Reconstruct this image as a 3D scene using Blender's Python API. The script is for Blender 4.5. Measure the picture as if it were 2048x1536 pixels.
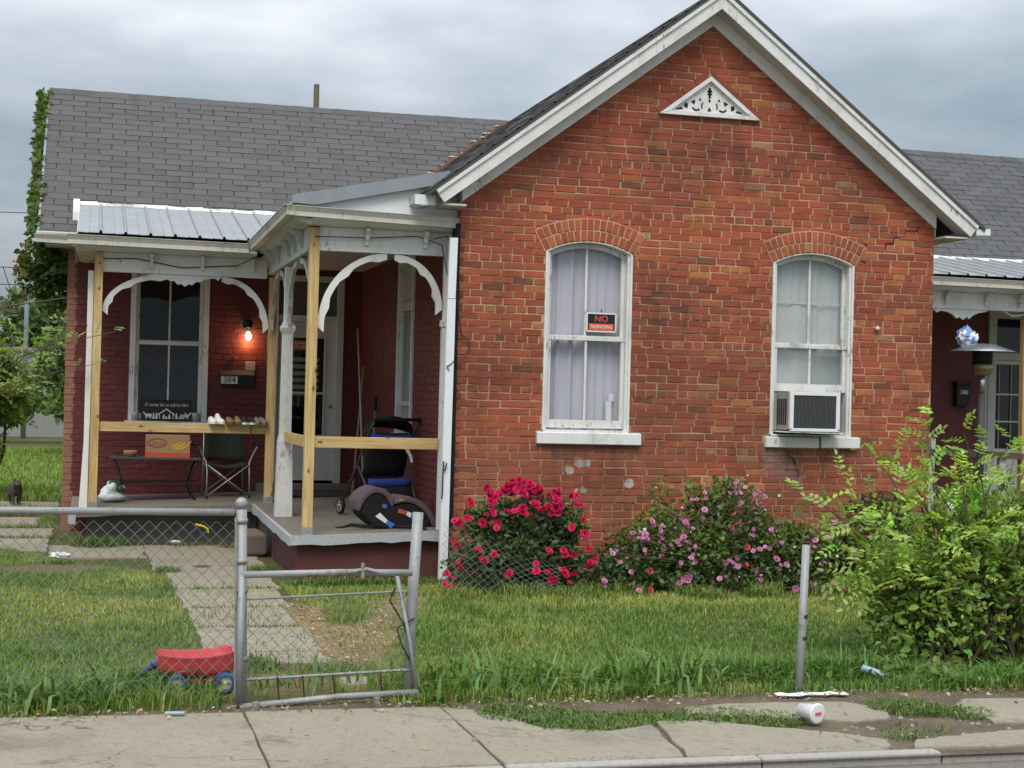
import bpy, math, random
import numpy as np
from mathutils import Vector, Matrix
random.seed(7)
RNG = np.random.default_rng(11)
for o in list(bpy.data.objects):
    bpy.data.objects.remove(o, do_unlink=True)
scene = bpy.context.scene
COL = scene.collection
PI = math.pi
R = math.radians

# ------------------------------------------------------------------ camera
CAMP = Vector((-3.251, -14.09, 1.70))
YAW, PITCH, ROLL = R(15.0), R(0.55), R(1.45)
fw = Vector((math.sin(YAW)*math.cos(PITCH), math.cos(YAW)*math.cos(PITCH), math.sin(PITCH)))
rt = Vector((math.cos(YAW), -math.sin(YAW), 0))
up = rt.cross(fw)
rt2 = rt*math.cos(ROLL)+up*math.sin(ROLL)
up2 = up*math.cos(ROLL)-rt*math.sin(ROLL)
cd = bpy.data.cameras.new('camera')
cd.sensor_width = 36
cd.lens = 3150/2048*36
cd.clip_end = 2000
cam = bpy.data.objects.new('camera', cd)
COL.objects.link(cam)
m3 = Matrix((rt2, up2, -fw)).transposed()
cam.matrix_world = Matrix.Translation(CAMP) @ m3.to_4x4()
scene.camera = cam

# ------------------------------------------------------------------ world: overcast sky
SUN_EL, SUN_AZ = R(54), R(200)      # azimuth measured clockwise from +y: sun stands behind the camera, a little left
w = bpy.data.worlds.new('World')
scene.world = w
w.use_nodes = True
nt = w.node_tree
nt.nodes.clear()
N = nt.nodes.new
out = N('ShaderNodeOutputWorld')
bg = N('ShaderNodeBackground')
sky = N('ShaderNodeTexSky')
sky.sky_type = 'NISHITA'
sky.sun_disc = False
sky.sun_elevation = SUN_EL
sky.sun_rotation = SUN_AZ
sky.dust_density = 3
tc = N('ShaderNodeTexCoord')
sep = N('ShaderNodeSeparateXYZ')
nt.links.new(tc.outputs['Generated'], sep.inputs[0])
def wm(op, a, b=None, c=None):
    n = N('ShaderNodeMath'); n.operation = op
    for i, v in enumerate((a, b, c)):
        if v is None: continue
        if isinstance(v, (int, float)): n.inputs[i].default_value = v
        else: nt.links.new(v, n.inputs[i])
    return n.outputs[0]
den = wm('ADD', wm('MAXIMUM', sep.outputs[2], 0.0), 0.16)
cx = wm('DIVIDE', sep.outputs[0], den); cy = wm('DIVIDE', sep.outputs[1], den)
comb = N('ShaderNodeCombineXYZ')
nt.links.new(cx, comb.inputs[0]); nt.links.new(cy, comb.inputs[1])
def wnoise(scale, detail, rough, off):
    n = N('ShaderNodeTexNoise'); n.noise_dimensions = '3D'
    mp = N('ShaderNodeMapping'); mp.inputs['Location'].default_value = off
    nt.links.new(comb.outputs[0], mp.inputs[0]); nt.links.new(mp.outputs[0], n.inputs['Vector'])
    n.inputs['Scale'].default_value = scale; n.inputs['Detail'].default_value = detail
    n.inputs['Roughness'].default_value = rough
    return n.outputs['Fac']
n1 = wnoise(1.35, 5, .55, (3.1, 1.7, 0)); n2 = wnoise(0.55, 3, .5, (9.1, 4.2, 2))
s = wm('ADD', wm('MULTIPLY', n1, .6), wm('MULTIPLY', n2, .5))
cr = N('ShaderNodeValToRGB')
nt.links.new(s, cr.inputs[0])
e = cr.color_ramp.elements
e[0].position = .40; e[0].color = (.118, .155, .182, 1)
e[1].position = .72; e[1].color = (.345, .358, .382, 1)
k = e.new(.50); k.color = (.160, .192, .218, 1)
k = e.new(.60); k.color = (.225, .250, .276, 1)
# CIE overcast luminance: brightest at the zenith; pale band at the very horizon
grad = wm('ADD', wm('MULTIPLY', wm('MAXIMUM', sep.outputs[2], 0), 5.2), .90)
hor = wm('MULTIPLY', wm('POWER', wm('SUBTRACT', 1.0, wm('MINIMUM', wm('ABSOLUTE', sep.outputs[2]), 1.0)), 38.0), 1.3)
gain = wm('ADD', grad, hor)
vm = N('ShaderNodeVectorMath'); vm.operation = 'SCALE'
nt.links.new(cr.outputs[0], vm.inputs[0]); nt.links.new(gain, vm.inputs['Scale'])
vs = N('ShaderNodeVectorMath'); vs.operation = 'SCALE'
nt.links.new(sky.outputs[0], vs.inputs[0]); vs.inputs['Scale'].default_value = .10
mx = N('ShaderNodeMix'); mx.data_type = 'RGBA'
mx.inputs[0].default_value = .90
nt.links.new(vs.outputs[0], mx.inputs[6]); nt.links.new(vm.outputs[0], mx.inputs[7])
nt.links.new(mx.outputs[2], bg.inputs[0])
bg.inputs[1].default_value = 1.0
nt.links.new(bg.outputs[0], out.inputs[0])

# ------------------------------------------------------------------ sun behind the cloud (large, soft)
sd = bpy.data.lights.new('sun', 'SUN')
sd.energy = 1.5
sd.angle = R(28)
sd.color = (1, .93, .82)
so = bpy.data.objects.new('sun', sd)
COL.objects.link(so)
dirv = Vector((math.sin(SUN_AZ)*math.cos(SUN_EL), math.cos(SUN_AZ)*math.cos(SUN_EL), math.sin(SUN_EL)))
so.rotation_euler = dirv.to_track_quat('Z', 'Y').to_euler()
so.location = dirv*40

vsx = scene.view_settings
vsx.view_transform = 'Standard'
vsx.look = 'None'
vsx.gamma = 1
vsx.exposure = 0.47
vsx.use_curve_mapping = False
scene.render.engine = 'CYCLES'
scene.cycles.max_bounces = 5
scene.cycles.diffuse_bounces = 2
scene.cycles.glossy_bounces = 2
scene.cycles.transmission_bounces = 4
scene.cycles.transparent_max_bounces = 10
scene.render.resolution_x = 1024
scene.render.resolution_y = 768

# ------------------------------------------------------------------ node helper
class NT:
    def __init__(s, name):
        s.m = bpy.data.materials.new(name)
        s.m.use_nodes = True
        s.t = s.m.node_tree
        s.b = s.t.nodes['Principled BSDF']
        s.o = s.t.nodes['Material Output']
        s._p = None
    def n(s, typ): return s.t.nodes.new(typ)
    def ln(s, a, b): s.t.links.new(a, b)
    def put(s, sock, v):
        if isinstance(v, (int, float)): sock.default_value = v
        elif isinstance(v, (tuple, list)):
            sock.default_value = tuple(v)+(1,) if len(v) == 3 and sock.type == 'RGBA' else tuple(v)
        else: s.ln(v, sock)
    def pos(s):
        if s._p is None: s._p = s.n('ShaderNodeNewGeometry').outputs['Position']
        return s._p
    def scaled(s, vec, k, loc=(0, 0, 0)):
        mp = s.n('ShaderNodeMapping')
        mp.inputs['Scale'].default_value = k; mp.inputs['Location'].default_value = loc
        s.ln(vec, mp.inputs[0]); return mp.outputs[0]
    def noise(s, scale, detail=3, rough=.55, vec=None, dist=0):
        n = s.n('ShaderNodeTexNoise')
        s.ln(vec or s.pos(), n.inputs['Vector'])
        n.inputs['Scale'].default_value = scale; n.inputs['Detail'].default_value = detail
        n.inputs['Roughness'].default_value = rough; n.inputs['Distortion'].default_value = dist
        return n.outputs['Fac']
    def vor(s, scale, feature='F1', vec=None, rnd=1):
        n = s.n('ShaderNodeTexVoronoi'); n.feature = feature
        s.ln(vec or s.pos(), n.inputs['Vector']); n.inputs['Scale'].default_value = scale
        n.inputs['Randomness'].default_value = rnd
        return n.outputs['Distance']
    def math(s, op, a, b=None, c=None):
        n = s.n('ShaderNodeMath'); n.operation = op
        for i, v in enumerate((a, b, c)):
            if v is not None: s.put(n.inputs[i], v)
        return n.outputs[0]
    def rng(s, v, a, b, c=0., d=1., smooth=True):
        n = s.n('ShaderNodeMapRange')
        if smooth: n.interpolation_type = 'SMOOTHSTEP'
        s.put(n.inputs['Value'], v)
        for k, x in zip(('From Min', 'From Max', 'To Min', 'To Max'), (a, b, c, d)): n.inputs[k].default_value = x
        return n.outputs[0]
    def mix(s, f, a, b, mode='MIX'):
        n = s.n('ShaderNodeMix'); n.data_type = 'RGBA'; n.blend_type = mode
        s.put(n.inputs[0], f); s.put(n.inputs[6], a); s.put(n.inputs[7], b)
        return n.outputs[2]
    def mulv(s, col, f):
        n = s.n('ShaderNodeVectorMath'); n.operation = 'SCALE'
        s.put(n.inputs[0], col); s.put(n.inputs['Scale'], f); return n.outputs[0]
    def attr(s, name='tint'):
        a = s.n('ShaderNodeAttribute'); a.attribute_name = name; return a.outputs['Color']
    def xyz(s, vec=None):
        n = s.n('ShaderNodeSeparateXYZ'); s.ln(vec or s.pos(), n.inputs[0]); return n.outputs
    def blob(s, p, r, nz=None, amp=.5):
        """mask: 1 inside an uneven ellipse-like spot round world point p"""
        v = s.n('ShaderNodeVectorMath'); v.operation = 'DISTANCE'
        s.ln(s.pos(), v.inputs[0]); v.inputs[1].default_value = p
        d = s.math('DIVIDE', v.outputs['Value'], r)
        if nz is not None: d = s.math('ADD', d, s.math('MULTIPLY', s.math('SUBTRACT', nz, .5), amp*4))
        return s.rng(d, 1.05, .75)
    def bump(s, h, strength=.3, dist=.01):
        n = s.n('ShaderNodeBump'); n.inputs['Strength'].default_value = strength
        n.inputs['Distance'].default_value = dist; s.ln(h, n.inputs['Height']); s.ln(n.outputs[0], s.b.inputs['Normal'])
    def fin(s, col, rough=.7, metal=0., spec=.35):
        s.put(s.b.inputs['Base Color'], col); s.put(s.b.inputs['Roughness'], rough)
        s.put(s.b.inputs['Metallic'], metal); s.b.inputs['Specular IOR Level'].default_value = spec
        return s.m

def plain(name, col, rough=.6, metal=0., var=.15, scale=9, bump=.15, bscale=90, spec=.35, tint=False, dirt=.0, dirtcol=(.10, .085, .065)):
    t = NT(name)
    c = t.mix(t.noise(scale, 4), tuple(v*(1-var) for v in col), tuple(min(1, v*(1+var)) for v in col))
    if tint: c = t.mix(1.0, c, t.attr(), 'MULTIPLY')
    if dirt: c = t.mix(t.rng(t.noise(scale*.5, 5, .65), .62-dirt*.3, .80, 0, .75), c, dirtcol)
    if bump: t.bump(t.noise(bscale, 3), bump, .004)
    r = t.rng(t.noise(scale*2, 3), .3, .7, max(.03, rough-.1), min(1, rough+.1))
    return t.fin(c, r, metal, spec)

SPLASH = [((1.20, 0, 1.125), .055), ((1.27, 0, 1.115), .045), ((1.10, 0, 1.06), .05), ((1.25, 0, .865), .035), ((1.17, 0, .86), .022), ((1.69, 0, .93), .05)]
def brick_over(t, c):
    nz = t.noise(17, 3)
    for p, r in SPLASH:
        c = t.mix(t.math('MULTIPLY', t.blob(p, r, nz, .5), .8), c, (.66, .62, .58))
    nz2 = t.noise(9, 3)
    for p, r in (((3.22, 0, 1.15), .16), ((3.36, 0, 1.02), .13), ((3.10, 0, 1.22), .07)):
        c = t.mix(t.math('MULTIPLY', t.blob(p, r, nz2, .35), .62), c, (.36, .24, .22))
    # weathering blotches overall, browner low wall; darker streaks just below each sill
    x, y, z = t.xyz()
    st = t.noise(3.0, 5, .65, t.scaled(t.pos(), (1, 1, .45)))
    c = t.mix(t.rng(st, .47, .78, 0, .62), c, (.12, .055, .04))
    for xc in (1.25, 3.56):
        sk = t.noise(5.5, 4, .6, t.scaled(t.pos(), (2.4, 1, .35), (xc, 0, 0)))
        mk = t.math('MULTIPLY', t.math('MULTIPLY', t.rng(t.math('ABSOLUTE', t.math('SUBTRACT', x, xc)), .62, .35), t.rng(z, .55, 1.27)), t.math('MULTIPLY', t.rng(z, 1.33, 1.28), t.rng(sk, .42, .68, 0, .6)))
        c = t.mix(mk, c, (.085, .055, .042))
    big = t.noise(.8, 4, .6)
    c = t.mix(1.0, c, t.mix(t.rng(big, .35, .65), (.74, .76, .80), (1.12, 1.05, .98)), 'MULTIPLY')
    lowm = t.math('MULTIPLY', t.rng(z, 2.3, .9, 0, .5), t.rng(t.noise(2.2, 4, .6), .42, .62))
    c = t.mix(lowm, c, (.235, .105, .060))
    return c

def m_brick():
    t = NT('red_brick')
    c = t.attr()
    c = t.mix(t.rng(t.noise(38, 4, .6), .3, .75, 0, .34), c, (.17, .06, .04))
    c = t.mix(t.rng(t.noise(85, 2), .62, .8, 0, .35), c, (.55, .33, .22))
    c = brick_over(t, c)
    t.bump(t.noise(120, 4, .6), .35, .004)
    return t.fin(c, .88, 0, .2)
def m_mortar():
    t = NT('lime_mortar')
    c = t.mix(t.noise(14, 4), (.44, .295, .19), (.58, .425, .30))
    x, y, z = t.xyz()
    ax = t.math('ABSOLUTE', t.math('SUBTRACT', x, 2.425))
    d = t.math('SUBTRACT', t.math('SUBTRACT', 5.34, t.math('MULTIPLY', ax, .752)), z)
    dn = t.math('ADD', d, t.math('MULTIPLY', t.math('SUBTRACT', t.noise(7, 3), .5), .35))
    msk = t.math('MULTIPLY', t.rng(dn, .30, .06), t.rng(x, 2.3, 3.1, .35, 1.0))
    c = t.mix(msk, c, (.27, .085, .055))           # red wash slopped over the joints below the rake
    c = t.mix(t.rng(t.noise(4.5, 4, .6), .50, .70, 0, .66), c, (.33, .13, .075))
    c = brick_over(t, c)
    t.bump(t.noise(150, 3), .4, .004)
    return t.fin(c, .95, 0, .1)
def m_painted():
    t = NT('oxblood_painted_brick')
    c = t.mix(t.noise(6, 4), (.100, .021, .022), (.158, .038, .036))
    x, y, z = t.xyz()
    bare = t.mix(t.noise(30, 3), (.25, .11, .075), (.36, .17, .11))
    edge = t.math('ADD', x, t.math('MULTIPLY', t.math('SUBTRACT', t.noise(9, 4, .7), .5), .14))
    onfront = t.rng(y, 5.2, 5.3)
    c = t.mix(t.math('MULTIPLY', t.rng(edge, -3.425, -3.445), onfront), c, bare)
    ch = t.noise(13, 5, .7, t.scaled(t.pos(), (1, 1, 2.2)))
    low = t.rng(z, .3, 1.35, .70, .81)
    gt = t.math('SUBTRACT', ch, low)
    c = t.mix(t.rng(gt, 0, .025), c, (.42, .30, .24))
    t.bump(t.noise(70, 4), .3, .004)
    return t.fin(c, .58, 0, .35)
def m_white(name, base=(.78, .78, .765), peel=.0, grime=.3, rough=.5):
    t = NT(name)
    c = t.mix(t.noise(5, 4), tuple(v*.93 for v in base), base)
    c = t.mix(t.rng(t.noise(3.2, 6, .7, t.scaled(t.pos(), (1, 1, .5))), .46, .80, 0, grime), c, (.28, .255, .205))
    c = t.mix(t.rng(t.noise(26, 5, .7, t.scaled(t.pos(), (1, 1, .25))), .56, .74, 0, grime*.7), c, (.22, .20, .165))
    if peel:
        pn = t.math('ADD', t.math('MULTIPLY', t.noise(34, 6, .75, t.scaled(t.pos(), (1.5, 1.5, .35))), .55), t.math('MULTIPLY', t.noise(2.4, 3, .5), .45))
        pk = t.math('MULTIPLY', t.rng(pn, .640-peel*.05, .665-peel*.05), .85)
        c = t.mix(pk, c, t.mix(t.noise(60, 3), (.20, .165, .13), (.38, .34, .29)))
        t.bump(t.math('SUBTRACT', 1.0, pk), .5, .003)
    else:
        t.bump(t.noise(60, 3), .12, .003)
    return t.fin(c, rough, 0, .35)
def m_pine(name, axis):
    t = NT(name)
    k = [14, 14, 14]; k[axis] = .9
    v = t.scaled(t.pos(), k)
    g = t.noise(2.2, 5, .6, v, .6)
    c = t.mix(t.rng(g, .3, .7), (.66, .49, .245), (.44, .275, .10))
    k2 = [60, 60, 60]; k2[axis] = 1.5
    c = t.mix(t.rng(t.noise(1.5, 3, .5, t.scaled(t.pos(), k2)), .5, .75, 0, .35), c, (.38, .22, .08))
    k3 = [9, 9, 9]; k3[axis] = 4.2
    kn = t.vor(1.0, 'F1', t.scaled(t.pos(), k3))
    c = t.mix(t.rng(kn, .16, .07), c, (.20, .085, .03))
    c = t.mix(t.rng(t.noise(3, 4), .55, .8, 0, .3), c, (.36, .25, .13))
    t.bump(g, .15, .004)
    return t.fin(c, .62, 0, .3)
def m_shingle(name, base):
    t = NT(name)
    c = t.mix(1.0, t.attr(), base, 'MULTIPLY')
    c = t.mix(t.rng(t.noise(260, 2), .35, .7, 0, .45), c, tuple(v*1.9 for v in base))
    st = t.noise(1.6, 5, .6, t.scaled(t.pos(), (1.6, .35, .35)))
    c = t.mix(t.rng(st, .54, .80, 0, .22), c, tuple(v*1.6 for v in base))
    st2 = t.noise(2.6, 4, .6, t.scaled(t.pos(), (1.8, .3, .3), (4, 0, 0)))
    c = t.mix(t.rng(st2, .56, .8, 0, .35), c, tuple(v*.5 for v in base))
    t.bump(t.noise(300, 2), .5, .003)
    return t.fin(c, .93, 0, .15)
def m_metalroof():
    t = NT('weathered_roof_metal')
    c = t.mix(t.noise(3, 4), (.25, .255, .265), (.36, .365, .375))
    c = t.mix(t.rng(t.noise(6, 6, .7, t.scaled(t.pos(), (3, .35, .35))), .58, .72, 0, .7), c, (.20, .19, .175))
    t.bump(t.noise(25, 2), .08, .01)
    return t.fin(c, .6, .15, .35)
def m_conc(name, a, b, crack=True, joint=None):
    t = NT(name)
    c = t.mix(t.noise(1.7, 6, .65), a, b)
    c = t.mix(t.rng(t.noise(120, 2), .6, .8, 0, .4), c, tuple(v*.5 for v in a))
    c = t.mix(t.rng(t.noise(.9, 5, .7), .52, .75, 0, .6), c, tuple(v*.55 for v in a))
    c = t.mix(t.rng(t.noise(34, 4, .7), .48, .72, 0, .5), c, tuple(v*.55 for v in a))
    c = t.mix(t.rng(t.vor(55), .16, .05, 0, .55), c, tuple(min(1, v*1.5) for v in b))
    if crack:
        vv = t.n('ShaderNodeVectorMath'); vv.operation = 'ADD'
        nz = t.n('ShaderNodeTexNoise'); t.ln(t.pos(), nz.inputs['Vector']); nz.inputs['Scale'].default_value = 3.5; nz.inputs['Detail'].default_value = 5
        vs2 = t.n('ShaderNodeVectorMath'); vs2.operation = 'SCALE'; t.ln(nz.outputs['Color'], vs2.inputs[0]); vs2.inputs['Scale'].default_value = .55
        t.ln(t.pos(), vv.inputs[0]); t.ln(vs2.outputs[0], vv.inputs[1])
        d = t.vor(.75, 'DISTANCE_TO_EDGE', vv.outputs[0])
        k = t.math('MULTIPLY', t.rng(d, .008, .002), t.rng(t.noise(1.1, 2), .46, .56))
        c = t.mix(t.rng(t.noise(2.3, 6, .75), .56, .70, 0, .65), c, (.125, .10, .07))
        c = t.mix(t.math('MULTIPLY', k, .7), c, (.07, .06, .045))
    t.bump(t.noise(90, 4, .6), .35, .006)
    return t.fin(c, .92, 0, .2)
def m_galv():
    t = NT('galvanised_pipe')
    c = t.mix(t.noise(30, 5, .65), (.24, .245, .245), (.40, .40, .39))
    c = t.mix(t.rng(t.noise(9, 6, .75), .52, .70, 0, .75), c, (.17, .11, .07))
    t.bump(t.noise(80, 3), .2, .002)
    return t.fin(c, .6, .35, .4)
def m_leaf(name, trans=.3, rough=.5):
    t = NT(name)
    c = t.attr()
    df = t.n('ShaderNodeBsdfDiffuse'); t.ln(c, df.inputs[0])
    tr = t.n('ShaderNodeBsdfTranslucent'); t.ln(t.mix(1.0, c, (1.25, 1.15, .6), 'MULTIPLY'), tr.inputs[0])
    ms = t.n('ShaderNodeMixShader'); ms.inputs[0].default_value = trans
    t.ln(df.outputs[0], ms.inputs[1]); t.ln(tr.outputs[0], ms.inputs[2])
    gl = t.n('ShaderNodeBsdfGlossy'); gl.inputs['Roughness'].default_value = rough
    m2 = t.n('ShaderNodeMixShader'); m2.inputs[0].default_value = .035
    t.ln(ms.outputs[0], m2.inputs[1]); t.ln(gl.outputs[0], m2.inputs[2]); t.ln(m2.outputs[0], t.o.inputs[0])
    t.t.nodes.remove(t.b)
    return t.m
def m_glass(name, tintc=(.93, .95, .95), haze=0.0):
    t = NT(name)
    tr = t.n('ShaderNodeBsdfTransparent'); tr.inputs[0].default_value = tintc+(1,)
    gl = t.n('ShaderNodeBsdfGlossy'); gl.inputs['Roughness'].default_value = .03
    lw = t.n('ShaderNodeLayerWeight'); lw.inputs[0].default_value = .5
    ms = t.n('ShaderNodeMixShader'); t.ln(t.math('ADD', t.math('MULTIPLY', t.math('POWER', lw.outputs['Facing'], 5.0), .9), .05), ms.inputs[0])
    t.ln(tr.outputs[0], ms.inputs[1]); t.ln(gl.outputs[0], ms.inputs[2])
    o = ms.outputs[0]
    if haze:
        df = t.n('ShaderNodeBsdfDiffuse'); df.inputs[0].default_value = (.55, .56, .55, 1)
        m2 = t.n('ShaderNodeMixShader')
        t.ln(t.rng(t.noise(4, 4), .3, .7, haze*.5, haze), m2.inputs[0]); t.ln(o, m2.inputs[1]); t.ln(df.outputs[0], m2.inputs[2]); o = m2.outputs[0]
    t.ln(o, t.o.inputs[0])
    return t.m
def m_ground():
    t = NT('lawn_soil')
    c = t.attr()
    c = t.mix(t.rng(t.noise(26, 5, .7), .35, .75, 0, .55), c, (.055, .042, .026))
    c = t.mix(t.rng(t.noise(90, 3), .58, .75, 0, .45), c, (.36, .28, .16))
    t.bump(t.noise(60, 5, .65), .8, .02)
    return t.fin(c, .97, 0, .1)
def m_petal(name, col, col2):
    t = NT(name)
    oi = t.n('ShaderNodeObjectInfo')
    c = t.mix(oi.outputs['Random'], col, col2)
    c = t.mix(t.rng(t.noise(60, 2), .4, .7, 0, .35), c, tuple(v*.45 for v in col))
    t.fin(c, .55, 0, .2)
    tr = t.n('ShaderNodeBsdfTranslucent'); t.ln(c, tr.inputs[0])
    ms = t.n('ShaderNodeMixShader'); ms.inputs[0].default_value = .25
    t.ln(t.b.outputs[0], ms.inputs[1]); t.ln(tr.outputs[0], ms.inputs[2]); t.ln(ms.outputs[0], t.o.inputs[0])
    return t.m
def m_emit(name, col, st):
    t = NT(name); e = t.n('ShaderNodeEmission'); e.inputs[0].default_value = col+(1,); e.inputs[1].default_value = st
    t.ln(e.outputs[0], t.o.inputs[0]); return t.m

MT = dict(
 brick=m_brick(), mortar=m_mortar(), painted=m_painted(),
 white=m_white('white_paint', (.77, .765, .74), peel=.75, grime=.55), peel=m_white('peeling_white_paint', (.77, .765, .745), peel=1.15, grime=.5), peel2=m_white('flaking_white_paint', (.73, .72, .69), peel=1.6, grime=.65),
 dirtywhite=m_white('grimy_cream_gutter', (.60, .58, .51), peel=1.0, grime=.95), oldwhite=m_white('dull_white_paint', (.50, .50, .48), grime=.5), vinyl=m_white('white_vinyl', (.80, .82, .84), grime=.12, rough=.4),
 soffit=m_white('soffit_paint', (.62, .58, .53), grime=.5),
 pinez=m_pine('pine_upright', 2), pinex=m_pine('pine_rail', 0),
 shingle=m_shingle('grey_shingle', (.094, .089, .088)), shingle2=m_shingle('blue_grey_shingle', (.088, .087, .090)),
 metal=m_metalroof(), trim=plain('grey_trim_metal', (.30, .32, .35), .45, .4, .1, 4, .05),
 walk=m_conc('walk_concrete', (.235, .200, .150), (.350, .305, .235)), slab=m_conc('porch_concrete', (.155, .135, .11), (.24, .21, .175), False),
 greyedge=m_conc('grey_painted_edge', (.34, .36, .37), (.47, .49, .49), False), found=m_conc('old_foundation', (.10, .095, .085), (.20, .19, .17), False), kerb=m_conc('kerb_concrete', (.30, .285, .26), (.43, .40, .365), False),
 maroonwall=plain('maroon_painted_concrete', (.105, .035, .033), .75, 0, .25, 5, .3, 60, dirt=.3), road=m_conc('worn_asphalt', (.13, .11, .095), (.21, .18, .155), False),
 galv=m_galv(), ground=m_ground(), glass=m_glass('window_glass'), hazeglass=m_glass('hazy_window_glass', (.9, .92, .93), .30),
 leaf=m_leaf('leaf', .40), grass=m_leaf('grass_blade', .30, .55), bark=plain('bark', (.12, .085, .06), .9, 0, .3, 20, .6, 60), greenstem=plain('green_stem', (.10, .10, .035), .7, 0, .3, 20, .2),
 red_petal=m_petal('red_rose_petal', (.60, .008, .060), (.78, .025, .150)), pink_petal=m_petal('pink_rose_petal', (.66, .19, .42), (.82, .42, .62)),
 coral_petal=m_petal('coral_rose_petal', (.75, .08, .10), (.80, .14, .16)), white_petal=m_petal('white_flower_petal', (.75, .75, .70), (.85, .85, .80)),
 black=plain('black_plastic', (.012, .012, .013), .45, 0, .2, 20, .1), blackmetal=plain('black_metal', (.022, .022, .024), .5, .3, .3, 20, .15, dirt=.3), darkgrey=plain('dark_grey', (.06, .06, .062), .6),
 blackfab=plain('black_fabric', (.013, .012, .013), .95, 0, .3, 30, .3, 200), bluefab=plain('blue_fabric', (.028, .045, .26), .85, 0, .2, 20, .2), mauve=plain('mauve_fabric', (.125, .088, .098), .95, 0, .15, 14, .25, 160),
 green_fab=plain('olive_black_fabric', (.024, .029, .022), .9, 0, .2, 12, .3, 120), tube=plain('grey_steel_tube', (.36, .36, .36), .4, .5),
 redplastic=plain('faded_red_plastic', (.52, .055, .06), .55, 0, .12, 6, .08, dirt=.12), blueplastic=plain('faded_blue_plastic', (.035, .105, .30), .55, 0, .2, 10, .1, dirt=.2), creamplastic=plain('cream_plastic', (.62, .59, .48), .55),
 card=plain('cardboard', (.37, .215, .115), .85, 0, .12, 12, .1), yellowprint=plain('banana_yellow_print', (.60, .40, .05), .8), redprint=plain('red_print', (.50, .10, .05), .8), blueprint=plain('blue_print', (.04, .16, .50), .6), whiteprint=plain('white_print', (.74, .74, .74), .6, var=.04),
 orange=plain('signal_orange', (.75, .12, .045), .5, var=.06), signblack=plain('sign_black', (.02, .018, .018), .4), brownboard=plain('brown_board', (.030, .014, .016), .6),
 curtain=plain('lavender_curtain', (.56, .53, .60), .9, 0, .1, 4, .15, 200), curtain2=plain('grey_white_curtain', (.62, .645, .645), .9, 0, .12, 3, .15), greenpanel=plain('grey_green_panel', (.36, .44, .42), .8, 0, .15, 3, .1),
 near_black=plain('dark_room', (.012, .012, .013), .9), acgrille=plain('ac_grille_grey', (.075, .075, .077), .6, 0, .3, 25, .2), acside=plain('stained_ac_side', (.40, .38, .33), .6, 0, .3, 8, .1, dirt=.7), acwhite=plain('ac_white_frame', (.76, .77, .80), .45, 0, .05, 6, .05),  # first entry: near-black colour stands in for shade in rooms and openings
 steel=plain('brushed_steel', (.50, .51, .53), .3, .9, .08, 30, .05), brass=plain('tarnished_brass', (.36, .30, .19), .45, .6), ballblue=plain('pale_blue_paper', (.20, .36, .75), .6, 0, .3, 12, .1), ballwhite=plain('white_paper', (.72, .75, .80), .7),
 whitebag=plain('white_plastic_bag', (.70, .72, .73), .35, 0, .12, 12, .5, 25), greenbag=plain('green_bag', (.03, .09, .045), .4), wood=plain('pale_wood', (.42, .30, .17), .7, 0, .2, 20, .2), navy=plain('navy_plastic', (.012, .014, .028), .5),
 catfur=plain('grey_cat_fur', (.060, .055, .052), .95, 0, .4, 18, .8, 60), catfur2=plain('light_cat_fur', (.10, .094, .088), .95, 0, .4, 18, .8, 60), wire=plain('dark_wire', (.03, .03, .03), .6), poleb=plain('pale_blue_pole', (.34, .40, .44), .5, .3), polewood=plain('utility_pole_wood', (.10, .085, .055), .9, 0, .3, 12, .4),
 cupwhite=plain('frosted_white_plastic', (.74, .71, .71), .35, 0, .05, 20, .05), chainwire=plain('dull_fence_wire', (.20, .195, .18), .7, .1, .3, 14, 0), cup=m_glass('clear_plastic_cup', (.95, .93, .93), .55), redlogo=plain('red_cup_print', (.62, .10, .12), .6), beigeplate=plain('beige_plate', (.34, .31, .25), .6), mat=plain('dark_doormat', (.045, .038, .03), .95, 0, .4, 30, .5), doorwhite=m_white('door_white', (.62, .62, .60), grime=.35),
 rust=plain('rusty_steel', (.16, .07, .035), .85, 0, .35, 25, .4), bulb=m_emit('lit_bulb', (1.0, .78, .45), 22.0), shoe_white=plain('shoe_white', (.72, .70, .68), .6), shoe_tan=plain('shoe_tan', (.20, .13, .05), .8), shoe_black=plain('shoe_black', (.012, .012, .016), .7), shoe_grey=plain('shoe_grey', (.17, .15, .13), .8),
 farwall=plain('far_house_wall', (.30, .30, .29), .8), farroof=plain('far_roof', (.14, .125, .12), .9), stone=plain('mossy_stone', (.13, .11, .08), .95, 0, .35, 9, .7, 40), yellowstrap=plain('yellow_strap', (.62, .36, .03), .7), dryleaf=plain('dry_litter', (.36, .22, .11), .9, 0, .4, 30), litterwhite=plain('litter_white', (.62, .62, .60), .7), litterblue=plain('litter_blue', (.30, .38, .46), .5), chip=plain('straw_chip', (.50, .38, .20), .95, 0, .3, 40),
)

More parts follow.
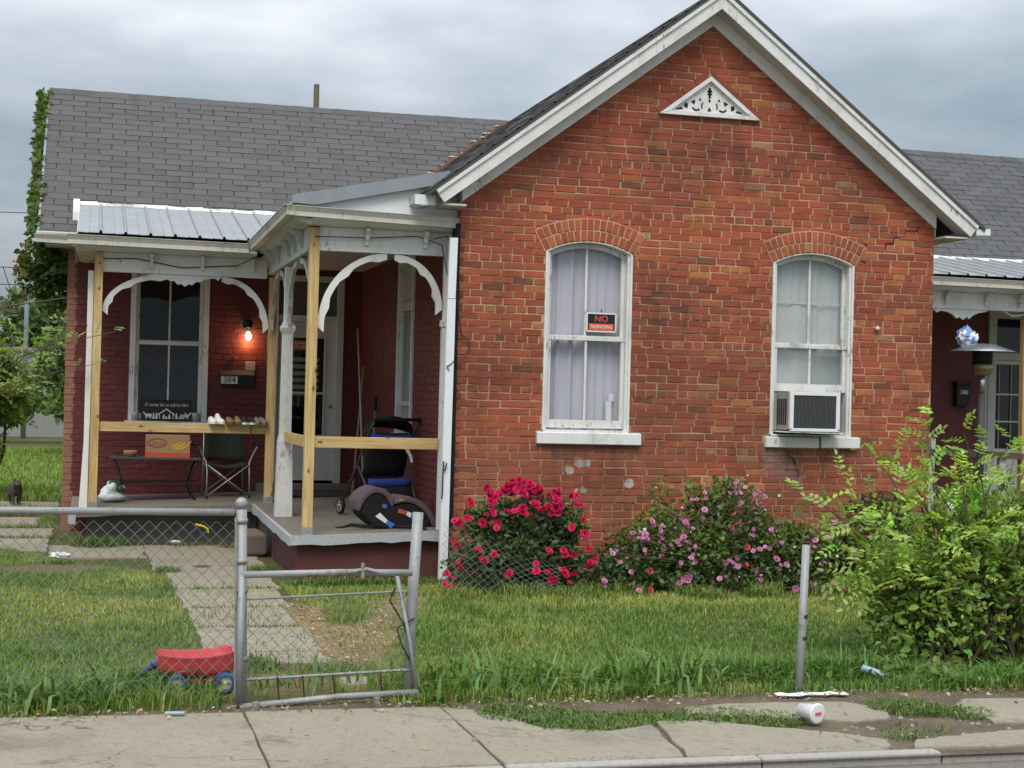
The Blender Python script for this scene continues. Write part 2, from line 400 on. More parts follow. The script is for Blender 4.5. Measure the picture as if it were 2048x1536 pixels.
# ------------------------------------------------------------------ object helpers
def tag(o, label=None, cat=None, group=None, kind=None):
    if label: o['label'] = label
    if cat: o['category'] = cat
    if group: o['group'] = group
    if kind: o['kind'] = kind
    return o
def empty(name, loc=(0, 0, 0), rz=0, label=None, cat=None, group=None, parent=None):
    o = bpy.data.objects.new(name, None)
    COL.objects.link(o)
    o.location = loc; o.rotation_euler = (0, 0, rz); o.empty_display_size = .1
    if parent: o.parent = parent
    return tag(o, label, cat, group)
def link(name, me, mat, parent=None, loc=(0, 0, 0), rot=(0, 0, 0)):
    o = bpy.data.objects.new(name, me)
    COL.objects.link(o)
    if mat is not None and not me.materials: me.materials.append(mat)
    o.parent = parent; o.location = loc; o.rotation_euler = rot
    return o
class MB:
    def __init__(s): s.v = []; s.f = []; s.c = []; s.tc = (1, 1, 1)
    def add(s, vs, fs, col=None):
        b = len(s.v)
        s.v += [tuple(p) for p in vs]; s.f += [tuple(i+b for i in f) for f in fs]
        s.c += [col or s.tc]*len(vs)
        return s
    def bx(s, x0, x1, y0, y1, z0, z1, col=None):
        return s.add([(x0, y0, z0), (x1, y0, z0), (x1, y1, z0), (x0, y1, z0), (x0, y0, z1), (x1, y0, z1), (x1, y1, z1), (x0, y1, z1)],
                     [(0, 3, 2, 1), (4, 5, 6, 7), (0, 1, 5, 4), (1, 2, 6, 5), (2, 3, 7, 6), (3, 0, 4, 7)], col)
    def cb(s, x0, x1, y0, y1, z0, z1, b=.006):
        """chamfered box"""
        vs = []; 
        for z, i in ((z0, b), (z0+b, 0), (z1-b, 0), (z1, b)):
            vs += [(x0+i+(b if i == 0 else 0)*0, y0+i, z), (x1-i, y0+i, z), (x1-i, y1-i, z), (x0+i, y1-i, z)]
        fs = [(3, 2, 1, 0), (12, 13, 14, 15)]
        for k in range(3):
            for j in range(4):
                a = k*4+j; n = k*4+(j+1) % 4
                fs.append((a, n, n+4, a+4))
        return s.add(vs, fs)
    def tube(s, pts, r, n=6, caps=True, col=None):
        pts = [Vector(p) for p in pts]
        rs = r if isinstance(r, (list, tuple)) else [r]*len(pts)
        vs, fs = [], []
        pn = None
        for i, p in enumerate(pts):
            d = (pts[min(i+1, len(pts)-1)]-pts[max(i-1, 0)])
            if d.length < 1e-9: d = Vector((0, 0, 1))
            d.normalize()
            if pn is None:
                a = Vector((0, 0, 1)) if abs(d.z) < .9 else Vector((1, 0, 0))
                pn = d.cross(a).normalized()
            else:
                pn = (pn-d*pn.dot(d)).normalized()
            q = d.cross(pn)
            for k in range(n):
                an = 2*PI*k/n
                vs.append(p+(pn*math.cos(an)+q*math.sin(an))*rs[i])
        for i in range(len(pts)-1):
            for k in range(n):
                a = i*n+k; b = i*n+(k+1) % n
                fs.append((a, b, b+n, a+n))
        if caps:
            fs.append(tuple(range(n-1, -1, -1))); m = (len(pts)-1)*n; fs.append(tuple(range(m, m+n)))
        return s.add(vs, fs, col)
    def lathe(s, prof, c=(0, 0, 0), n=20, axis=2, caps=True, col=None):
        vs, fs = [], []
        for r, h in prof:
            for k in range(n):
                a = 2*PI*k/n; u, v = r*math.cos(a), r*math.sin(a)
                p = {2: (u, v, h), 1: (u, h, v), 0: (h, u, v)}[axis]
                vs.append((p[0]+c[0], p[1]+c[1], p[2]+c[2]))
        for i in range(len(prof)-1):
            for k in range(n):
                a = i*n+k; b = i*n+(k+1) % n
                fs.append((a, b, b+n, a+n))
        if caps:
            fs.append(tuple(range(n-1, -1, -1))); m = (len(prof)-1)*n; fs.append(tuple(range(m, m+n)))
        return s.add(vs, fs, col)
    def ell(s, c, r, nu=12, nv=8, rot=None, col=None):
        vs, fs = [], []
        for i in range(nv+1):
            th = PI*i/nv
            for k in range(nu):
                a = 2*PI*k/nu
                p = Vector((r[0]*math.sin(th)*math.cos(a), r[1]*math.sin(th)*math.sin(a), r[2]*math.cos(th)))
                if rot: p = rot @ p
                vs.append(p+Vector(c))
        for i in range(nv):
            for k in range(nu):
                a = i*nu+k; b = i*nu+(k+1) % nu
                fs.append((a, a+nu, b+nu, b))
        return s.add(vs, fs, col)
    def strip(s, A, B, y0, y1, ax='xz'):
        """solid between two 2-D polylines A (outer) and B (inner) extruded along the third axis from y0 to y1"""
        def P(p, d): return (p[0], d, p[1]) if ax == 'xz' else (d, p[0], p[1])
        n = len(A); vs = [P(p, y0) for p in A]+[P(p, y0) for p in B]+[P(p, y1) for p in A]+[P(p, y1) for p in B]
        fs = []
        for i in range(n-1):
            a, b, c, d = i, i+1, n+i+1, n+i
            fs += [(a, b, c, d), (a+2*n, d+2*n, c+2*n, b+2*n), (a, a+2*n, b+2*n, b), (d, c, c+2*n, d+2*n)]
        fs += [(0, n, 3*n, 2*n), (n-1, 3*n-1, 4*n-1, 2*n-1)]
        return s.add(vs, fs)
    def prism(s, poly, y0, y1, ax='xz'):
        def P(p, d): return (p[0], d, p[1]) if ax == 'xz' else ((d, p[0], p[1]) if ax == 'yz' else (p[0], p[1], d))
        n = len(poly); vs = [P(p, y0) for p in poly]+[P(p, y1) for p in poly]
        fs = [tuple(range(n)), tuple(range(2*n-1, n-1, -1))]+[(i, i+n, (i+1) % n+n, (i+1) % n) for i in range(n)]
        return s.add(vs, fs)
    def xf(s, m, start=0):
        for i in range(start, len(s.v)): s.v[i] = tuple(m @ Vector(s.v[i]))
        return s
    def mesh(s, name, tint=False):
        me = bpy.data.meshes.new(name)
        me.from_pydata(s.v, [], s.f)
        if tint:
            a = me.attributes.new('tint', 'FLOAT_COLOR', 'POINT')
            a.data.foreach_set('color', np.array([tuple(c)+(1,) for c in s.c], np.float32).ravel())
        me.update()
        return me
    def build(s, name, mat, parent=None, smooth=False, tint=False, bevel=0, loc=(0, 0, 0), rot=(0, 0, 0), fix=True, sub=0, kind=None, remesh=0):
        me = s.mesh(name, tint)
        if fix:
            import bmesh
            bm = bmesh.new(); bm.from_mesh(me); bmesh.ops.recalc_face_normals(bm, faces=bm.faces); bm.to_mesh(me); bm.free()
        o = link(name, me, MT[mat] if isinstance(mat, str) else mat, parent, loc, rot)
        if smooth: me.polygons.foreach_set('use_smooth', [True]*len(me.polygons))
        if remesh:
            r = o.modifiers.new('r', 'REMESH'); r.mode = 'VOXEL'; r.voxel_size = remesh; r.use_smooth_shade = True
            sm = o.modifiers.new('s', 'SMOOTH'); sm.iterations = 4
        if bevel:
            b = o.modifiers.new('b', 'BEVEL'); b.width = bevel; b.segments = 2; b.limit_method = 'ANGLE'
        if sub:
            b = o.modifiers.new('s', 'SUBSURF'); b.levels = sub; b.render_levels = sub
        if kind: o['kind'] = kind
        return o
def bulk(name, V, F, tint, mat, parent=None, smooth=False):
    """V (n,3) floats, F (m,k) ints, tint (n,3)"""
    me = bpy.data.meshes.new(name)
    k = F.shape[1]
    me.vertices.add(len(V)); me.vertices.foreach_set('co', V.astype(np.float32).ravel())
    me.loops.add(F.size); me.loops.foreach_set('vertex_index', F.astype(np.int32).ravel())
    me.polygons.add(len(F)); me.polygons.foreach_set('loop_start', np.arange(0, F.size, k, dtype=np.int32))
    me.polygons.foreach_set('loop_total', np.full(len(F), k, np.int32))
    if tint is not None:
        a = me.attributes.new('tint', 'FLOAT_COLOR', 'POINT')
        a.data.foreach_set('color', np.concatenate([tint, np.ones((len(tint), 1))], 1).astype(np.float32).ravel())
    me.update(calc_edges=True)
    if smooth: me.polygons.foreach_set('use_smooth', [True]*len(me.polygons))
    return link(name, me, MT[mat], parent)
def text_mesh(body, size, extrude=.001, shear=0):
    c = bpy.data.curves.new('t', 'FONT'); c.body = body; c.size = size; c.extrude = extrude; c.shear = shear
    c.align_x = 'CENTER'; c.align_y = 'CENTER'; c.resolution_u = 3
    o = bpy.data.objects.new('t', c); COL.objects.link(o)
    dg = bpy.context.evaluated_depsgraph_get(); dg.update()
    me = bpy.data.meshes.new_from_object(o.evaluated_get(dg))
    bpy.data.objects.remove(o, do_unlink=True)
    me.materials.clear()
    return me
def letters(body, size, parent, loc, mat, name='lettering', sx=1, shear=0, rot=(PI/2, 0, 0)):
    me = text_mesh(body, size, .0012, shear)
    o = link(name, me, MT[mat], parent, loc, rot); o.scale = (sx, 1, 1)
    return o

# ------------------------------------------------------------------ pieces: bricks and shingles
def brick_geo(wd, h, d=.04, bev=.0032, j=.0030):
    r = lambda: random.uniform(-j, j)
    vs = []
    for (i, y) in ((bev, 0), (0, bev), (0, d)):
        for (sx, sz) in ((-1, -1), (1, -1), (1, 1), (-1, 1)):
            vs.append((sx*(wd/2-i)+r(), y+(r() if i else 0), sz*(h/2-i)+r()))
    fs = [(0, 1, 2, 3)]
    for k in range(2):
        for a in range(4):
            b = (a+1) % 4
            fs.append((k*4+a, k*4+a+4, k*4+b+4, k*4+b))
    return vs, fs
def brick_col(x=0, z=0):
    t = random.random()
    if t < .66: c = (.362, .099, .055)
    elif t < .83: c = (.315, .085, .049)
    elif t < .915: c = (.415, .142, .064)
    elif t < .958: c = (.450, .176, .070)
    elif t < .985: c = (.220, .088, .058)
    else: c = (.36, .20, .12)
    k = random.uniform(.86, 1.14)
    return tuple(v*k*random.uniform(.95, 1.05) for v in c)
def cut(a, b, blocks):
    """interval [a,b] minus blocked intervals"""
    segs = [(a, b)]
    for (p, q) in blocks:
        ns = []
        for (u, v) in segs:
            if q <= u or p >= v: ns.append((u, v)); continue
            if p > u: ns.append((u, p))
            if q < v: ns.append((q, v))
        segs = ns
    return [q for q in segs if q[1]-q[0] > .018]
COURSE = .0675
def lay(u0, u1, z0, z1, blocked, clip=None, headers=(), L=.2055, joint=.0088, jit=.004):
    """-> list of (ua, ub, zc, full)"""
    out = []
    n = int((z1-z0)/COURSE)
    for i in range(n):
        zc = z0+COURSE*(i+.5)
        hd = any(abs(zc-h) < COURSE*.5 for h in headers)
        l = L*.5 if hd else L
        a, b = (u0, u1) if not clip else clip(zc)
        if b-a < .05: continue
        x = a-((i % 2)*l*.5)-random.uniform(0, .012) if not clip or zc < 3.5 else a-random.uniform(0, l)
        bl = blocked(zc) if blocked else []
        while x < b:
            ll = l*random.uniform(.955, 1.045)
            if not hd and random.random() < .012: ll = l*.55
            for (p, q) in cut(max(x, a), min(x+ll-joint, b), bl):
                out.append((p+random.uniform(0, .004), q-random.uniform(0, .003), zc+.004*math.sin(p*2.1+i)+random.uniform(-.0022, .0022), abs((q-p)-(L-joint)) < .014))
            x += ll
    return out
def emit_bricks(items, place, mat, parent, colf, maxn=300, score=None, proud=.004, name='brick'):
    """place(u, z) -> world point of brick front centre + 3x3 axes; the largest maxn become objects, the rest one joined part"""
    idx = [i for i, q in enumerate(items) if q[3]]
    if score: idx.sort(key=lambda i: -score(items[i]))
    single = set(idx[:maxn])
    H = COURSE-.0088
    pool = []
    ax = place(0, 0)[1]
    for k in range(18):
        vs, fs = brick_geo(.195, H)
        mb = MB(); mb.add([ax @ Vector(v) for v in vs], fs, colf()); me = mb.mesh(name, True); me.materials.append(MT[mat]); pool.append(me)
    rest = MB()
    for i, (p, q, z, full) in enumerate(items):
        pt, ax = place((p+q)/2, z)
        off = ax @ Vector((0, -random.uniform(0, proud), 0))
        if i in single:
            link(name, random.choice(pool), None, parent, Vector(pt)+off)
        else:
            vs, fs = brick_geo(q-p, H)
            rest.add([Vector(pt)+off+ax @ Vector(v) for v in vs], fs, colf())
    if rest.v: rest.build(name+'s', mat, parent, tint=True, fix=False, kind='stuff')
def shingle_field(name, O, U, S, ulen_f, slen, parent, mat, maxn=300, tabw=.333, expo=.143, score=None, u_off=0):
    """tabs on the plane O + u*U + s*S"""
    U, S = Vector(U).normalized(), Vector(S).normalized(); Nn = U.cross(S).normalized()
    if Nn.z < 0: Nn = -Nn
    def geo(wd, ln):
        t0, t1 = .010+random.uniform(-.002, .005), .002
        lf = random.uniform(-.003, .003)
        P = lambda u, s_, n_: U*u+S*s_+Nn*n_
        vs = [P(-wd/2, lf, t0), P(wd/2, lf, t0), P(wd/2, ln, t1+.004), P(-wd/2, ln, t1+.004), P(-wd/2, lf, -.001), P(wd/2, lf, -.001), P(wd/2, ln, -.001), P(-wd/2, ln, -.001)]
        return vs, [(0, 1, 2, 3), (0, 4, 5, 1), (1, 5, 6, 2), (3, 7, 4, 0)]
    def col():
        k = random.uniform(.86, 1.12); return (k*random.uniform(.98, 1.03), k, k*random.uniform(.98, 1.03))
    items = []
    rows = int(slen/expo)
    for i in range(rows):
        s0 = i*expo
        a, b = ulen_f(s0)
        x = a-(i % 2)*tabw*.5-.02*random.random()-u_off
        while x < b:
            for (p, q) in cut(max(x, a), min(x+tabw-.013, b), []):
                items.append((p, q, s0, q-p > tabw-.02))
            x += tabw
    pool = []
    for k in range(14):
        vs, fs = geo(tabw-.013, expo+.03)
        mb = MB(); mb.add(vs, fs, col()); me = mb.mesh('shingle', True); me.materials.append(MT[mat]); pool.append(me)
    idx = [i for i, q in enumerate(items) if q[3]]
    if score: idx.sort(key=lambda i: -score(Vector(O)+U*items[i][0]+S*items[i][2]))
    single = set(idx[:maxn]); rest = MB()
    for i, (p, q, s0, full) in enumerate(items):
        c = Vector(O)+U*((p+q)/2)+S*s0
        if i in single: link('shingle', random.choice(pool), None, parent, c)
        else:
            vs, fs = geo(q-p, expo+.03); rest.add([c+v for v in vs], fs, col())
    if rest.v: rest.build('shingles', mat, parent, tint=True, fix=False, kind='stuff')

# ================================================================== the setting: ground, road, pavements
def seg_d(x, y, a, b):
    ax, ay = a; bx_, by = b
    t = np.clip(((x-ax)*(bx_-ax)+(y-ay)*(by-ay))/((bx_-ax)**2+(by-ay)**2), 0, 1)
    return np.hypot(x-(ax+t*(bx_-ax)), y-(ay+t*(by-ay)))
def vnoise(x, y, f, seed=0):
    """cheap smooth value noise, numpy"""
    x = np.asarray(x, float)*f+seed*17.3; y = np.asarray(y, float)*f+seed*5.1
    xi, yi = np.floor(x), np.floor(y); xf, yf = x-xi, y-yi
    def h(a, b):
        v = np.sin(a*127.1+b*311.7+seed)*43758.5453; return v-np.floor(v)
    u, v = xf*xf*(3-2*xf), yf*yf*(3-2*yf)
    return (h(xi, yi)*(1-u)+h(xi+1, yi)*u)*(1-v)+(h(xi, yi+1)*(1-u)+h(xi+1, yi+1)*u)*v
def straw(x, y):
    """worn straw-coloured trail: 0..1"""
    d1 = seg_d(x, y, (-1.50, -3.6), (-.62, -1.05)); d2 = seg_d(x, y, (-1.66, -1.4), (-1.50, -4.2)); d3 = seg_d(x, y, (-2.4, -4.75), (-1.5, -4.75))
    n = vnoise(x, y, 3.1, 2)*.22
    m = np.maximum(np.clip((.20-d1+n*.6)/.12, 0, 1), np.clip((.16-d2+n)/.12, 0, 1))
    return np.maximum(m, np.clip((.32-d3+n)/.25, 0, 1)*.7)
def bare(x, y):
    d1 = np.hypot((x+3.5)/.62, (y-1.45)/.42)
    m = np.clip((1.25-d1-vnoise(x, y, 4, 5)*.6)/.3, 0, 1)
    d2 = np.hypot((x+3.2)/.5, (y+1.2)/.8)
    return np.maximum(m, np.clip((.7-d2-vnoise(x, y, 4, 6)*.5)/.4, 0, 1)*.35)
def make_ground():
    xs = np.concatenate([[-400, -60, -20], np.arange(-8, 9.01, .1), [20, 60, 400]])
    ys = np.concatenate([[-7.13], np.arange(-7.05, 5.5, .1), [8, 12, 20, 60, 400]])
    X, Y = np.meshgrid(xs, ys)
    n1 = vnoise(X, Y, 1.3, 1); n2 = vnoise(X, Y, 6, 3)
    Z = (vnoise(X, Y, .8, 9)-.5)*.03*(np.abs(X) < 9)*(Y < 5)*(Y > -5.3)-.004
    g = np.stack([.075+.05*n1, .088+.04*n2, .028+.015*n1], -1)
    st = straw(X, Y)[..., None]; br = bare(X, Y)[..., None]
    c = g*(1-st)+np.array([.32, .235, .12])*(.7+.5*n2[..., None])*st
    c = c*(1-br)+np.array([.19, .145, .10])*br
    ver = ((Y < -5.45)*1.0)[..., None]
    c = c*(1-ver)+np.array([.17, .13, .095])*(.7+.6*n2[..., None])*ver
    ny, nx = X.shape
    V = np.stack([X, Y, Z], -1).reshape(-1, 3)
    i = np.arange(nx-1)[None, :]+np.arange(ny-1)[:, None]*nx
    F = np.stack([i, i+1, i+1+nx, i+nx], -1).reshape(-1, 4)
    o = bulk('ground', V, F, c.reshape(-1, 3), 'ground', smooth=True)
    return tag(o, kind='structure')
make_ground()
tag(MB().add([(-400, -60, -.045), (400, -60, -.045), (400, -7.05, -.045), (-400, -7.05, -.045)], [(0, 1, 2, 3)]).build('road', 'road', fix=False), kind='structure')
def uneven(poly, n=5, a=.012):
    out = []
    for i in range(len(poly)):
        p, q = poly[i], poly[(i+1) % len(poly)]
        for k in range(n):
            t = k/n
            out.append((p[0]+(q[0]-p[0])*t+random.uniform(-a, a), p[1]+(q[1]-p[1])*t+random.uniform(-a, a)))
    return out
def slab(poly, z0, z1, name, mat, parent, a=.012, n=5):
    p = uneven(poly, n, a)
    m = MB(); k = len(p)
    cxm = sum(q[0] for q in p)/k; cym = sum(q[1] for q in p)/k
    t = random.uniform(-.004, .004)
    vs = [(x, y, z0) for x, y in p]+[(x, y, z1-.006) for x, y in p]+[(x+math.copysign(.003, cxm-x), y+math.copysign(.003, cym-y), z1+t*(x-cxm)) for x, y in p]
    fs = [tuple(range(2*k, 3*k))]
    for i in range(k):
        j = (i+1) % k
        fs += [(i, j, j+k, i+k), (i+k, j+k, j+2*k, i+2*k)]
    return m.add(vs, fs).build(name, mat, parent, fix=False)
side = tag(empty('sidewalk'), kind='structure')
xs = [-7.4, -6.2, -4.9, -3.72, -2.42, -1.36]
for a, b in zip(xs, xs[1:]):
    slab([(a+.004, -7.03), (b-.004, -7.03), (b-.004, -5.66+random.uniform(-.05, .03)), (a+.004, -5.66)], -.06, .012, 'paving_slab', 'walk', side, .006)
# broken slabs towards the right, with earth and grass between them
slab([(-1.352, -7.03), (-.455, -7.03), (-.36, -6.30), (-.62, -6.42), (-.95, -6.30), (-1.05, -6.02), (-1.2, -5.78), (-1.35, -5.70)], -.06, .012, 'paving_slab', 'walk', side, .008)
slab([(-.44, -7.03), (.62, -7.03), (.72, -6.82), (.55, -6.62), (.22, -6.42), (-.05, -6.24), (-.32, -6.22)], -.06, .014, 'paving_slab', 'walk', side, .015)
slab([(-.05, -6.02), (.35, -6.14), (.75, -6.36), (1.0, -6.33), (1.15, -6.08), (1.0, -5.84), (.3, -5.80), (.0, -5.86)], -.06, .012, 'paving_slab', 'walk', side, .02)
slab([(.78, -7.03), (1.9, -7.03), (1.95, -6.72), (1.55, -6.70), (1.15, -6.78), (.86, -6.86)], -.06, .014, 'paving_slab', 'walk', side, .02)
slab([(1.55, -6.5), (2.6, -6.6), (2.6, -5.9), (1.75, -5.86), (1.6, -6.0)], -.06, .014, 'paving_slab', 'walk', side, .02)
kerb = tag(empty('kerb'), kind='structure')
for a, b in ((-1.35, -.1), (-.09, .86)):
    MB().cb(a, b, -7.115, -7.035, -.2, .012, .008).build('kerb_stone', 'kerb', kerb)
MB().cb(-7.5, -1.36, -7.115, -7.035, -.2, .006, .008).build('kerb_stone', 'kerb', kerb)
MB().cb(.87, 4.2, -7.115, -7.035, -.2, -.012, .008).build('kerb_stone', 'kerb', kerb)
path = tag(empty('front_path'), kind='structure')
for y0, y1, x0, x1 in ((-.35, 1.0, -2.5, -1.6), (-1.55, -.37, -2.5, -1.66), (-2.6, -1.57, -2.48, -1.75), (-3.7, -2.62, -2.47, -1.72), (-4.15, -3.74, -2.25, -1.7), (-4.95, -4.7, -1.75, -1.48)):
    slab([(x0, y0), (x1, y0), (x1+random.uniform(-.04, .04), y1), (x0+random.uniform(-.03, .03), y1)], -.05, .010, 'paving_slab', 'walk', path, .02)
for x0, x1, y0, y1 in ((-2.62, -1.55, 1.03, 2.2), (-2.64, -1.55, 2.22, 3.5), (-3.62, -2.66, 2.25, 3.5), (-4.7, -3.64, 2.9, 4.3), (-5.9, -4.72, 3.3, 4.35), (-4.75, -3.62, 4.33, 5.6), (-4.75, -3.64, 5.7, 7.3), (-5.9, -4.78, 4.4, 6.4), (-5.8, -3.64, 8.7, 10.2)):
    slab([(x0, y0), (x1, y0), (x1, y1), (x0, y1)], -.05, .010, 'paving_slab', 'walk', path, .02)

# ================================================================== the house
house = empty('brick_house', (0, 0, 0), 0, 'old red brick house with white gable trim, grey roofs and two porches', 'house')
SL = .752; XA = 2.425; ZF = 5.439          # rake slope, gable axis, apex of the fascia's lower edge
WN = ((.82, 1.677), (3.115, 3.98)); SPR = 3.09; RISE = .105; ZSILL = 1.405
def arc_pts(x0, x1, zs, rise, n=14):
    c = (x0+x1)/2; h = (x1-x0)/2; Rr = (h*h+rise*rise)/(2*rise); zc = zs+rise-Rr; a = math.asin(min(1, h/Rr))
    return [(c+Rr*math.sin(-a+2*a*i/n), zc+Rr*math.cos(-a+2*a*i/n)) for i in range(n+1)]
def arch_path(x0, x1, zb, zs, rise, n=14): return [(x0, zb)]+arc_pts(x0, x1, zs, rise, n)+[(x1, zb)]
ARC_R, ARC_O, ARC_A = .935, 1.15, R(27.8)
def front_blocked(zc):
    out = []
    for (a, b) in WN:
        c = (a+b)/2; zcen = SPR+RISE-ARC_R
        if zc > 1.29 and zc < SPR: out.append((a-.004, b+.004))
        if 1.29 < zc < 1.405: out.append((a-.055, b+.108 if a < 2 else b+.075))
        if SPR-.02 < zc < zcen+ARC_O:
            dz = zc-zcen
            hw = 0
            if dz < ARC_O: hw = min(math.sqrt(max(0, (ARC_O+.004)**2-(dz+COURSE*.42)**2)), (dz-COURSE*.3)*math.tan(ARC_A)+.004)
            if dz*1 > 0: (out.append((c-hw-.004, c+hw+.004)) if hw > 0 else None)
    if 4.44 < zc < 4.95:
        hw = .515*(1-(zc+.022-4.447)/.388)+.105
        if hw > 0: out.append((2.41-hw, 2.41+hw))
    return out
def front_clip(zc):
    top = ZF-.02
    hw = (top-zc)/SL if zc > 3.5 else 9
    return (max(0, XA-hw), min(4.85, XA+hw))
HD = (3.94, 3.47, 3.0, 2.53, 2.26, 1.79, 1.26, .73, .26)
# mortar body of the gable wall
mb = MB()
cols = sorted(set([0, 4.85, XA]+[a for q in WN for a in q]+[q[0]+(q[1]-q[0])*i/14 for q in WN for i in range(1, 14)]+[1.9, 2.92, 2.41, .4, 4.4]))
def rake_z(x): return min(ZF+.03-SL*abs(x-XA), 9)
def arch_top(x):
    for (a, b) in WN:
        if a-1e-6 <= x <= b+1e-6:
            h = (b-a)/2; Rr = (h*h+RISE*RISE)/(2*RISE); return SPR+RISE-Rr+math.sqrt(max(0, Rr*Rr-(x-(a+b)/2)**2))
    return None
for x0, x1 in zip(cols, cols[1:]):
    xm = (x0+x1)/2
    w_ = arch_top(xm)
    spans = [((0, 0), None)]
    if w_ is None:
        lo = [(x0, -.2), (x1, -.2)]; hi = [(x0, rake_z(x0)), (x1, rake_z(x1))]; q = [(lo, hi)]
    else:
        q = [([(x0, -.2), (x1, -.2)], [(x0, 1.30), (x1, 1.30)]), ([(x0, arch_top(x0)), (x1, arch_top(x1))], [(x0, rake_z(x0)), (x1, rake_z(x1))])]
    for lo, hi in q:
        mb.prism([lo[0], lo[1], hi[1], hi[0]], .0045, .22)
fwall = mb.build('front_wall', 'mortar', house)
items = lay(0, 4.85, 0, 5.45, front_blocked, front_clip, HD)
AX_F = Matrix.Identity(3)
emit_bricks(items, lambda u, z: ((u, 0, z), AX_F), 'brick', fwall, brick_col, 300,
            score=lambda q: -(Vector(((q[0]+q[1])/2, 0, q[2]))-CAMP).length-(8 if q[2] < 1.0 else 0))
for (a, b) in WN:                            # two rowlock rings over each window, bedded in mortar
    c = (a+b)/2; zc = SPR+RISE-ARC_R
    ang = np.linspace(-ARC_A-.006, ARC_A+.006, 25)
    MB().strip([(c+(ARC_O+.004)*math.sin(q), zc+(ARC_O+.004)*math.cos(q)) for q in ang], [(c+ARC_R*math.sin(q), zc+ARC_R*math.cos(q)) for q in ang], -.0055, .01).build('arch_mortar', 'mortar', fwall)
    for ring, (r0, r1, n) in enumerate(((ARC_R+.006, ARC_R+.102, 15), (ARC_R+.114, ARC_O-.004, 17))):
        for i in range(n):
            an = -ARC_A+2*ARC_A*(i+.5)/n; rm = (r0+r1)/2
            wd = 2*ARC_A*rm/n-.013
            vs, fs = brick_geo(wd, r1-r0, .05, .004, .003)
            rot = Matrix.Rotation(an, 3, 'Y')
            mb = MB(); p = Vector((c+rm*math.sin(an), -.011-random.uniform(0, .004), zc+rm*math.cos(an)))
            mb.add([rot @ Vector(v) for v in vs], fs, brick_col())
            link('arch_brick', mb.mesh('arch_brick', True), MT['brick'], fwall, p)
for sgn in (-1, 1):                          # sloping soldier bricks round the gable vent
    for i in range(4):
        t = (i+.5)/4; an = sgn*math.atan(.753)
        p = Vector((2.41+sgn*(.515*(1-t)+.602*.033), -.008, 4.447+.388*t+.799*.033))
        vs, fs = brick_geo(.152, .056, .05, .003, .002)
        rot = Matrix.Rotation(an, 3, 'Y')
        mb = MB(); mb.add([rot @ Vector(v) for v in vs], fs, tuple(v*.92 for v in (.33, .085, .055)))
        link('vent_brick', mb.mesh('vent_brick', True), MT['brick'], fwall, p)
# cracks: open joints above and below the right window
mb = MB()
for pts in ([(4.31, 3.27), (4.315, 3.335), (4.40, 3.338), (4.405, 3.40), (4.52, 3.405), (4.525, 3.47), (4.66, 3.474), (4.665, 3.52)], [(3.31, 1.275), (3.33, 1.22), (3.385, 1.17), (3.40, 1.10), (3.43, 1.06), (3.425, 1.00)], [(4.03, 3.345), (4.08, 3.33), (4.11, 3.30)], [(4.06, 3.15), (4.10, 3.13)]):
    mb.tube([(x, .001, z) for x, z in pts], [.005+.004*random.random() for _ in pts], 5)
mb.build('crack', 'near_black', fwall)

# --- gable vent
vent = MB().add([], []).build('gable_vent', 'white', house, fix=False) if False else empty('gable_vent', (0, 0, 0), parent=house)
tri = [(1.895, 4.447), (2.41, 4.835), (2.925, 4.447)]; ti = [(2.00, 4.478), (2.41, 4.79), (2.82, 4.478)]
mb = MB()
mb.strip([tri[0], tri[1], tri[2]], [ti[0], ti[1], ti[2]], -.045, .03)
mb.strip([tri[2], tri[0]], [(2.82, 4.482), (2.0, 4.482)], -.042, .03)
mb.build('frame', 'white', vent)
MB().prism([(1.98, 4.47), (2.84, 4.47), (2.41, 4.81)], -.008, .004).build('panel', 'white', vent)
# pierced fretwork pattern: shaded openings painted as near-black plates on the panel
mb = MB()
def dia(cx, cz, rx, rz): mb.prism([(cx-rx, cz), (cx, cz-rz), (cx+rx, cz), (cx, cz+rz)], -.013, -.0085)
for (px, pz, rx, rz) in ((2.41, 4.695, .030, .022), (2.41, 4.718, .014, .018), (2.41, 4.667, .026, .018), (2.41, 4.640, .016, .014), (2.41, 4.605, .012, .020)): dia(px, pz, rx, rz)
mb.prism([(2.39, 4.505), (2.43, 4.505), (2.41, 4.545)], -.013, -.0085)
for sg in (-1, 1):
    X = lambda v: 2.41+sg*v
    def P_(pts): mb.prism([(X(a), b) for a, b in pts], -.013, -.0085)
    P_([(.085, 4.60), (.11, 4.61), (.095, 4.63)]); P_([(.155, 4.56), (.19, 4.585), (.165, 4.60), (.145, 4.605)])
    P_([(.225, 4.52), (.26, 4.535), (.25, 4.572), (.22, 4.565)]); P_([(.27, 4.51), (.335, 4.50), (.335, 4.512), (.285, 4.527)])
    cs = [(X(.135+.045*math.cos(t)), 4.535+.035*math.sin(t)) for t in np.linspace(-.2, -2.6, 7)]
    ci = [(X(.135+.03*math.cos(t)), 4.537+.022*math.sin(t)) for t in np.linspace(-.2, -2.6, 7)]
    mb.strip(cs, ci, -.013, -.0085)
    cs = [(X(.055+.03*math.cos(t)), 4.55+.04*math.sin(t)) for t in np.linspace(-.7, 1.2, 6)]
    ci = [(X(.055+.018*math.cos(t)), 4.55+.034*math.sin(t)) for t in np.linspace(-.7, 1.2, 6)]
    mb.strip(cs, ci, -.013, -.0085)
mb.build('fretwork', 'near_black', vent)

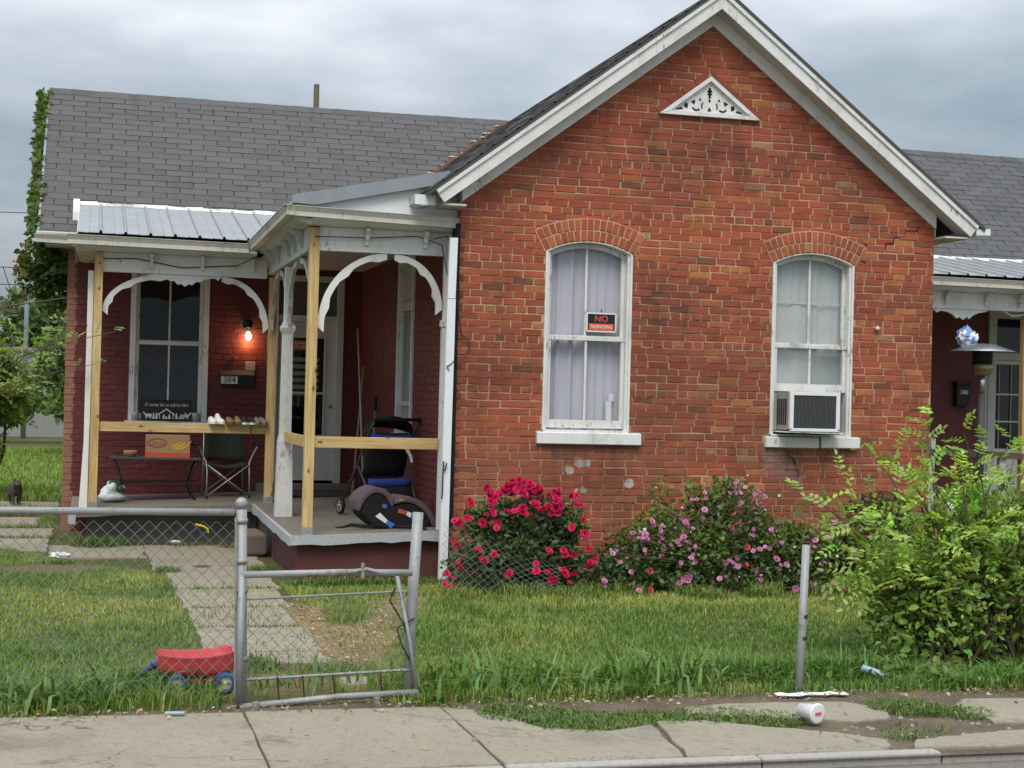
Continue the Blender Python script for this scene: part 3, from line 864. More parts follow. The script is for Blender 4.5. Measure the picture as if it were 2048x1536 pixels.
# --- double-hung windows of the gable wall
def pane(poly, y, parent, mat='glass'):
    n = len(poly); m = MB(); m.add([(x, y, z) for x, z in poly], [tuple(range(n))]); return m.build('pane', mat, parent, fix=False)
def wnd(k, x0, x1, open_z):
    wd = empty('window', (0, 0, 0), parent=house)
    zb = 1.425
    # casing
    m = MB(); m.strip(arch_path(x0+.003, x1-.003, zb, SPR, RISE), arch_path(x0+.045, x1-.045, zb, SPR+.004, RISE-.012), .012, .16)
    m.strip(arch_path(x0+.001, x1-.001, zb, SPR, RISE), arch_path(x0+.022, x1-.022, zb, SPR, RISE-.006), -.006, .010)
    m.build('frame', 'peel', wd)
    a, b = x0+.047, x1-.047; mid = (a+b)/2; zm = 2.285
    # upper sash
    ya, yb = .085, .12
    m = MB(); m.strip(arch_path(a, b, zm, SPR+.002, RISE-.014), arch_path(a+.036, b-.036, zm, SPR-.03, RISE-.025), ya, yb)
    m.bx(a+.037, b-.037, ya+.002, yb, zm, zm+.032); m.build('sash', 'peel2', wd)
    m = MB(); m.bx(mid-.011, mid+.011, ya+.004, yb-.004, zm+.033, SPR+RISE-.058)
    if k == 1: m.bx(a+.037, b-.037, .127, .132, 2.705, 2.725)
    m.build('muntin', 'peel2', wd)
    # lower sash
    yc, yd = .045, .08
    top = zm+.012
    m = MB()
    m.bx(a, a+.036, yc, yd, open_z, top); m.bx(b-.036, b, yc, yd, open_z, top); m.bx(a+.037, b-.037, yc, yd, open_z, open_z+.075); m.bx(a-.002, b+.002, yc-.006, yd, top-.028, top+.004)
    m.build('sash', 'peel2', wd)
    MB().bx(mid-.011, mid+.011, yc+.004, yd-.004, open_z+.076, top-.029).build('muntin', 'peel2', wd)
    gm = 'hazeglass' if k else 'glass'
    ap = arc_pts(a+.036, b-.036, SPR-.03, RISE-.025, 12)
    pane([(a+.036, zm+.03), (mid-.01, zm+.03)]+[q for q in reversed(ap) if q[0] <= mid+.001], .102, wd, gm)
    pane([(mid+.01, zm+.03), (b-.036, zm+.03)]+[q for q in reversed(ap) if q[0] >= mid-.001], .102, wd, gm)
    pane([(a+.036, open_z+.07), (mid-.01, open_z+.07), (mid-.01, top-.025), (a+.036, top-.025)], .062, wd, gm)
    pane([(mid+.01, open_z+.07), (b-.036, open_z+.07), (b-.036, top-.025), (mid+.01, top-.025)], .062, wd, gm)
    s0, s1 = (x0-.055, x1+.108) if k == 0 else (x0-.052, x1+.075)
    if k == 0: MB().cb(s0, s1, -.055, .14, 1.292, 1.405, .008).build('sill', 'white', wd)
    else:
        MB().cb(s0, 3.62, -.05, .14, 1.295, 1.402, .008).build('sill', 'peel', wd)
        MB().cb(3.645, s1, -.055, .14, 1.298, 1.408, .008).build('sill', 'peel', wd)
    m = MB(); m.bx(x0+.01, x1-.01, -.02, .13, 1.4055 if k == 0 else 1.409, 1.427); m.build('stool', 'peel2', wd)
    return wd
wnd(0, *WN[0], 1.445); wnd(1, *WN[1], 1.845)
# --- hidden outer walls so the rooms are dark
MB().prism([(-3.54, -.2), (0, -.2), (0, 3.5), (-3.54, 3.5)], 10.4, 10.6).build('rear_wall', 'painted', house)
m = MB(); m.bx(-3.54, 12, 10.6, 10.8, -.2, 3.6); m.bx(-3.54, -3.30, 5.65, 10.6, -.2, 3.6); m.prism([(5.65, 3.6), (10.6, 3.6), (8.05, 5.5)], -3.54, -3.30, 'yz'); m.build('end_wall', 'painted', house)
MB().bx(4.61, 4.85, .23, 5.4, -.2, 3.5).build('right_side_wall', 'mortar', house)
MB().bx(.3, 4.6, 1.0, 1.02, -.1, 3.6).build('dark_room_sheet', 'near_black', house)  # near-black sheet behind the gable windows stands in for the room's darkness

# --- painted wing wall and side wall
def wing_blocked(zc):
    o = []
    if 1.25 < zc < 3.2: o.append((-2.82, -1.85))
    if zc < 3.2: o.append((-1.12, -.20))
    return o
m = MB()
for a, b, z0, z1 in ((-3.54, -2.80, -.2, 3.5), (-1.87, -1.10, -.2, 3.5), (-.22, .0, -.2, 3.5), (-2.80, -1.87, -.2, 1.28), (-2.80, -1.87, 3.16, 3.5), (-1.10, -.22, 3.16, 3.5), (-1.10, -.22, -.2, .4)): m.bx(a, b, 5.4042, 5.62, z0, z1)
wing = m.build('wing_wall', 'painted', house)
MB().bx(-3.2, 0, 6.6, 6.62, 0, 3.4).build('dark_room_sheet', 'near_black', house)  # near-black sheet, the unlit wing room put into its colour
pc = lambda: (1, 1, 1)
it = lay(-3.54, 0, .2, 3.35, wing_blocked, None, ())
emit_bricks(it, lambda u, z: ((u, 5.4, z), AX_F), 'painted', wing, pc, 150, score=lambda q: -abs(q[2]-1.7)-abs((q[0]+q[1])/2+2.2)*.5, proud=.003)
m = MB()
for a, b, z0, z1 in ((.221, 2.06, -.2, 3.5), (2.90, 5.41, -.2, 3.5), (2.06, 2.90, -.2, 1.28), (2.06, 2.90, 3.22, 3.5)): m.bx(.0042, .22, a, b, z0, z1)
sidew = m.build('side_wall', 'painted', house)
AX_S = Matrix(((0, 1, 0), (-1, 0, 0), (0, 0, 1)))      # local x -> -y, outward (-y) -> -x
it = lay(.0, 5.4, .2, 3.35, lambda z: [(2.04, 2.92)] if 1.25 < z < 3.25 else [], None, ())
emit_bricks(it, lambda u, z: ((0, u, z), AX_S), 'painted', sidew, pc, 120, score=lambda q: -q[0]-abs(q[2]-1.8)*.6, proud=.003)
sw = empty('window', (0, 0, 0), parent=house)
m = MB(); m.strip([(2.06, 1.3), (2.06, 3.2), (2.90, 3.2), (2.90, 1.3)], [(2.12, 1.3), (2.12, 3.13), (2.84, 3.13), (2.84, 1.3)], -.02, .12, 'yz'); m.build('frame', 'peel', sw)
MB().bx(.05, .07, 2.12, 2.84, 2.72, 3.13).build('panel', 'oldwhite', sw)
m = MB(); m.bx(.02, .06, 2.12, 2.84, 2.62, 2.715); m.bx(.02, .06, 2.12, 2.84, 1.60, 1.65); m.bx(.03, .06, 2.12, 2.16, 1.65, 2.61); m.bx(.03, .06, 2.80, 2.84, 1.65, 2.61); m.build('sash', 'oldwhite', sw)
m = MB(); m.add([(.05, 2.16, 1.65), (.05, 2.80, 1.65), (.05, 2.80, 2.62), (.05, 2.16, 2.62)], [(0, 1, 2, 3)]); m.build('pane', 'hazeglass', sw, fix=False)
m = MB(); m.add([(.05, 2.16, 1.32), (.05, 2.80, 1.32), (.05, 2.80, 1.60), (.05, 2.16, 1.60)], [(0, 1, 2, 3)]); m.build('pane', 'hazeglass', sw, fix=False)
MB().bx(-.05, .1, 2.02, 2.94, 1.22, 1.298).build('sill', 'peel', sw)
# wing window
ww = empty('window', (0, 0, 0), parent=house)
m = MB(); m.strip([(-2.80, 1.33), (-2.80, 3.16), (-1.87, 3.16), (-1.87, 1.33)], [(-2.735, 1.33), (-2.735, 3.10), (-1.935, 3.10), (-1.935, 1.33)], 5.375, 5.52); m.build('frame', 'peel', ww)
m = MB()
for z0, z1, y in ((2.275, 3.10, 5.46), (1.345, 2.285, 5.42)):
    m.bx(-2.733, -2.69, y, y+.03, z0, z1); m.bx(-1.98, -1.937, y, y+.03, z0, z1); m.bx(-2.689, -1.981, y, y+.03, z1-.035, z1); m.bx(-2.689, -1.981, y, y+.03, z0, z0+(.07 if z0 < 2 else .03))
m.build('sash', 'peel2', ww)
m = MB(); m.bx(-2.345, -2.325, 5.464, 5.486, 2.306, 3.064); m.bx(-2.345, -2.325, 5.424, 5.446, 1.416, 2.249); m.build('muntin', 'peel2', ww)
for z0, z1, y in ((2.30, 3.07, 5.475), (1.41, 2.255, 5.435)):
    for a, b in ((-2.69, -2.344), (-2.326, -1.98)): pane([(a, z0), (b, z0), (b, z1), (a, z1)], y, ww)
MB().cb(-2.84, -1.83, 5.33, 5.5, 1.27, 1.328, .006).build('sill', 'peel2', ww)
# door
dr = empty('door', (0, 0, 0), parent=house)
m = MB(); m.strip([(-1.10, .60), (-1.10, 3.16), (-.22, 3.16), (-.22, .60)], [(-1.03, .60), (-1.03, 3.09), (-.30, 3.09), (-.30, .60)], 5.37, 5.54); m.bx(-1.03, -.30, 5.39, 5.5, 2.60, 2.67); m.build('frame', 'doorwhite', dr)
MB().bx(-1.03, -.30, 5.45, 5.47, 2.67, 3.09).build('transom_panel', 'farroof', dr)
m = MB(); m.bx(-1.028, -.90, 5.44, 5.48, .63, 2.598); m.bx(-.425, -.302, 5.44, 5.48, .63, 2.598); m.bx(-.899, -.426, 5.44, 5.48, .63, 1.19); m.bx(-.899, -.426, 5.44, 5.48, 2.40, 2.598); m.bx(-.899, -.426, 5.435, 5.47, 1.70, 1.725)
m.bx(-.90, -.875, 5.425, 5.439, 1.17, 2.42); m.bx(-.45, -.425, 5.425, 5.439, 1.17, 2.42); m.bx(-.874, -.451, 5.425, 5.439, 1.17, 1.195); m.bx(-.874, -.451, 5.425, 5.439, 2.395, 2.42)
m.build('leaf', 'doorwhite', dr)
pane([(-.9, 1.19), (-.425, 1.19), (-.425, 2.4), (-.9, 2.4)], 5.458, dr)
MB().lathe([(.0, -.05), (.022, -.045), (.026, -.03), (.012, -.02), (.012, 0)], (-.36, 5.44, 1.55), 10, 1).build('handle', 'brass', dr, True)
MB().cb(-1.26, -.06, 5.15, 5.40, .40, .598, .01).build('step', 'found', dr)
m = MB()
for i in range(6): m.bx(-.86, -.50, 5.50, 5.505, 2.10-.085*i, 2.15-.085*i)
m.build('blind_slat', 'farwall', dr, kind='stuff')
MB().bx(-.86, -.60, 5.440, 5.443, 2.24, 2.36).build('door_sign', 'redprint', dr)
letters('BEWARE', .05, dr, (-.73, 5.4385, 2.325), 'whiteprint', sx=.9); letters('OF DOG', .05, dr, (-.73, 5.4385, 2.275), 'whiteprint', sx=.9)

# --- roofs
ST = .7607
def zmain(y): return 3.476+ST*(y-5.05)
YR, ZR = 8.0, zmain(8.0)
def sl_box(m, y0, z0, y1, z1, x0, x1, th=.05):
    m.add([(x0, y0, z0-th), (x1, y0, z0-th), (x1, y1, z1-th), (x0, y1, z1-th), (x0, y0, z0), (x1, y0, z0), (x1, y1, z1), (x0, y1, z1)],
          [(0, 3, 2, 1), (4, 5, 6, 7), (0, 1, 5, 4), (1, 2, 6, 5), (2, 3, 7, 6), (3, 0, 4, 7)])
m = MB(); m.tc = (.6, .6, .6)
m.tc = (.35, .35, .35); sl_box(m, 5.02, zmain(5.02)-.004, YR, ZR-.004, -3.87, 12, .06); sl_box(m, YR, ZR-.004, 11.0, ZR-.004-ST*3, -3.87, 12, .06)
roof = m.build('wing_roof', 'shingle', house, tint=True)
nrm = math.hypot(1, ST)
def left_u(s0):
    z = 3.455+s0*ST/nrm
    xv = XA-(5.66-z)/SL
    return (0, max(.3, xv+3.87+.02))
shingle_field('shingle', (-3.87, 5.02, zmain(5.02)), (1, 0, 0), (0, 1, ST), left_u, (YR-5.02)*nrm-.02, roof, 'shingle', 300, score=lambda p: -(p-CAMP).length-(5 if p.y < 5.55 else 0))
def right_u(s0):
    z = 3.455+s0*ST/nrm; xv = XA+(5.66-z)/SL
    return (max(xv, 6.2)-4.9, 6.6)
shingle_field('shingle', (4.9, 5.02, zmain(5.02)), (1, 0, 0), (0, 1, ST), right_u, (YR-5.02)*nrm-.02, roof, 'shingle2', 120, score=lambda p: -(p-CAMP).length-(5 if p.y < 5.5 else 0))
m = MB()
x = -3.88
while x < 12:
    k = random.uniform(.8, 1.15); m.tc = (k, k, k)
    sag = -.012*math.sin((x+3.9)/6.3*PI) if x < 2.4 else 0
    a, b, zt = x, x+.30, ZR+.022+sag+random.uniform(-.003, .003)
    m.add([(a, YR-.12, zt-.095), (b, YR-.12, zt-.100), (b, YR, zt-.006), (a, YR, zt), (b, YR+.12, zt-.100), (a, YR+.12, zt-.095)], [(0, 1, 2, 3), (3, 2, 4, 5)])
    x += .143
m.build('ridge_cap', 'shingle', roof, tint=True, fix=False)
m = MB(); m.add([], []); 
m.strip([(5.0, zmain(5.0)-.07), (YR, ZR-.07)], [(5.0, zmain(5.0)+.012), (YR, ZR+.012)], -3.895, -3.868, 'yz'); m.build('drip_edge', 'trim', roof)
# gable roof deck, rakes, soffit, frieze
ZR2 = ZF+.205
def rk(x, o): return ZF+o-SL*abs(x-XA)
m = MB(); m.tc = (.75, .75, .75)
XL, XR = -.36, 5.26
m.strip([(XL, rk(XL, .212)), (XA, ZF+.212)], [(XL, rk(XL, .170)), (XA, ZF+.170)], -.262, 8.0)
m.strip([(XA, ZF+.212), (XR, rk(XR, .212))], [(XA, ZF+.170), (XR, rk(XR, .170))], -.262, 8.0)
groof = m.build('gable_roof', 'shingle', house, tint=True)
nr2 = math.hypot(1, SL)
def gu(s0):
    x_ = XL+s0/nr2; z_ = rk(x_, .215); yv = 5.05+(z_-3.476)/ST
    return (0, yv+.27)
shingle_field('shingle', (XL, -.27, rk(XL, .214)), (0, 1, 0), (1, 0, SL), gu, (XA-XL)*nr2, groof, 'shingle', 0)
m = MB()
for k_, yy0, yy1, o0, o1 in (('a', -.239, -.214, 0, .168), ('b', -.262, -.240, .118, .169)):
    pass
def rake(xe, sg):
    # lower end cut square to the slope
    zb = rk(xe, 0); nx, nz = sg*.601, .799
    return zb, nx, nz
for sg, xe in ((-1, -.211), (1, 5.114)):
    zb, nx, nz = rake(xe, sg)
    p0, p1 = (XA, ZF), (xe, zb); q0, q1 = (XA, ZF+.168), (xe+nx*.134, zb+nz*.134)
    MB().strip([q0, q1], [p0, p1], -.239, -.214).build('rake_board', 'peel' if sg > 0 else 'white', house)
    c0, c1 = (XA, ZF+.125), (xe+nx*.100, zb+nz*.100)
    MB().strip([(XA, ZF+.171), (xe+nx*.137, zb+nz*.137)], [c0, c1], -.258, -.2395).build('rake_moulding', 'white', house)
    MB().strip([(XA, ZF+.05), (xe, zb+.05)], [(XA, ZF+.022), (xe, zb+.022)], -.2135, -.004).build('soffit', 'soffit', house)
    xf = 0.0 if sg < 0 else 4.85
    MB().strip([(XA, ZF+.02), (xf, rk(xf, .02))], [(XA, ZF-.115), (xf, rk(xf, -.115))], -.032, -.006).build('frieze_board', 'white', house)
    # closed eave soffit running back along the side
    xs0 = xf; xs1 = xe
    MB().bx(min(xs0, xs1), max(xs0, xs1), -.21, 5.3, rk(xe, 0)-.02, rk(xe, 0)-.002).build('eave_soffit', 'soffit', house)
    MB().bx(xf-.012 if sg < 0 else xf, xf if sg < 0 else xf+.012, .0, 5.3, rk(xf, -.09)-.1, rk(xf, 0)-.0).build('eave_frieze', 'soffit', house)
# gutter stubs hanging at both eaves
m = MB(); m.prism([(-.46, 3.53), (-.46, 3.455), (-.40, 3.43), (-.29, 3.44), (-.27, 3.535), (-.28, 3.535), (-.30, 3.455), (-.40, 3.445), (-.445, 3.465), (-.448, 3.53)], -.12, 4.8); m.build('eave_gutter', 'dirtywhite', house)
m = MB(); m.prism([(5.17, 3.49), (5.18, 3.43), (5.28, 3.44), (5.33, 3.50), (5.32, 3.505), (5.27, 3.455), (5.19, 3.445), (5.18, 3.49)], -.24, 5.0); m.build('eave_gutter', 'vinyl', house)
MB().bx(5.175, 5.33, -.243, -.238, 3.44, 3.50).build('gutter_end', 'vinyl', house)
MB().bx(-.46, -.27, -.123, -.118, 3.44, 3.53).build('gutter_end', 'vinyl', house)
# valley flashing with rust and leaf debris
va = [(XA-(5.66-z)/SL, 5.05+(z-3.476)/ST, z) for z in np.linspace(3.9, 5.64, 24)]
m = MB(); m.tube([(p[0], p[1], p[2]+.012) for p in va], [.03+.012*random.random() for _ in va], 5); m.build('valley', 'rust', roof)
m = MB()
for i in range(26):
    p = va[int(random.uniform(0, 23))]; m.ell((p[0]+random.uniform(-.03, .03), p[1]+random.uniform(-.03, .03), p[2]+.045), (.035*random.uniform(.4, 1.6), .03, .012), 6, 4)
m.build('valley_patch', 'litterwhite', roof)
m = MB(); sl_box(m, 4.92, 3.50, 5.02, 3.52, -3.9, -3.45, .02); m.bx(-3.80, -3.45, 4.99, 5.40, 3.36, 3.375); m.build('eave_board', 'oldwhite', house)
def kgutter(m, a, b, out, w_=.095, h=.09):
    """open K-profile gutter from a to b (top outer edge), out = outward unit vector"""
    a, b, o = Vector(a), Vector(b), Vector(out); z = Vector((0, 0, 1))
    prof = [(0, 0), (-.012, 0), (-.012, -.02), (-.03, -h*.55), (-.03, -h), (-w_, -h), (-w_, .0), (-w_+.006, 0), (-w_+.006, -h+.006), (-.036, -h+.006), (-.036, -h*.5), (-.018, -.022), (-.018, -.006), (0, -.006)]
    n = len(prof)
    vs = [p+o*u+z*v for p in (a, b) for (u, v) in prof]
    fs = [(i, (i+1) % n, (i+1) % n+n, i+n) for i in range(n)]+[tuple(range(n)), tuple(range(2*n-1, n-1, -1))]
    m.add(vs, fs)
m = MB(); kgutter(m, (-3.92, 4.90, 3.475), (-3.5, 4.90, 3.465), (0, -1, 0)); m.build('eave_gutter', 'dirtywhite', house)

# --- porch on the left (L-shaped) ------------------------------------------------
def dz(x, y): return .455+.035*x+.015*(y-.3)
m = MB()
def deck_slab(m, x0, x1, y0, y1, th, lift=0):
    m.add([(x0, y0, dz(x0, y0)-th), (x1, y0, dz(x1, y0)-th), (x1, y1, dz(x1, y1)-th), (x0, y1, dz(x0, y1)-th), (x0, y0, dz(x0, y0)+lift), (x1, y0, dz(x1, y0)+lift), (x1, y1, dz(x1, y1)+lift), (x0, y1, dz(x0, y1)+lift)],
          [(0, 3, 2, 1), (4, 5, 6, 7), (0, 1, 5, 4), (1, 2, 6, 5), (2, 3, 7, 6), (3, 0, 4, 7)])
deck_slab(m, -1.44, 0, .27, 5.4, .08); deck_slab(m, -3.42, -1.441, 3.64, 5.4, .08)
porch = m.build('porch', 'slab', house)
m = MB()
def edge(a, b, ox, oy):
    n = 14
    for i in range(n):
        t0, t1 = i/n, (i+1)/n
        p = [(a[0]+(b[0]-a[0])*t, a[1]+(b[1]-a[1])*t) for t in (t0, t1)]
        j0, j1 = (edge.j, random.uniform(-.008, .012)); edge.j = j1
        q = [(p[0][0]+ox, p[0][1]+oy), (p[1][0]+ox, p[1][1]+oy)]
        zt = [dz(*p[0])+.002, dz(*p[1])+.002]
        m.add([(q[0][0], q[0][1], zt[0]), (q[1][0], q[1][1], zt[1]), (p[1][0], p[1][1], zt[1]), (p[0][0], p[0][1], zt[0]), (q[0][0], q[0][1], zt[0]-.085-j0), (q[1][0], q[1][1], zt[1]-.085-j1), (p[1][0], p[1][1], zt[1]-.085-j1), (p[0][0], p[0][1], zt[0]-.085-j0)],
              [(0, 1, 2, 3), (4, 7, 6, 5), (0, 4, 5, 1), (2, 6, 7, 3), (1, 5, 6, 2), (0, 3, 7, 4)])
edge.j = 0
edge((-1.46, .27), (0, .27), 0, -.03); edge((-1.44, 3.64), (-1.44, .27), -.03, 0)
m.build('deck_edge', 'greyedge', porch)
m = MB(); edge((-3.42, 3.64), (-1.47, 3.64), 0, -.03); m.build('deck_edge', 'slab', porch)
m = MB(); m.bx(-1.38, -.001, .33, .45, -.1, .37); m.bx(-1.38, -1.27, .451, 2.25, -.1, .37); m.build('porch_base', 'maroonwall', porch)
m = MB(); m.bx(-3.25, -1.39, 3.86, 4.0, -.1, .34); m.bx(-1.38, -1.27, 2.252, 3.86, -.1, .36); m.build('porch_base', 'found', porch)
MB().cb(-3.44, -3.36, 3.60, 3.68, .22, .385, .008).build('deck_corner', 'greyedge', porch)
PW = .0445
for px, py, zt in ((-1.30, .315, 3.225), (-1.285, 3.72, 3.0), (-3.19, 3.69, 3.16)):
    z0 = dz(px, py)
    m = MB(); m.cb(px-PW, px+PW, py-PW, py+PW, z0+.012, zt, .004); m.build('post', 'pinez', porch)
    m = MB(); m.bx(px-PW-.002, px+PW+.002, py-PW-.003, py-PW-.0005, z0+.002, z0+.075); m.bx(px-PW-.01, px+PW+.01, py-PW-.01, py+PW+.01, z0, z0+.011); m.lathe([(0, -.008), (.008, -.006), (.008, 0)], (px, py-PW-.003, z0+.04), 8, 1)
    m.build('post_shoe', 'galv', porch)
MB().cb(-3.144, -1.332, 3.69, 3.728, 1.237, 1.342, .003).build('rail', 'pinex', porch)
MB().cb(-1.254, -.10, .30, .338, 1.209, 1.314, .003).build('rail', 'pinex', porch)
MB().cb(-1.318, -1.28, .362, 2.08, 1.205, 1.308, .003).build('rail', 'pinex', porch)
# turned-looking old square post, peeling
px, py = -1.30, 2.16; z0 = dz(px, py)
m = MB()
def frust(z0, z1, a, b):
    m.add([(px-a, py-a, z0), (px+a, py-a, z0), (px+a, py+a, z0), (px-a, py+a, z0), (px-b, py-b, z1), (px+b, py-b, z1), (px+b, py+b, z1), (px-b, py+b, z1)], [(0, 3, 2, 1), (4, 5, 6, 7), (0, 1, 5, 4), (1, 2, 6, 5), (2, 3, 7, 6), (3, 0, 4, 7)])
frust(z0, 1.20, .085, .072); frust(1.201, 1.28, .072, .058); frust(1.281, 2.30, .058, .050); frust(2.301, 2.335, .050, .06); frust(2.336, 2.37, .065, .075); frust(2.371, 2.40, .075, .066); frust(2.401, 2.45, .055, .042); frust(2.451, 3.0, .042, .040)
m.build('old_post', 'peel2', porch)
m = MB(); m.bx(-.085, -.008, .29, .36, .46, 2.36); m.bx(-.095, -.008, .28, .37, 2.361, 2.42); m.bx(-.078, -.008, .295, .355, 2.421, 3.02); m.build('pilaster', 'peel', porch)
m = MB(); m.bx(-3.30, -3.24, 3.74, 3.80, .40, 2.99); m.build('pilaster', 'white', porch)
m = MB(); m.add([(-3.335, 3.70, .385), (-3.245, 3.70, .385), (-3.245, 3.72, 1.30), (-3.29, 3.72, 1.33), (-3.335, 3.72, .385), (-3.245, 3.735, .385), (-3.245, 3.745, 1.30), (-3.29, 3.745, 1.33)], [(0, 1, 2, 3), (4, 7, 6, 5), (0, 3, 7, 4), (1, 5, 6, 2), (2, 6, 7, 3), (0, 4, 5, 1)]); m.build('leaning_board', 'white', porch)
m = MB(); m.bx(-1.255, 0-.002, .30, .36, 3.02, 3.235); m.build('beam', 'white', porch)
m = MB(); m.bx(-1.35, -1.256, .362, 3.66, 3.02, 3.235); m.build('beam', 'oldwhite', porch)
m = MB(); m.bx(-3.145, -1.36, 3.70, 3.78, 2.985, 3.195); m.build('beam', 'white', porch)
m = MB(); m.bx(-1.40, .0, .29, 5.39, 3.24, 3.255); m.bx(-3.45, -1.401, 3.70, 5.39, 3.20, 3.215); m.build('ceiling', 'soffit', porch)
# crown, gutters
m = MB()
m.prism([(.29, 3.237), (.20, 3.25), (.12, 3.29), (.12, 3.31), (.30, 3.31)], -1.40, -.01, 'yz')
m.prism([(3.69, 3.197), (3.60, 3.21), (3.45, 3.23), (3.45, 3.26), (3.70, 3.27)], -3.45, -1.5, 'yz')
m.build('crown', 'white', porch)
m = MB(); m.prism([(-1.352, 3.237), (-1.44, 3.25), (-1.52, 3.29), (-1.52, 3.31), (-1.35, 3.31)], .12, 3.6); m.build('crown', 'oldwhite', porch)
m = MB(); kgutter(m, (-1.60, .03, 3.392), (-.0, .03, 3.352), (0, -1, 0)); m.build('gutter', 'dirtywhite', porch)
m = MB(); kgutter(m, (-1.62, 3.42, 3.352), (-1.62, .03, 3.392), (-1, 0, 0)); m.build('gutter', 'dirtywhite', porch)
m = MB(); kgutter(m, (-3.52, 3.34, 3.345), (-1.60, 3.34, 3.332), (0, -1, 0), .1, .1); m.build('gutter', 'dirtywhite', porch)
# shed roof over the front leg: white tympanum board, metal edge, decking
m = MB(); m.prism([(-1.50, 3.36), (-.005, 3.33), (-.005, 3.70), (-.33, 3.66), (-1.50, 3.42)], .13, .15); m.build('tympanum', 'vinyl', porch)
m = MB(); m.prism([(-1.54, 3.415), (-1.34, 3.405), (-.10, 3.675), (-.10, 3.79), (-1.54, 3.485)], .06, .085); m.build('roof_edge', 'trim', porch)
m = MB()
m.add([(-1.56, .07, 3.40), (-.02, .07, 3.73), (-.02, 5.0, 3.73), (-1.56, 5.0, 3.40), (-1.56, .07, 3.425), (-.02, .07, 3.755), (-.02, 5.0, 3.755), (-1.56, 5.0, 3.425)], [(0, 3, 2, 1), (4, 5, 6, 7), (0, 1, 5, 4), (1, 2, 6, 5), (2, 3, 7, 6), (3, 0, 4, 7)]); m.build('porch_roof', 'metal', porch)
def ribroof(x0, x1, y0, z0, y1, z1, parent, step=.262, skew=0):
    m = MB(); prof = []
    x = x0
    while x < x1:
        prof += [(x, 0), (x+step*.42, .0), (x+step*.46, .006), (x+step*.50, 0), (x+step*.84, 0), (x+step*.88, .028), (x+step*.94, .028), (x+step*.98, 0)]; x += step
    n = len(prof)
    vs = [(u, y0+random.uniform(-.006, .006), z0+v) for u, v in prof]+[(u, y1, z1+v) for u, v in prof]+[(u, y0, z0+v-.006) for u, v in prof]
    fs = [(i, i+1, i+1+n, i+n) for i in range(n-1)]+[(i, i+2*n, i+1+2*n, i+1) for i in range(n-1)]
    m.add(vs, fs); return m.build('metal_roof', 'metal', parent, fix=False)
ribroof(-3.42, -1.0, 3.38, 3.375, 5.60, zmain(5.60)+.02, porch)
m = MB(); 
for i in range(12):
    a = -3.44+i*.21
    m.add([(a, 5.56, zmain(5.56)+.045), (a+.215, 5.56, zmain(5.56)+.045), (a+.215, 5.63, zmain(5.63)+.03+random.uniform(0, .02)), (a, 5.63, zmain(5.63)+.03+random.uniform(0, .02))], [(0, 1, 2, 3)])
m.build('flashing', 'peel2', porch, fix=False)
m = MB(); m.prism([(3.40, 3.36), (5.60, zmain(5.6)+.02), (5.60, zmain(5.6)-.2), (5.3, 3.36)], -3.43, -3.42, 'yz'); m.prism([(5.35, 3.80), (5.58, zmain(5.58)+.10), (5.52, zmain(5.52)-.05), (5.3, 3.6)], -3.50, -3.425, 'yz'); m.build('roof_end', 'peel2', porch)
# corbels
def corbel(x, y, z, parent, ax='y', mat='white'):
    m = MB()
    pr = [(0, 0), (-.10, 0), (-.105, -.03), (-.06, -.06), (-.055, -.10), (-.03, -.115), (-.025, -.15), (0, -.165)]
    if ax == 'y': m.prism([(y+a, z+b) for a, b in pr], x-.018, x+.018, 'yz')
    else: m.prism([(x+a, z+b) for a, b in pr], y-.018, y+.018, 'xz')
    m.build('corbel', mat, parent)
for x in (-.82, -.27): corbel(x, .298, 3.235, porch)
for x in (-2.63, -2.08, -1.53): corbel(x, 3.698, 3.195, porch)
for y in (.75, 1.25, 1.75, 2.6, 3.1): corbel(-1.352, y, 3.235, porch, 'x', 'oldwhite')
# sawn arch brackets
def bracket(x0, z0, x1, z1, c, th, parent, ax='xz', wd=.06, mat='white'):
    """quarter ellipse from (x0,z0) at the post up to (x1,z1) under the beam"""
    A, B = [], []; n = 22
    sg = 1 if x1 > x0 else -1
    for i in range(n+1):
        t = i/n*PI/2
        bump = .022 if i in (4, 12, 20) else (.012 if i in (3, 5, 11, 13, 19, 21) else 0)
        A.append((x1-(x1-x0)*math.cos(t), z0+(z1-z0)*math.sin(t)))
        rx, rz = abs(x1-x0)-wd-bump, z1-z0-wd*.9-bump
        B.append((x1-sg*rx*math.cos(t), z0+rz*math.sin(t)-(.05 if i == 0 else 0)))
    m = MB(); m.strip(A, B, c-th/2, c+th/2, ax); m.build('bracket', mat, parent)
bracket(-1.253, 2.32, -.62, 3.018, .33, .035, porch); bracket(-.088, 2.52, -.55, 3.018, .33, .035, porch)
bracket(-3.143, 2.56, -2.45, 2.983, 3.74, .035, porch); bracket(-1.332, 2.42, -1.86, 2.983, 3.74, .035, porch)
m = MB(); m.prism([(-2.66, 2.984), (-2.62, 2.94), (-2.58, 2.965), (-2.52, 2.955), (-2.47, 2.94), (-2.42, 2.91), (-2.38, 2.915), (-2.34, 2.875), (-2.30, 2.885), (-2.26, 2.855), (-2.22, 2.885), (-2.18, 2.875), (-2.14, 2.915), (-2.10, 2.91), (-2.05, 2.94), (-2.0, 2.955), (-1.93, 2.96), (-1.90, 2.935), (-1.86, 2.984)], 3.72, 3.755); m.build('pendant', 'white', porch)
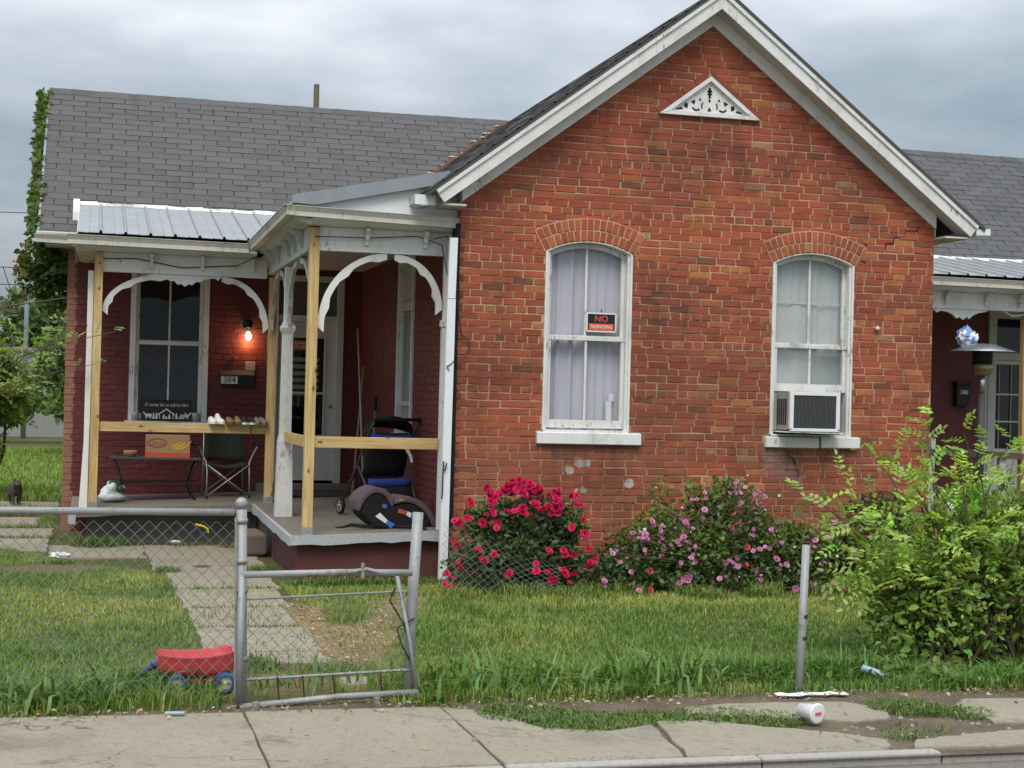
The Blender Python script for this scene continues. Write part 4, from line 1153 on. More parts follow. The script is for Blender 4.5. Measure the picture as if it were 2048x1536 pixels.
bracket(2.11, 2.45, 1.45, 3.018, -1.30, .035, porch, 'yz', .05, 'oldwhite'); bracket(2.22, 2.45, 2.85, 3.018, -1.30, .035, porch, 'yz', .05, 'oldwhite'); bracket(3.67, 2.45, 3.0, 3.018, -1.30, .035, porch, 'yz', .05, 'oldwhite'); bracket(.365, 2.4, 1.2, 3.018, -1.30, .035, porch, 'yz', .05, 'oldwhite')
# downspout
m = MB()
def spout(p, q, a=.038, b=.028):
    p, q = Vector(p), Vector(q)
    m.add([p+Vector((sx*a, sy*b, 0)) for sx, sy in ((-1, -1), (1, -1), (1, 1), (-1, 1))]+[q+Vector((sx*a, sy*b, 0)) for sx, sy in ((-1, -1), (1, -1), (1, 1), (-1, 1))], [(0, 3, 2, 1), (4, 5, 6, 7), (0, 1, 5, 4), (1, 2, 6, 5), (2, 3, 7, 6), (3, 0, 4, 7)])
spout((-.105, -.07, 0.0), (-.088, -.06, 2.6)); spout((-.088, -.06, 2.605), (-.076, -.05, 3.16), .036, .026); m.build('downspout', 'vinyl', house)
m = MB(); m.add([(-.035, .0, .5), (-.004, .0, .5), (-.004, .0, 3.3), (-.035, .0, 3.3), (-.035, .20, .5), (-.035, .20, 3.3)], [(0, 1, 2, 3), (0, 3, 5, 4)]); m.build('corner_strip', 'near_black', house)  # near-black L-shaped strip along the gable's left corner

# --- porch on the right, seen past the gable ------------------------------------
m = MB()
for a, b, z0, z1 in ((4.85, 8.82, -.2, 3.5), (9.5, 12, -.2, 3.5), (8.82, 9.5, 3.1, 3.5)): m.bx(a, b, 5.4, 5.62, z0, z1)
rw = m.build('wing_wall', 'painted', house)
MB().bx(4.9, 12, 6.6, 6.62, 0, 3.4).build('dark_room_sheet', 'near_black', house)  # near-black sheet, darkness of the right wing's room painted in
m = MB(); m.bx(4.86, 11, 3.62, 5.39, .34, .42); rp = m.build('porch', 'slab', house)
MB().bx(4.86, 11, 3.70, 3.8, -.1, .339).build('porch_base', 'found', rp)
MB().bx(4.86, 11, 3.70, 3.78, 2.985, 3.195).build('beam', 'white', rp)
MB().bx(4.86, 11, 3.70, 5.39, 3.20, 3.215).build('ceiling', 'soffit', rp)
m = MB(); m.prism([(3.69, 3.197), (3.60, 3.21), (3.45, 3.23), (3.45, 3.26), (3.70, 3.27)], 4.86, 11, 'yz'); m.build('crown', 'white', rp)
m = MB(); kgutter(m, (4.86, 3.34, 3.36), (11, 3.34, 3.33), (0, -1, 0), .1, .1); m.build('gutter', 'dirtywhite', rp)
ribroof(5.2, 11, 3.38, 3.39, 5.45, zmain(5.45)+.02, rp)
m = MB()
for i in range(20):
    a = 5.4+i*.26; m.add([(a, 5.41, zmain(5.41)+.045), (a+.27, 5.41, zmain(5.41)+.045), (a+.27, 5.48, zmain(5.48)+.03+random.uniform(0, .02)), (a, 5.48, zmain(5.48)+.03+random.uniform(0, .02))], [(0, 1, 2, 3)])
m.build('flashing', 'peel2', rp, fix=False)
for x in (6.75, 7.15, 7.72, 8.2): corbel(x, 3.698, 3.195, rp)
m = MB(); m.prism([(6.8, 2.984), (6.9, 2.94), (7.0, 2.97), (7.05, 2.93), (7.1, 2.955), (7.2, 2.945), (7.28, 2.91), (7.33, 2.865), (7.37, 2.885), (7.42, 2.85), (7.47, 2.885), (7.51, 2.865), (7.56, 2.91), (7.64, 2.945), (7.74, 2.96), (7.8, 2.984)], 3.72, 3.755); m.build('pendant', 'white', rp)
MB().cb(8.29, 8.39, 3.70, 3.79, .42, 2.984, .005).build('post', 'pinez', rp)
MB().add([(6.4, 3.66, 1.17), (8.30, 3.66, 1.09), (8.30, 3.78, 1.09), (6.4, 3.78, 1.17), (6.4, 3.66, 1.26), (8.30, 3.66, 1.17), (8.30, 3.78, 1.17), (6.4, 3.78, 1.26)], [(0, 3, 2, 1), (4, 5, 6, 7), (0, 1, 5, 4), (1, 2, 6, 5), (2, 3, 7, 6), (3, 0, 4, 7)]).build('rail', 'bark', rp)
for i in range(2): MB().cb(6.95+i*1.02, 7.05+i*1.02, 3.70, 3.75, .42, 1.12, .004).build('baluster', 'oldwhite', rp)
d2 = empty('door', (0, 0, 0), parent=house)
m = MB(); m.strip([(8.82, .45), (8.82, 3.1), (9.5, 3.1), (9.5, .45)], [(8.94, .45), (8.94, 3.0), (9.42, 3.0), (9.42, .45)], 5.36, 5.5); m.bx(8.941, 9.419, 5.38, 5.5, 2.42, 2.52); m.build('frame', 'oldwhite', d2)
m = MB(); m.bx(8.945, 9.415, 5.42, 5.46, .45, 1.18); m.bx(8.945, 9.415, 5.42, 5.46, 2.36, 2.415)
for z in (1.55, 1.93): m.bx(8.945, 9.415, 5.425, 5.455, z, z+.02)
m.bx(8.943, 8.962, 5.418, 5.458, .45, 2.416); m.bx(9.398, 9.417, 5.418, 5.458, .45, 2.416)
m.build('leaf', 'doorwhite', d2)
m = MB()
for x in (9.03, 9.22): m.bx(x, x+.014, 5.43, 5.45, 1.19, 2.355)
m.build('muntin', 'beigeplate', d2)
pane([(8.945, 1.19), (9.415, 1.19), (9.415, 2.36), (8.945, 2.36)], 5.452, d2); pane([(8.945, 2.52), (9.415, 2.52), (9.415, 3.0), (8.945, 3.0)], 5.452, d2)
MB().bx(8.74, 8.815, 5.37, 5.399, .45, 2.5).build('side_board', 'oldwhite', house)

# ================================================================== things on and round the house
def wavy(x0, x1, z0, z1, y, amp, waves, n=60, sag=0):
    m = MB(); vs = []; rows = 7
    for r_ in range(rows+1):
        z = z0+(z1-z0)*r_/rows
        for i in range(n+1):
            t = i/n; ph = waves*2*PI*t
            vs.append((x0+(x1-x0)*t, y+amp*(math.sin(ph*(.8+.35*math.sin(3.1*t+x0)))+.7*math.sin(ph*1.9*(1-.2*t)+1+x0)+.35*math.sin(ph*.37))*(1-.35*r_/rows)*(.4+.9*abs(math.sin(2.4*t+x0))), z))
    fs = [(r_*(n+1)+i, r_*(n+1)+i+1, (r_+1)*(n+1)+i+1, (r_+1)*(n+1)+i) for r_ in range(rows) for i in range(n)]
    return m.add(vs, fs)
tag(wavy(.83, 1.66, 1.40, 3.22, .165, .014, 7).build('curtain', 'curtain', smooth=True, fix=False), 'lavender grey curtain hanging behind the window with the no trespassing sign', 'curtain')
tag(wavy(3.12, 3.97, 2.20, 3.22, .165, .012, 6).build('curtain', 'curtain2', smooth=True, fix=False), 'pale grey curtain in the top of the window above the air conditioner', 'curtain')
tag(wavy(3.12, 3.60, 1.80, 2.72, .145, .008, 2).build('drape', 'curtain2', smooth=True, fix=False), 'pale sheer drape behind left panes of the air conditioner window', 'drape')
tag(wavy(3.40, 3.97, 1.80, 2.70, .175, .006, 1).build('window_sheet', 'greenpanel', smooth=True, fix=False), 'grey green sheet behind right panes of the air conditioner window', 'sheet')
# no trespassing sign
s = empty('warning_sign', (1.40, .068, 2.445), 0, 'small black and orange no trespassing sign in white frame on window pane', 'sign')
MB().cb(-.140, .140, 0, .008, -.082, .082, .002).build('panel', 'signblack', s)
m = MB(); m.strip([(-.150, -.092), (-.150, .092), (.150, .092), (.150, -.092)], [(-.136, -.078), (-.136, .078), (.136, .078), (.136, -.078)], -.006, .010); m.bx(-.149, .149, -.006, .010, -.092, -.078); m.build('frame', 'white', s)
MB().bx(-.122, .122, -.003, -.001, -.074, -.012).build('band', 'orange', s)
letters('NO', .085, s, (0, -.002, .032), 'orange', sx=1.0); letters('TRESPASSING', .042, s, (0, -.004, -.043), 'whiteprint', sx=.86)
MB().tube([(0, .004, .09), (0, .004, .125)], .005, 6).build('hook', 'black', s)
m = MB(); m.cb(0, .055, 0, .04, 0, .20, .004); m.cb(.025, .075, .005, .035, .201, .27, .004)
tag(m.build('carton', 'whiteprint', None, loc=(1.485, .12, 1.50)), 'white carton standing inside lower right corner of the curtained window', 'carton')
# air conditioner
s = empty('air_conditioner', (3.47, -.25, 1.46), 0, 'white window air conditioner with grey grille on a cracked sill', 'air conditioner')
m = MB(); m.bx(-.258, .258, .02, .42, .012, .372); m.build('case', 'acside', s)
m = MB(); m.strip([(-.262, .0), (-.262, .38), (.262, .38), (.262, .0)], [(-.222, .03), (-.222, .345), (.222, .345), (.222, .03)], -.01, .03); m.bx(-.262, .262, -.01, .03, 0, .03); m.build('bezel', 'acwhite', s, bevel=.004)
MB().bx(-.223, .223, .004, .018, .028, .347).build('grille_back', 'near_black', s)
m = MB()
for i in range(32):
    x = -.218+i*.0140; m.bx(x, x+.0085, -.002, .008, .031, .344)
m.build('grille', 'acgrille', s, kind='stuff')
m = MB()
for i in range(5): m.bx(-.262, -.2585, .08+i*.045, .105+i*.045, .06, .31)
m.build('louvre', 'blackmetal', s, kind='stuff')
MB().bx(-.325, .36, .31, .33, .002, .40).build('side_filler', 'acside', s)
MB().prism([(-.29, -.012), (.30, -.02), (.33, -.008), (.26, .0), (-.25, -.001)], .0, .36).build('support', 'peel2', s)
MB().lathe([(0, -.05), (.018, -.047), (.024, -.03), (.018, -.012), (.010, 0)], (4.23, 0, 2.488), 12, 1).build('wall_knob', 'creamplastic', house, smooth=True)
# loose black cable coiled by the downspout
m = MB(); m.tube([(-.20, .26, 3.17), (-.10, .12, 3.19), (-.04, -.03, 3.0), (-.03, -.04, 2.6), (.02, -.03, 2.3)]+[(.02+.085*math.sin(t), -.03, 2.18+.085*math.cos(t)) for t in np.linspace(.2, 5.6, 16)]+[(-.06, -.09, 2.02), (-.12, -.10, 1.98), (-.10, -.1, 1.95)], .0055, 5)
tag(m.build('cable', 'wire', smooth=True), 'black cable with a loop hanging beside the white downspout', 'cable')
m = MB(); m.tube([(-1.30, .25, 3.14), (-.8, .262, 3.15), (-.35, .262, 3.19), (-.12, .255, 3.12), (-.05, .24, 2.8), (-.04, .25, 2.5)], .005, 5)
tag(m.build('cable', 'wire', smooth=True), 'thin cable running along the front porch beam', 'cable')
m = MB(); m.tube([(-3.45, 3.45, 3.20), (-3.40, 3.5, 3.06), (-3.30, 3.6, 3.05), (-3.22, 3.66, 3.12), (-2.8, 3.68, 3.14), (-2.3, 3.68, 3.06), (-1.7, 3.67, 3.11), (-1.5, 3.4, 3.2)], .006, 5)
tag(m.build('cable', 'wire', smooth=True), 'drooping cable along beam of the left porch', 'cable')
m = MB(); m.tube([(-.12, -.11, 1.03), (-.10, -.12, 1.10), (-.13, -.11, 1.12), (-.135, -.11, .82), (-.14, -.11, .78)], .007, 5)
tag(m.build('door_hook', 'wire'), 'bent dark hook on the downspout above red roses', 'hook')
# porch lamp
s = empty('wall_lamp', (-1.41, 5.31, 2.50), 0, 'bare lit bulb in dark socket hanging on painted brick wall', 'lamp')
MB().lathe([(0, .075), (.05, .065), (.062, .03), (.060, -.02), (.035, -.04), (0, -.042)], (0, 0, .02), 16).build('socket', 'black', s, True)
m = MB(); m.tube([(.075*math.sin(t), .01, .02+.075*math.cos(t)) for t in np.linspace(0, 2*PI, 22)], .006, 6); m.build('ring', 'steel', s, True)
MB().tube([(0, .0, .09), (.0, .02, .50)], .005, 6).build('cord', 'wire', s)
MB().lathe([(.018, -.02), (.018, -.075)], (0, -.005, 0), 12).build('bulb_base', 'whiteprint', s, True)
MB().lathe([(0, -.160), (.022, -.155), (.034, -.13), (.036, -.112), (.024, -.085), (.018, -.072)], (.012, -.005, 0), 16).build('bulb', 'bulb', s, True)
pl = bpy.data.lights.new('bulb_light', 'POINT'); pl.energy = 2.6; pl.color = (1, .42, .12); pl.shadow_soft_size = .03
po = bpy.data.objects.new('bulb_light', pl); COL.objects.link(po); po.parent = s; po.location = (.012, -.005, -.20)
# mailbox 384
s = empty('mailbox', (-1.52, 5.4, 1.785), 0, 'black wall mailbox numbered 384 below the lit bulb', 'mailbox')
m = MB(); m.prism([(-.003, 0), (-.10, .0), (-.11, .12), (-.003, .17)], -.20, .20, 'yz'); m.build('body', 'blackmetal', s)
m = MB(); m.prism([(-.004, .172), (-.118, .122), (-.122, .112), (-.122, .128), (-.004, .184)], -.205, .205, 'yz'); m.build('lid', 'darkgrey', s)
MB().bx(-.195, .005, -.113, -.110, .015, .105).build('number_plate', 'whiteprint', s)
letters('384', .105, s, (-.095, -.115, .060), 'signblack', sx=.95)
MB().tube([(-.17, -.03, 0), (-.15, -.04, -.10), (-.14, -.05, -.11)], .005, 5).build('hook', 'blackmetal', s)
tag(MB().cb(-1.42, -1.30, 5.375, 5.399, 1.965, 2.08, .004).build('wall_plate', 'beigeplate'), 'square beige switch plate above the black 384 mailbox', 'wall plate')
m = MB(); m.tube([(-1.62, 5.39, 2.08), (-1.56, 5.36, 2.13), (-1.52, 5.37, 2.10)], .012, 5); m.tube([(-1.57, 5.37, 2.10), (-1.55, 5.37, 1.99)], .006, 5)
tag(m.build('wall_hook', 'rust'), 'small rusty hook on painted wall above mailbox', 'hook')
# nativity board
s = empty('nativity_board', (-2.35, 5.345, 1.335), 0, 'dark brown board with white nativity silhouettes and script on window sill', 'sign')
s.rotation_euler = (R(-6), 0, 0)
MB().cb(-.295, .295, 0, .012, 0, .25, .002).build('panel', 'brownboard', s)
letters('O come let us adore Him', .062, s, (0, -.002, .19), 'whiteprint', sx=.80, shear=.25)
m = MB(); y0, y1 = -.004, -.001
m.strip([(-.105, .075), (0, .150), (.105, .075)], [(-.10, .060), (0, .132), (.10, .060)], y0, y1)
m.bx(-.085, -.075, y0, y1, .022, .075); m.bx(.075, .085, y0, y1, .022, .075)
def fig(cx, h, w_):
    m.prism([(cx-w_, .022), (cx+w_, .022), (cx+w_*.45, .022+h*.75), (cx-w_*.45, .022+h*.75)], y0, y1)
    m.prism([(cx+w_*.5*math.cos(t), .022+h*.85+w_*.5*math.sin(t)) for t in np.linspace(0, 2*PI, 9)[:-1]], y0, y1)
for cx_, h_, w_ in ((-.03, .055, .018), (.035, .06, .018), (.0, .03, .015), (-.115, .075, .017), (-.15, .08, .015), (.12, .075, .016), (.16, .03, .014)): fig(cx_, h_, w_)
def beast(cx, sg, s_=1):
    m.prism([(cx-.04*s_, .045), (cx+.04*s_, .045), (cx+.045*s_, .08), (cx-.04*s_, .078)], y0, y1)
    for dx in (-.035, -.02, .02, .033): m.bx(cx+dx*s_-.004, cx+dx*s_+.004, y0, y1, .022, .046)
    m.prism([(cx+sg*.035*s_, .075), (cx+sg*.06*s_, .105), (cx+sg*.075*s_, .10), (cx+sg*.05*s_, .065)], y0, y1)
beast(-.21, -1, .9); beast(.225, 1, 1); beast(.19, 1, .6)
m.build('silhouettes', 'whiteprint', s, kind='stuff')
for x, lb in ((-2.72, 'white pot at left of the nativity board'), (-2.00, 'white pot at right of the nativity board')):
    tag(MB().lathe([(.035, 0), (.045, .07), (.05, .10), (.045, .105), (.0, .09)], (x, 5.37, 1.33), 14).build('pot', 'oldwhite', smooth=True), 'small '+lb, 'pot')
# shoes on the rail
def shoe(x, y, z, rz, sole, upper, label, high=0):
    s = empty('shoe', (x, y, z), rz, label, 'shoe', 'shoes lined up on the porch rail')
    m = MB(); out_ = [(-.125, .03), (-.12, -.03), (-.03, -.036), (.06, -.045), (.115, -.03), (.13, 0), (.115, .03), (.06, .043), (-.03, .034)]
    m.prism([(a, b) for a, b in out_], 0, .024, 'xy'); m.build('sole', sole, s)
    m = MB()
    prof = [(-.118, .082+high, .030), (-.06, .078+high, .035), (-.01, .074, .038), (.05, .062, .043), (.10, .050, .036), (.124, .034, .020)]
    vs = []; k = 8
    for (x_, h_, w_) in prof:
        for i in range(k):
            t = PI*i/(k-1); vs.append((x_, w_*math.cos(t), .022+(h_-.022)*math.sin(t)))
    fs = [(a*k+i, a*k+i+1, (a+1)*k+i+1, (a+1)*k+i) for a in range(len(prof)-1) for i in range(k-1)]+[tuple(range(k)), tuple(range((len(prof)-1)*k, len(prof)*k))]
    m.add(vs, fs); m.build('upper', upper, s, True)
for i, (x, sole, up_, nm, hi) in enumerate(((-1.86, 'shoe_white', 'shoe_white', 'white sneaker', .03), (-1.65, 'rust', 'shoe_tan', 'tan shoe', .0), (-1.565, 'rust', 'shoe_tan', 'x', 0), (-1.52, 'whiteprint', 'shoe_black', 'x', 0))): pass
SH = ((-1.925, 'shoe_white', 'shoe_white', 'left white sneaker of the pair leftmost on the porch rail', .0), (-1.845, 'shoe_white', 'shoe_white', 'right white sneaker of the pair leftmost on the porch rail', .035), (-1.735, 'rust', 'shoe_tan', 'left tan shoe of the pair beside the white sneakers', 0), (-1.645, 'rust', 'shoe_tan', 'right tan shoe of the pair beside the white sneakers', .01), (-1.575, 'shoe_white', 'shoe_black', 'left black shoe with pale sole on the porch rail', 0), (-1.495, 'shoe_white', 'shoe_black', 'right black shoe with pale sole on the porch rail', 0), (-1.43, 'shoe_tan', 'shoe_grey', 'left grey shoe nearest the inner yellow post', .005), (-1.365, 'shoe_tan', 'shoe_grey', 'right grey shoe nearest the inner yellow post', .005))
for x, sole, up_, lb, hi in SH: shoe(x, 3.715, 1.3425, -PI/2+random.uniform(-.15, .25), sole, up_, lb, hi)
tag(MB().tube([(-1.50, 3.682, 1.345), (-1.502, 3.68, 1.25), (-1.50, 3.685, 1.12), (-1.505, 3.70, 1.0)], .005, 5).build('shoelace', 'wire'), 'dark lace hanging down over the left porch rail', 'lace')
# patio side table
D = dz(-2.5, 4.6)
s = empty('metal_table', (-2.49, 4.62, D), 0, 'low black metal table with lower shelf on left porch', 'table')
m = MB(); m.cb(-.52, .50, -.22, .22, .465, .495, .006); m.build('table_top', 'darkgrey', s)
MB().cb(-.38, .38, -.16, .16, .185, .205, .004).build('shelf', 'blackmetal', s)
for sx in (-1, 1):
    for sy in (-1, 1):
        MB().tube([(sx*.47, sy*.19, .465), (sx*.42, sy*.18, .36), (sx*.385, sy*.17, .24), (sx*.38, sy*.17, .15), (sx*.41, sy*.18, .06), (sx*.46, sy*.20, .0)], .013, 7).build('leg', 'blackmetal', s, True)
s = empty('fruit_box', (-2.36, 4.62, D+.4955), R(-2), 'cardboard banana box with red logo and yellow bananas printed', 'box')
m = MB(); m.cb(-.25, .25, -.16, .16, .0, .255, .004); m.build('carton', 'card', s)
m = MB(); m.bx(-.252, .252, -.164, -.1605, .0, .055); m.build('print_band', 'redprint', s)
m = MB(); m.strip([(-.235+.115*(1-math.cos(t)), .165+.052*math.sin(t)) for t in np.linspace(0, 2*PI, 25)], [(-.228+.108*(1-math.cos(t)), .165+.045*math.sin(t)) for t in np.linspace(0, 2*PI, 25)], -.163, -.161); m.build('print_ring', 'darkgrey', s)
letters('Dole', .085, s, (-.12, -.163, .165), 'redprint', sx=1.1)
for k, (a0, cx_, cz_, r_) in enumerate(((.2, .05, .22, .10), (.25, .07, .23, .14), (.3, .09, .24, .18))):
    A = [(cx_+r_*math.cos(t), cz_-.02-r_*.75*math.sin(t)) for t in np.linspace(.15, 1.9, 12)]
    B = [(cx_+(r_-.032*math.sin((t-.15)/1.75*PI))*math.cos(t), cz_-.02-(r_-.034*math.sin((t-.15)/1.75*PI))*.75*math.sin(t)) for t in np.linspace(.15, 1.9, 12)]
    m = MB(); m.strip(A, B, -.163, -.161); m.build('print_banana', 'yellowprint', s)
m = MB(); m.lathe([(.06, 0), (.075, .04), (.08, .07), (.076, .072), (.06, .03), (0, .01)], (0, 0, 0), 14)
tag(m.build('clay_dish', 'card', loc=(-2.78, 4.58, D+.4955), smooth=True), 'small clay dish on left end of the metal table', 'dish')
# plastic bag
m = MB()
for i in range(16):
    a = random.uniform(0, 2*PI); m.ell((.09*math.cos(a)*random.random()**.5, .09*math.sin(a)*random.random()**.5, random.uniform(.06, .18)), (random.uniform(.05, .09), random.uniform(.05, .09), random.uniform(.04, .07)), 8, 6)
m.ell((0, 0, .06), (.16, .14, .06), 12, 6)
s = empty('shopping_bag', (-2.97, 4.45, dz(-2.97, 4.45)), 0, 'crumpled white plastic bag on left porch floor by table leg', 'bag')
bg_ = m.build('bag', 'whitebag', s, remesh=.012)
tx = bpy.data.textures.new('crumple', 'CLOUDS'); tx.noise_scale = .12; dm = bg_.modifiers.new('d', 'DISPLACE'); dm.texture = tx; dm.strength = .06; dm.mid_level = .5
m = MB(); m.ell((.03, -.02, .19), (.09, .07, .05), 10, 6, Matrix.Rotation(.5, 3, 'Y')); m.ell((.08, -.05, .15), (.06, .05, .04), 8, 6); m.build('contents', 'greenbag', s, remesh=.012)
# folding camp chair
D = dz(-1.68, 4.7)
s = empty('camp_chair', (-1.68, 4.72, D), R(4), 'dark green folding camp chair with grey tube frame on porch', 'chair')
def sheet(pts, th, name, mat):
    """pts: rows of 3-D points -> thin double-sided cloth"""
    m = MB(); nr, nc = len(pts), len(pts[0])
    vs = [p for r_ in pts for p in r_]+[(p[0], p[1]+th, p[2]-th*.3) for r_ in pts for p in r_]; k = nr*nc
    fs = []
    for a in range(nr-1):
        for b in range(nc-1):
            i = a*nc+b; fs += [(i, i+1, i+1+nc, i+nc), (i+k, i+nc+k, i+1+nc+k, i+1+k)]
    for a in range(nr-1): fs += [(a*nc, a*nc+nc, a*nc+nc+k, a*nc+k), (a*nc+nc-1, a*nc+nc-1+k, a*nc+2*nc-1+k, a*nc+2*nc-1)]
    for b in range(nc-1): fs += [(b, b+k, b+1+k, b+1), ((nr-1)*nc+b, (nr-1)*nc+b+1, (nr-1)*nc+b+1+k, (nr-1)*nc+b+k)]
    m.add(vs, fs); return m.build(name, mat, s, True, fix=True)
sheet([[(-.225+.45*i/8-0*0, .22-.10*math.sin(PI*i/8)*-1+(.06 if 1 else 0)*(1-j/5)*-1.5, .42+.42*j/5-.03*math.sin(PI*i/8)*(j/5)) for i in range(9)] for j in range(6)], .012, 'backrest', 'green_fab')
sheet([[(-.23+.46*i/8, -.20+.36*j/5, .40-.05*math.sin(PI*i/8)+.02*j/5) for i in range(9)] for j in range(6)], .012, 'seat', 'green_fab')
for sx in (-1, 1):
    MB().tube([(sx*.24, .20, 0), (sx*.23, .22, .45), (sx*.228, .26, .86)], .010, 7).build('upright', 'tube', s, True)
    MB().tube([(sx*.25, -.24, .0), (sx*.245, -.22, .30), (sx*.25, -.16, .41), (sx*.30, -.14, .52), (sx*.34, -.16, .60), (sx*.39, -.17, .625)], .010, 7).build('arm_tube', 'tube', s, True)
    m = MB(); m.cb(sx*.37-.04, sx*.37+.04, -.22, .20, .605, .63, .008); m.build('armrest', 'blackfab', s)
    MB().tube([(sx*.25, -.235, .02), (-sx*.24, -.20, .385)], .009, 7).build('cross_leg', 'tube', s, True)
    MB().tube([(sx*.24, .21, .02), (-sx*.235, .19, .385)], .009, 7).build('cross_leg', 'tube', s, True)
    MB().lathe([(.018, 0), (.016, .025), (.011, .03)], (sx*.25, -.24, 0), 10).build('foot', 'black', s, True)
# brooms, shovel by the corner
def leaner(name, a, b, r, mat, label, cat, extra=None):
    s = empty(name, a, 0, label, cat); A, B = Vector(a), Vector(b)
    MB().tube([(0, 0, 0), B-A], r, 8).build('handle', mat, s, True)
    if extra: extra(s, B-A)
    return s
def bristle(s, d):
    m = MB(); m.prism([(-.11, 0), (.11, 0), (.085, .16), (-.085, .16)], -.025, .025); m.build('brush', 'wood', s)
leaner('broom', (-.23, 4.35, dz(-.2, 4.3)), (-.06, 4.75, 2.05), .012, 'wood', 'wooden broom handle leaning in corner behind the stroller', 'broom')
leaner('mop', (-.13, 4.1, dz(-.1, 4.1)), (-.15, 4.72, 2.50), .013, 'oldwhite', 'tall pale mop pole leaning in corner of the porch', 'mop')
def blade(s, d):
    m = MB(); m.add([(-.13, -.03, .0), (.13, -.03, .0), (.14, .0, .30), (.03, .02, .36), (-.03, .02, .36), (-.14, .0, .30), (-.12, .0, .0), (.12, .0, .0)], [(0, 1, 2, 3, 4, 5), (0, 6, 7, 1)]); m.build('blade', 'navy', s, fix=False)
    MB().tube([tuple(d*.92), tuple(d*1.06)], .02, 8).build('grip', 'navy', s, True)
leaner('snow_shovel', (-.13, 3.6, dz(-.1, 3.6)+.01), (-.05, 3.95, 1.62), .012, 'tube', 'dark blue snow shovel behind the stroller', 'shovel', blade)
m = MB(); m.cb(-.98, -.16, 4.30, 5.12, dz(-.5, 4.7)-.012, dz(-.5, 4.7)+.026, .01)
tag(m.build('doormat', 'mat'), 'dark doormat on porch floor before the white door', 'doormat')
# stroller
s = empty('stroller', (-.36, 1.85, dz(-.36, 1.85)), R(17), 'black stroller with blue trim behind the front porch rail', 'stroller')
def wheel(x, y, r_, w_=.035):
    e_ = MB(); prof = [(r_*.80, -w_*.5), (r_*.95, -w_*.5), (r_, -w_*.25), (r_, w_*.25), (r_*.95, w_*.5), (r_*.80, w_*.5), (r_*.80, -w_*.5)]
    e_.lathe(prof, (x, y, r_), 22, 0, False); t = e_.build('wheel', 'black', s, True)
    m = MB(); m.lathe([(.018, -w_*.7), (.018, w_*.7)], (x, y, r_), 10, 0)
    for k in range(6):
        a = k*PI/3; m.tube([(x, y, r_), (x, y+r_*.82*math.cos(a), r_+r_*.82*math.sin(a))], .010, 5)
    m.lathe([(r_*.70, -w_*.3), (r_*.82, -w_*.45), (r_*.82, w_*.45), (r_*.70, w_*.3), (r_*.70, -w_*.3)], (x, y, r_), 20, 0, False)
    m.build('rim', 'tube', t, True)
for sx in (-1, 1):
    wheel(sx*.28, -.34, .115); wheel(sx*.24, .40, .085)
    MB().tube([(sx*.27, -.34, .115), (sx*.26, -.20, .34), (sx*.25, .0, .52), (sx*.24, .40, .085)], .012, 7).build('frame_tube', 'darkgrey', s, True)
    MB().tube([(sx*.25, .22, .30), (sx*.255, -.05, .60), (sx*.26, -.28, .90), (sx*.25, -.36, .98)], .012, 7).build('frame_tube', 'darkgrey', s, True)
MB().tube([(-.25, -.36, .98), (-.26, -.40, 1.0), (.26, -.40, 1.0), (.25, -.36, .98)], .018, 8).build('handlebar', 'blackfab', s, True)
def quadsheet(rows, name, mat, th=.02): return sheet(rows, th, name, mat)
quadsheet([[(-.235+.47*i/6, -.24+.16*(1-j/6)+.0*i-.03*math.sin(PI*i/6), .42+.44*j/6) for i in range(7)] for j in range(7)], 'backrest', 'blackfab')
quadsheet([[(-.23+.46*i/6, -.12+.40*j/4, .42-.02*math.sin(PI*i/6)) for i in range(7)] for j in range(5)], 'seat', 'blackfab')
quadsheet([[(-.245+.49*i/6, -.235-.025*math.sin(PI*i/6), .315+.085*j/2) for i in range(7)] for j in range(3)], 'trim_band', 'bluefab', .012)
quadsheet([[(-.25+.5*i/6, -.285-.03*math.sin(PI*i/6), .80+.06*j/2-.02*math.sin(PI*i/6)) for i in range(7)] for j in range(3)], 'trim_band', 'bluefab', .012)
quadsheet([[(-.25+.50*i/6, -.245-.03*math.sin(PI*i/6), .16+.15*j/2) for i in range(7)] for j in range(3)], 'basket', 'blackfab', .3)
m = MB(); vs = []; nu, nv = 10, 7
for a in range(nu+1):
    for b in range(nv+1):
        t = PI*a/nu; p = -.35+1.55*b/nv
        vs.append((-.27*math.cos(t), -.20+.32*math.sin(t)*math.sin(p)*.9, .84+.20*math.sin(t)*math.cos(p)))
m.add(vs, [(a*(nv+1)+b, a*(nv+1)+b+1, (a+1)*(nv+1)+b+1, (a+1)*(nv+1)+b) for a in range(nu) for b in range(nv)]); m.build('canopy', 'blackfab', s, True, fix=False)
m = MB(); m.add([(.12, -.315, .70), (.15, -.32, .715), (.20, -.315, .64), (.215, -.315, .57), (.19, -.31, .565), (.165, -.315, .63)], [(0, 1, 2, 5), (2, 3, 4, 5)]); m.build('label', 'whiteprint', s, fix=False)
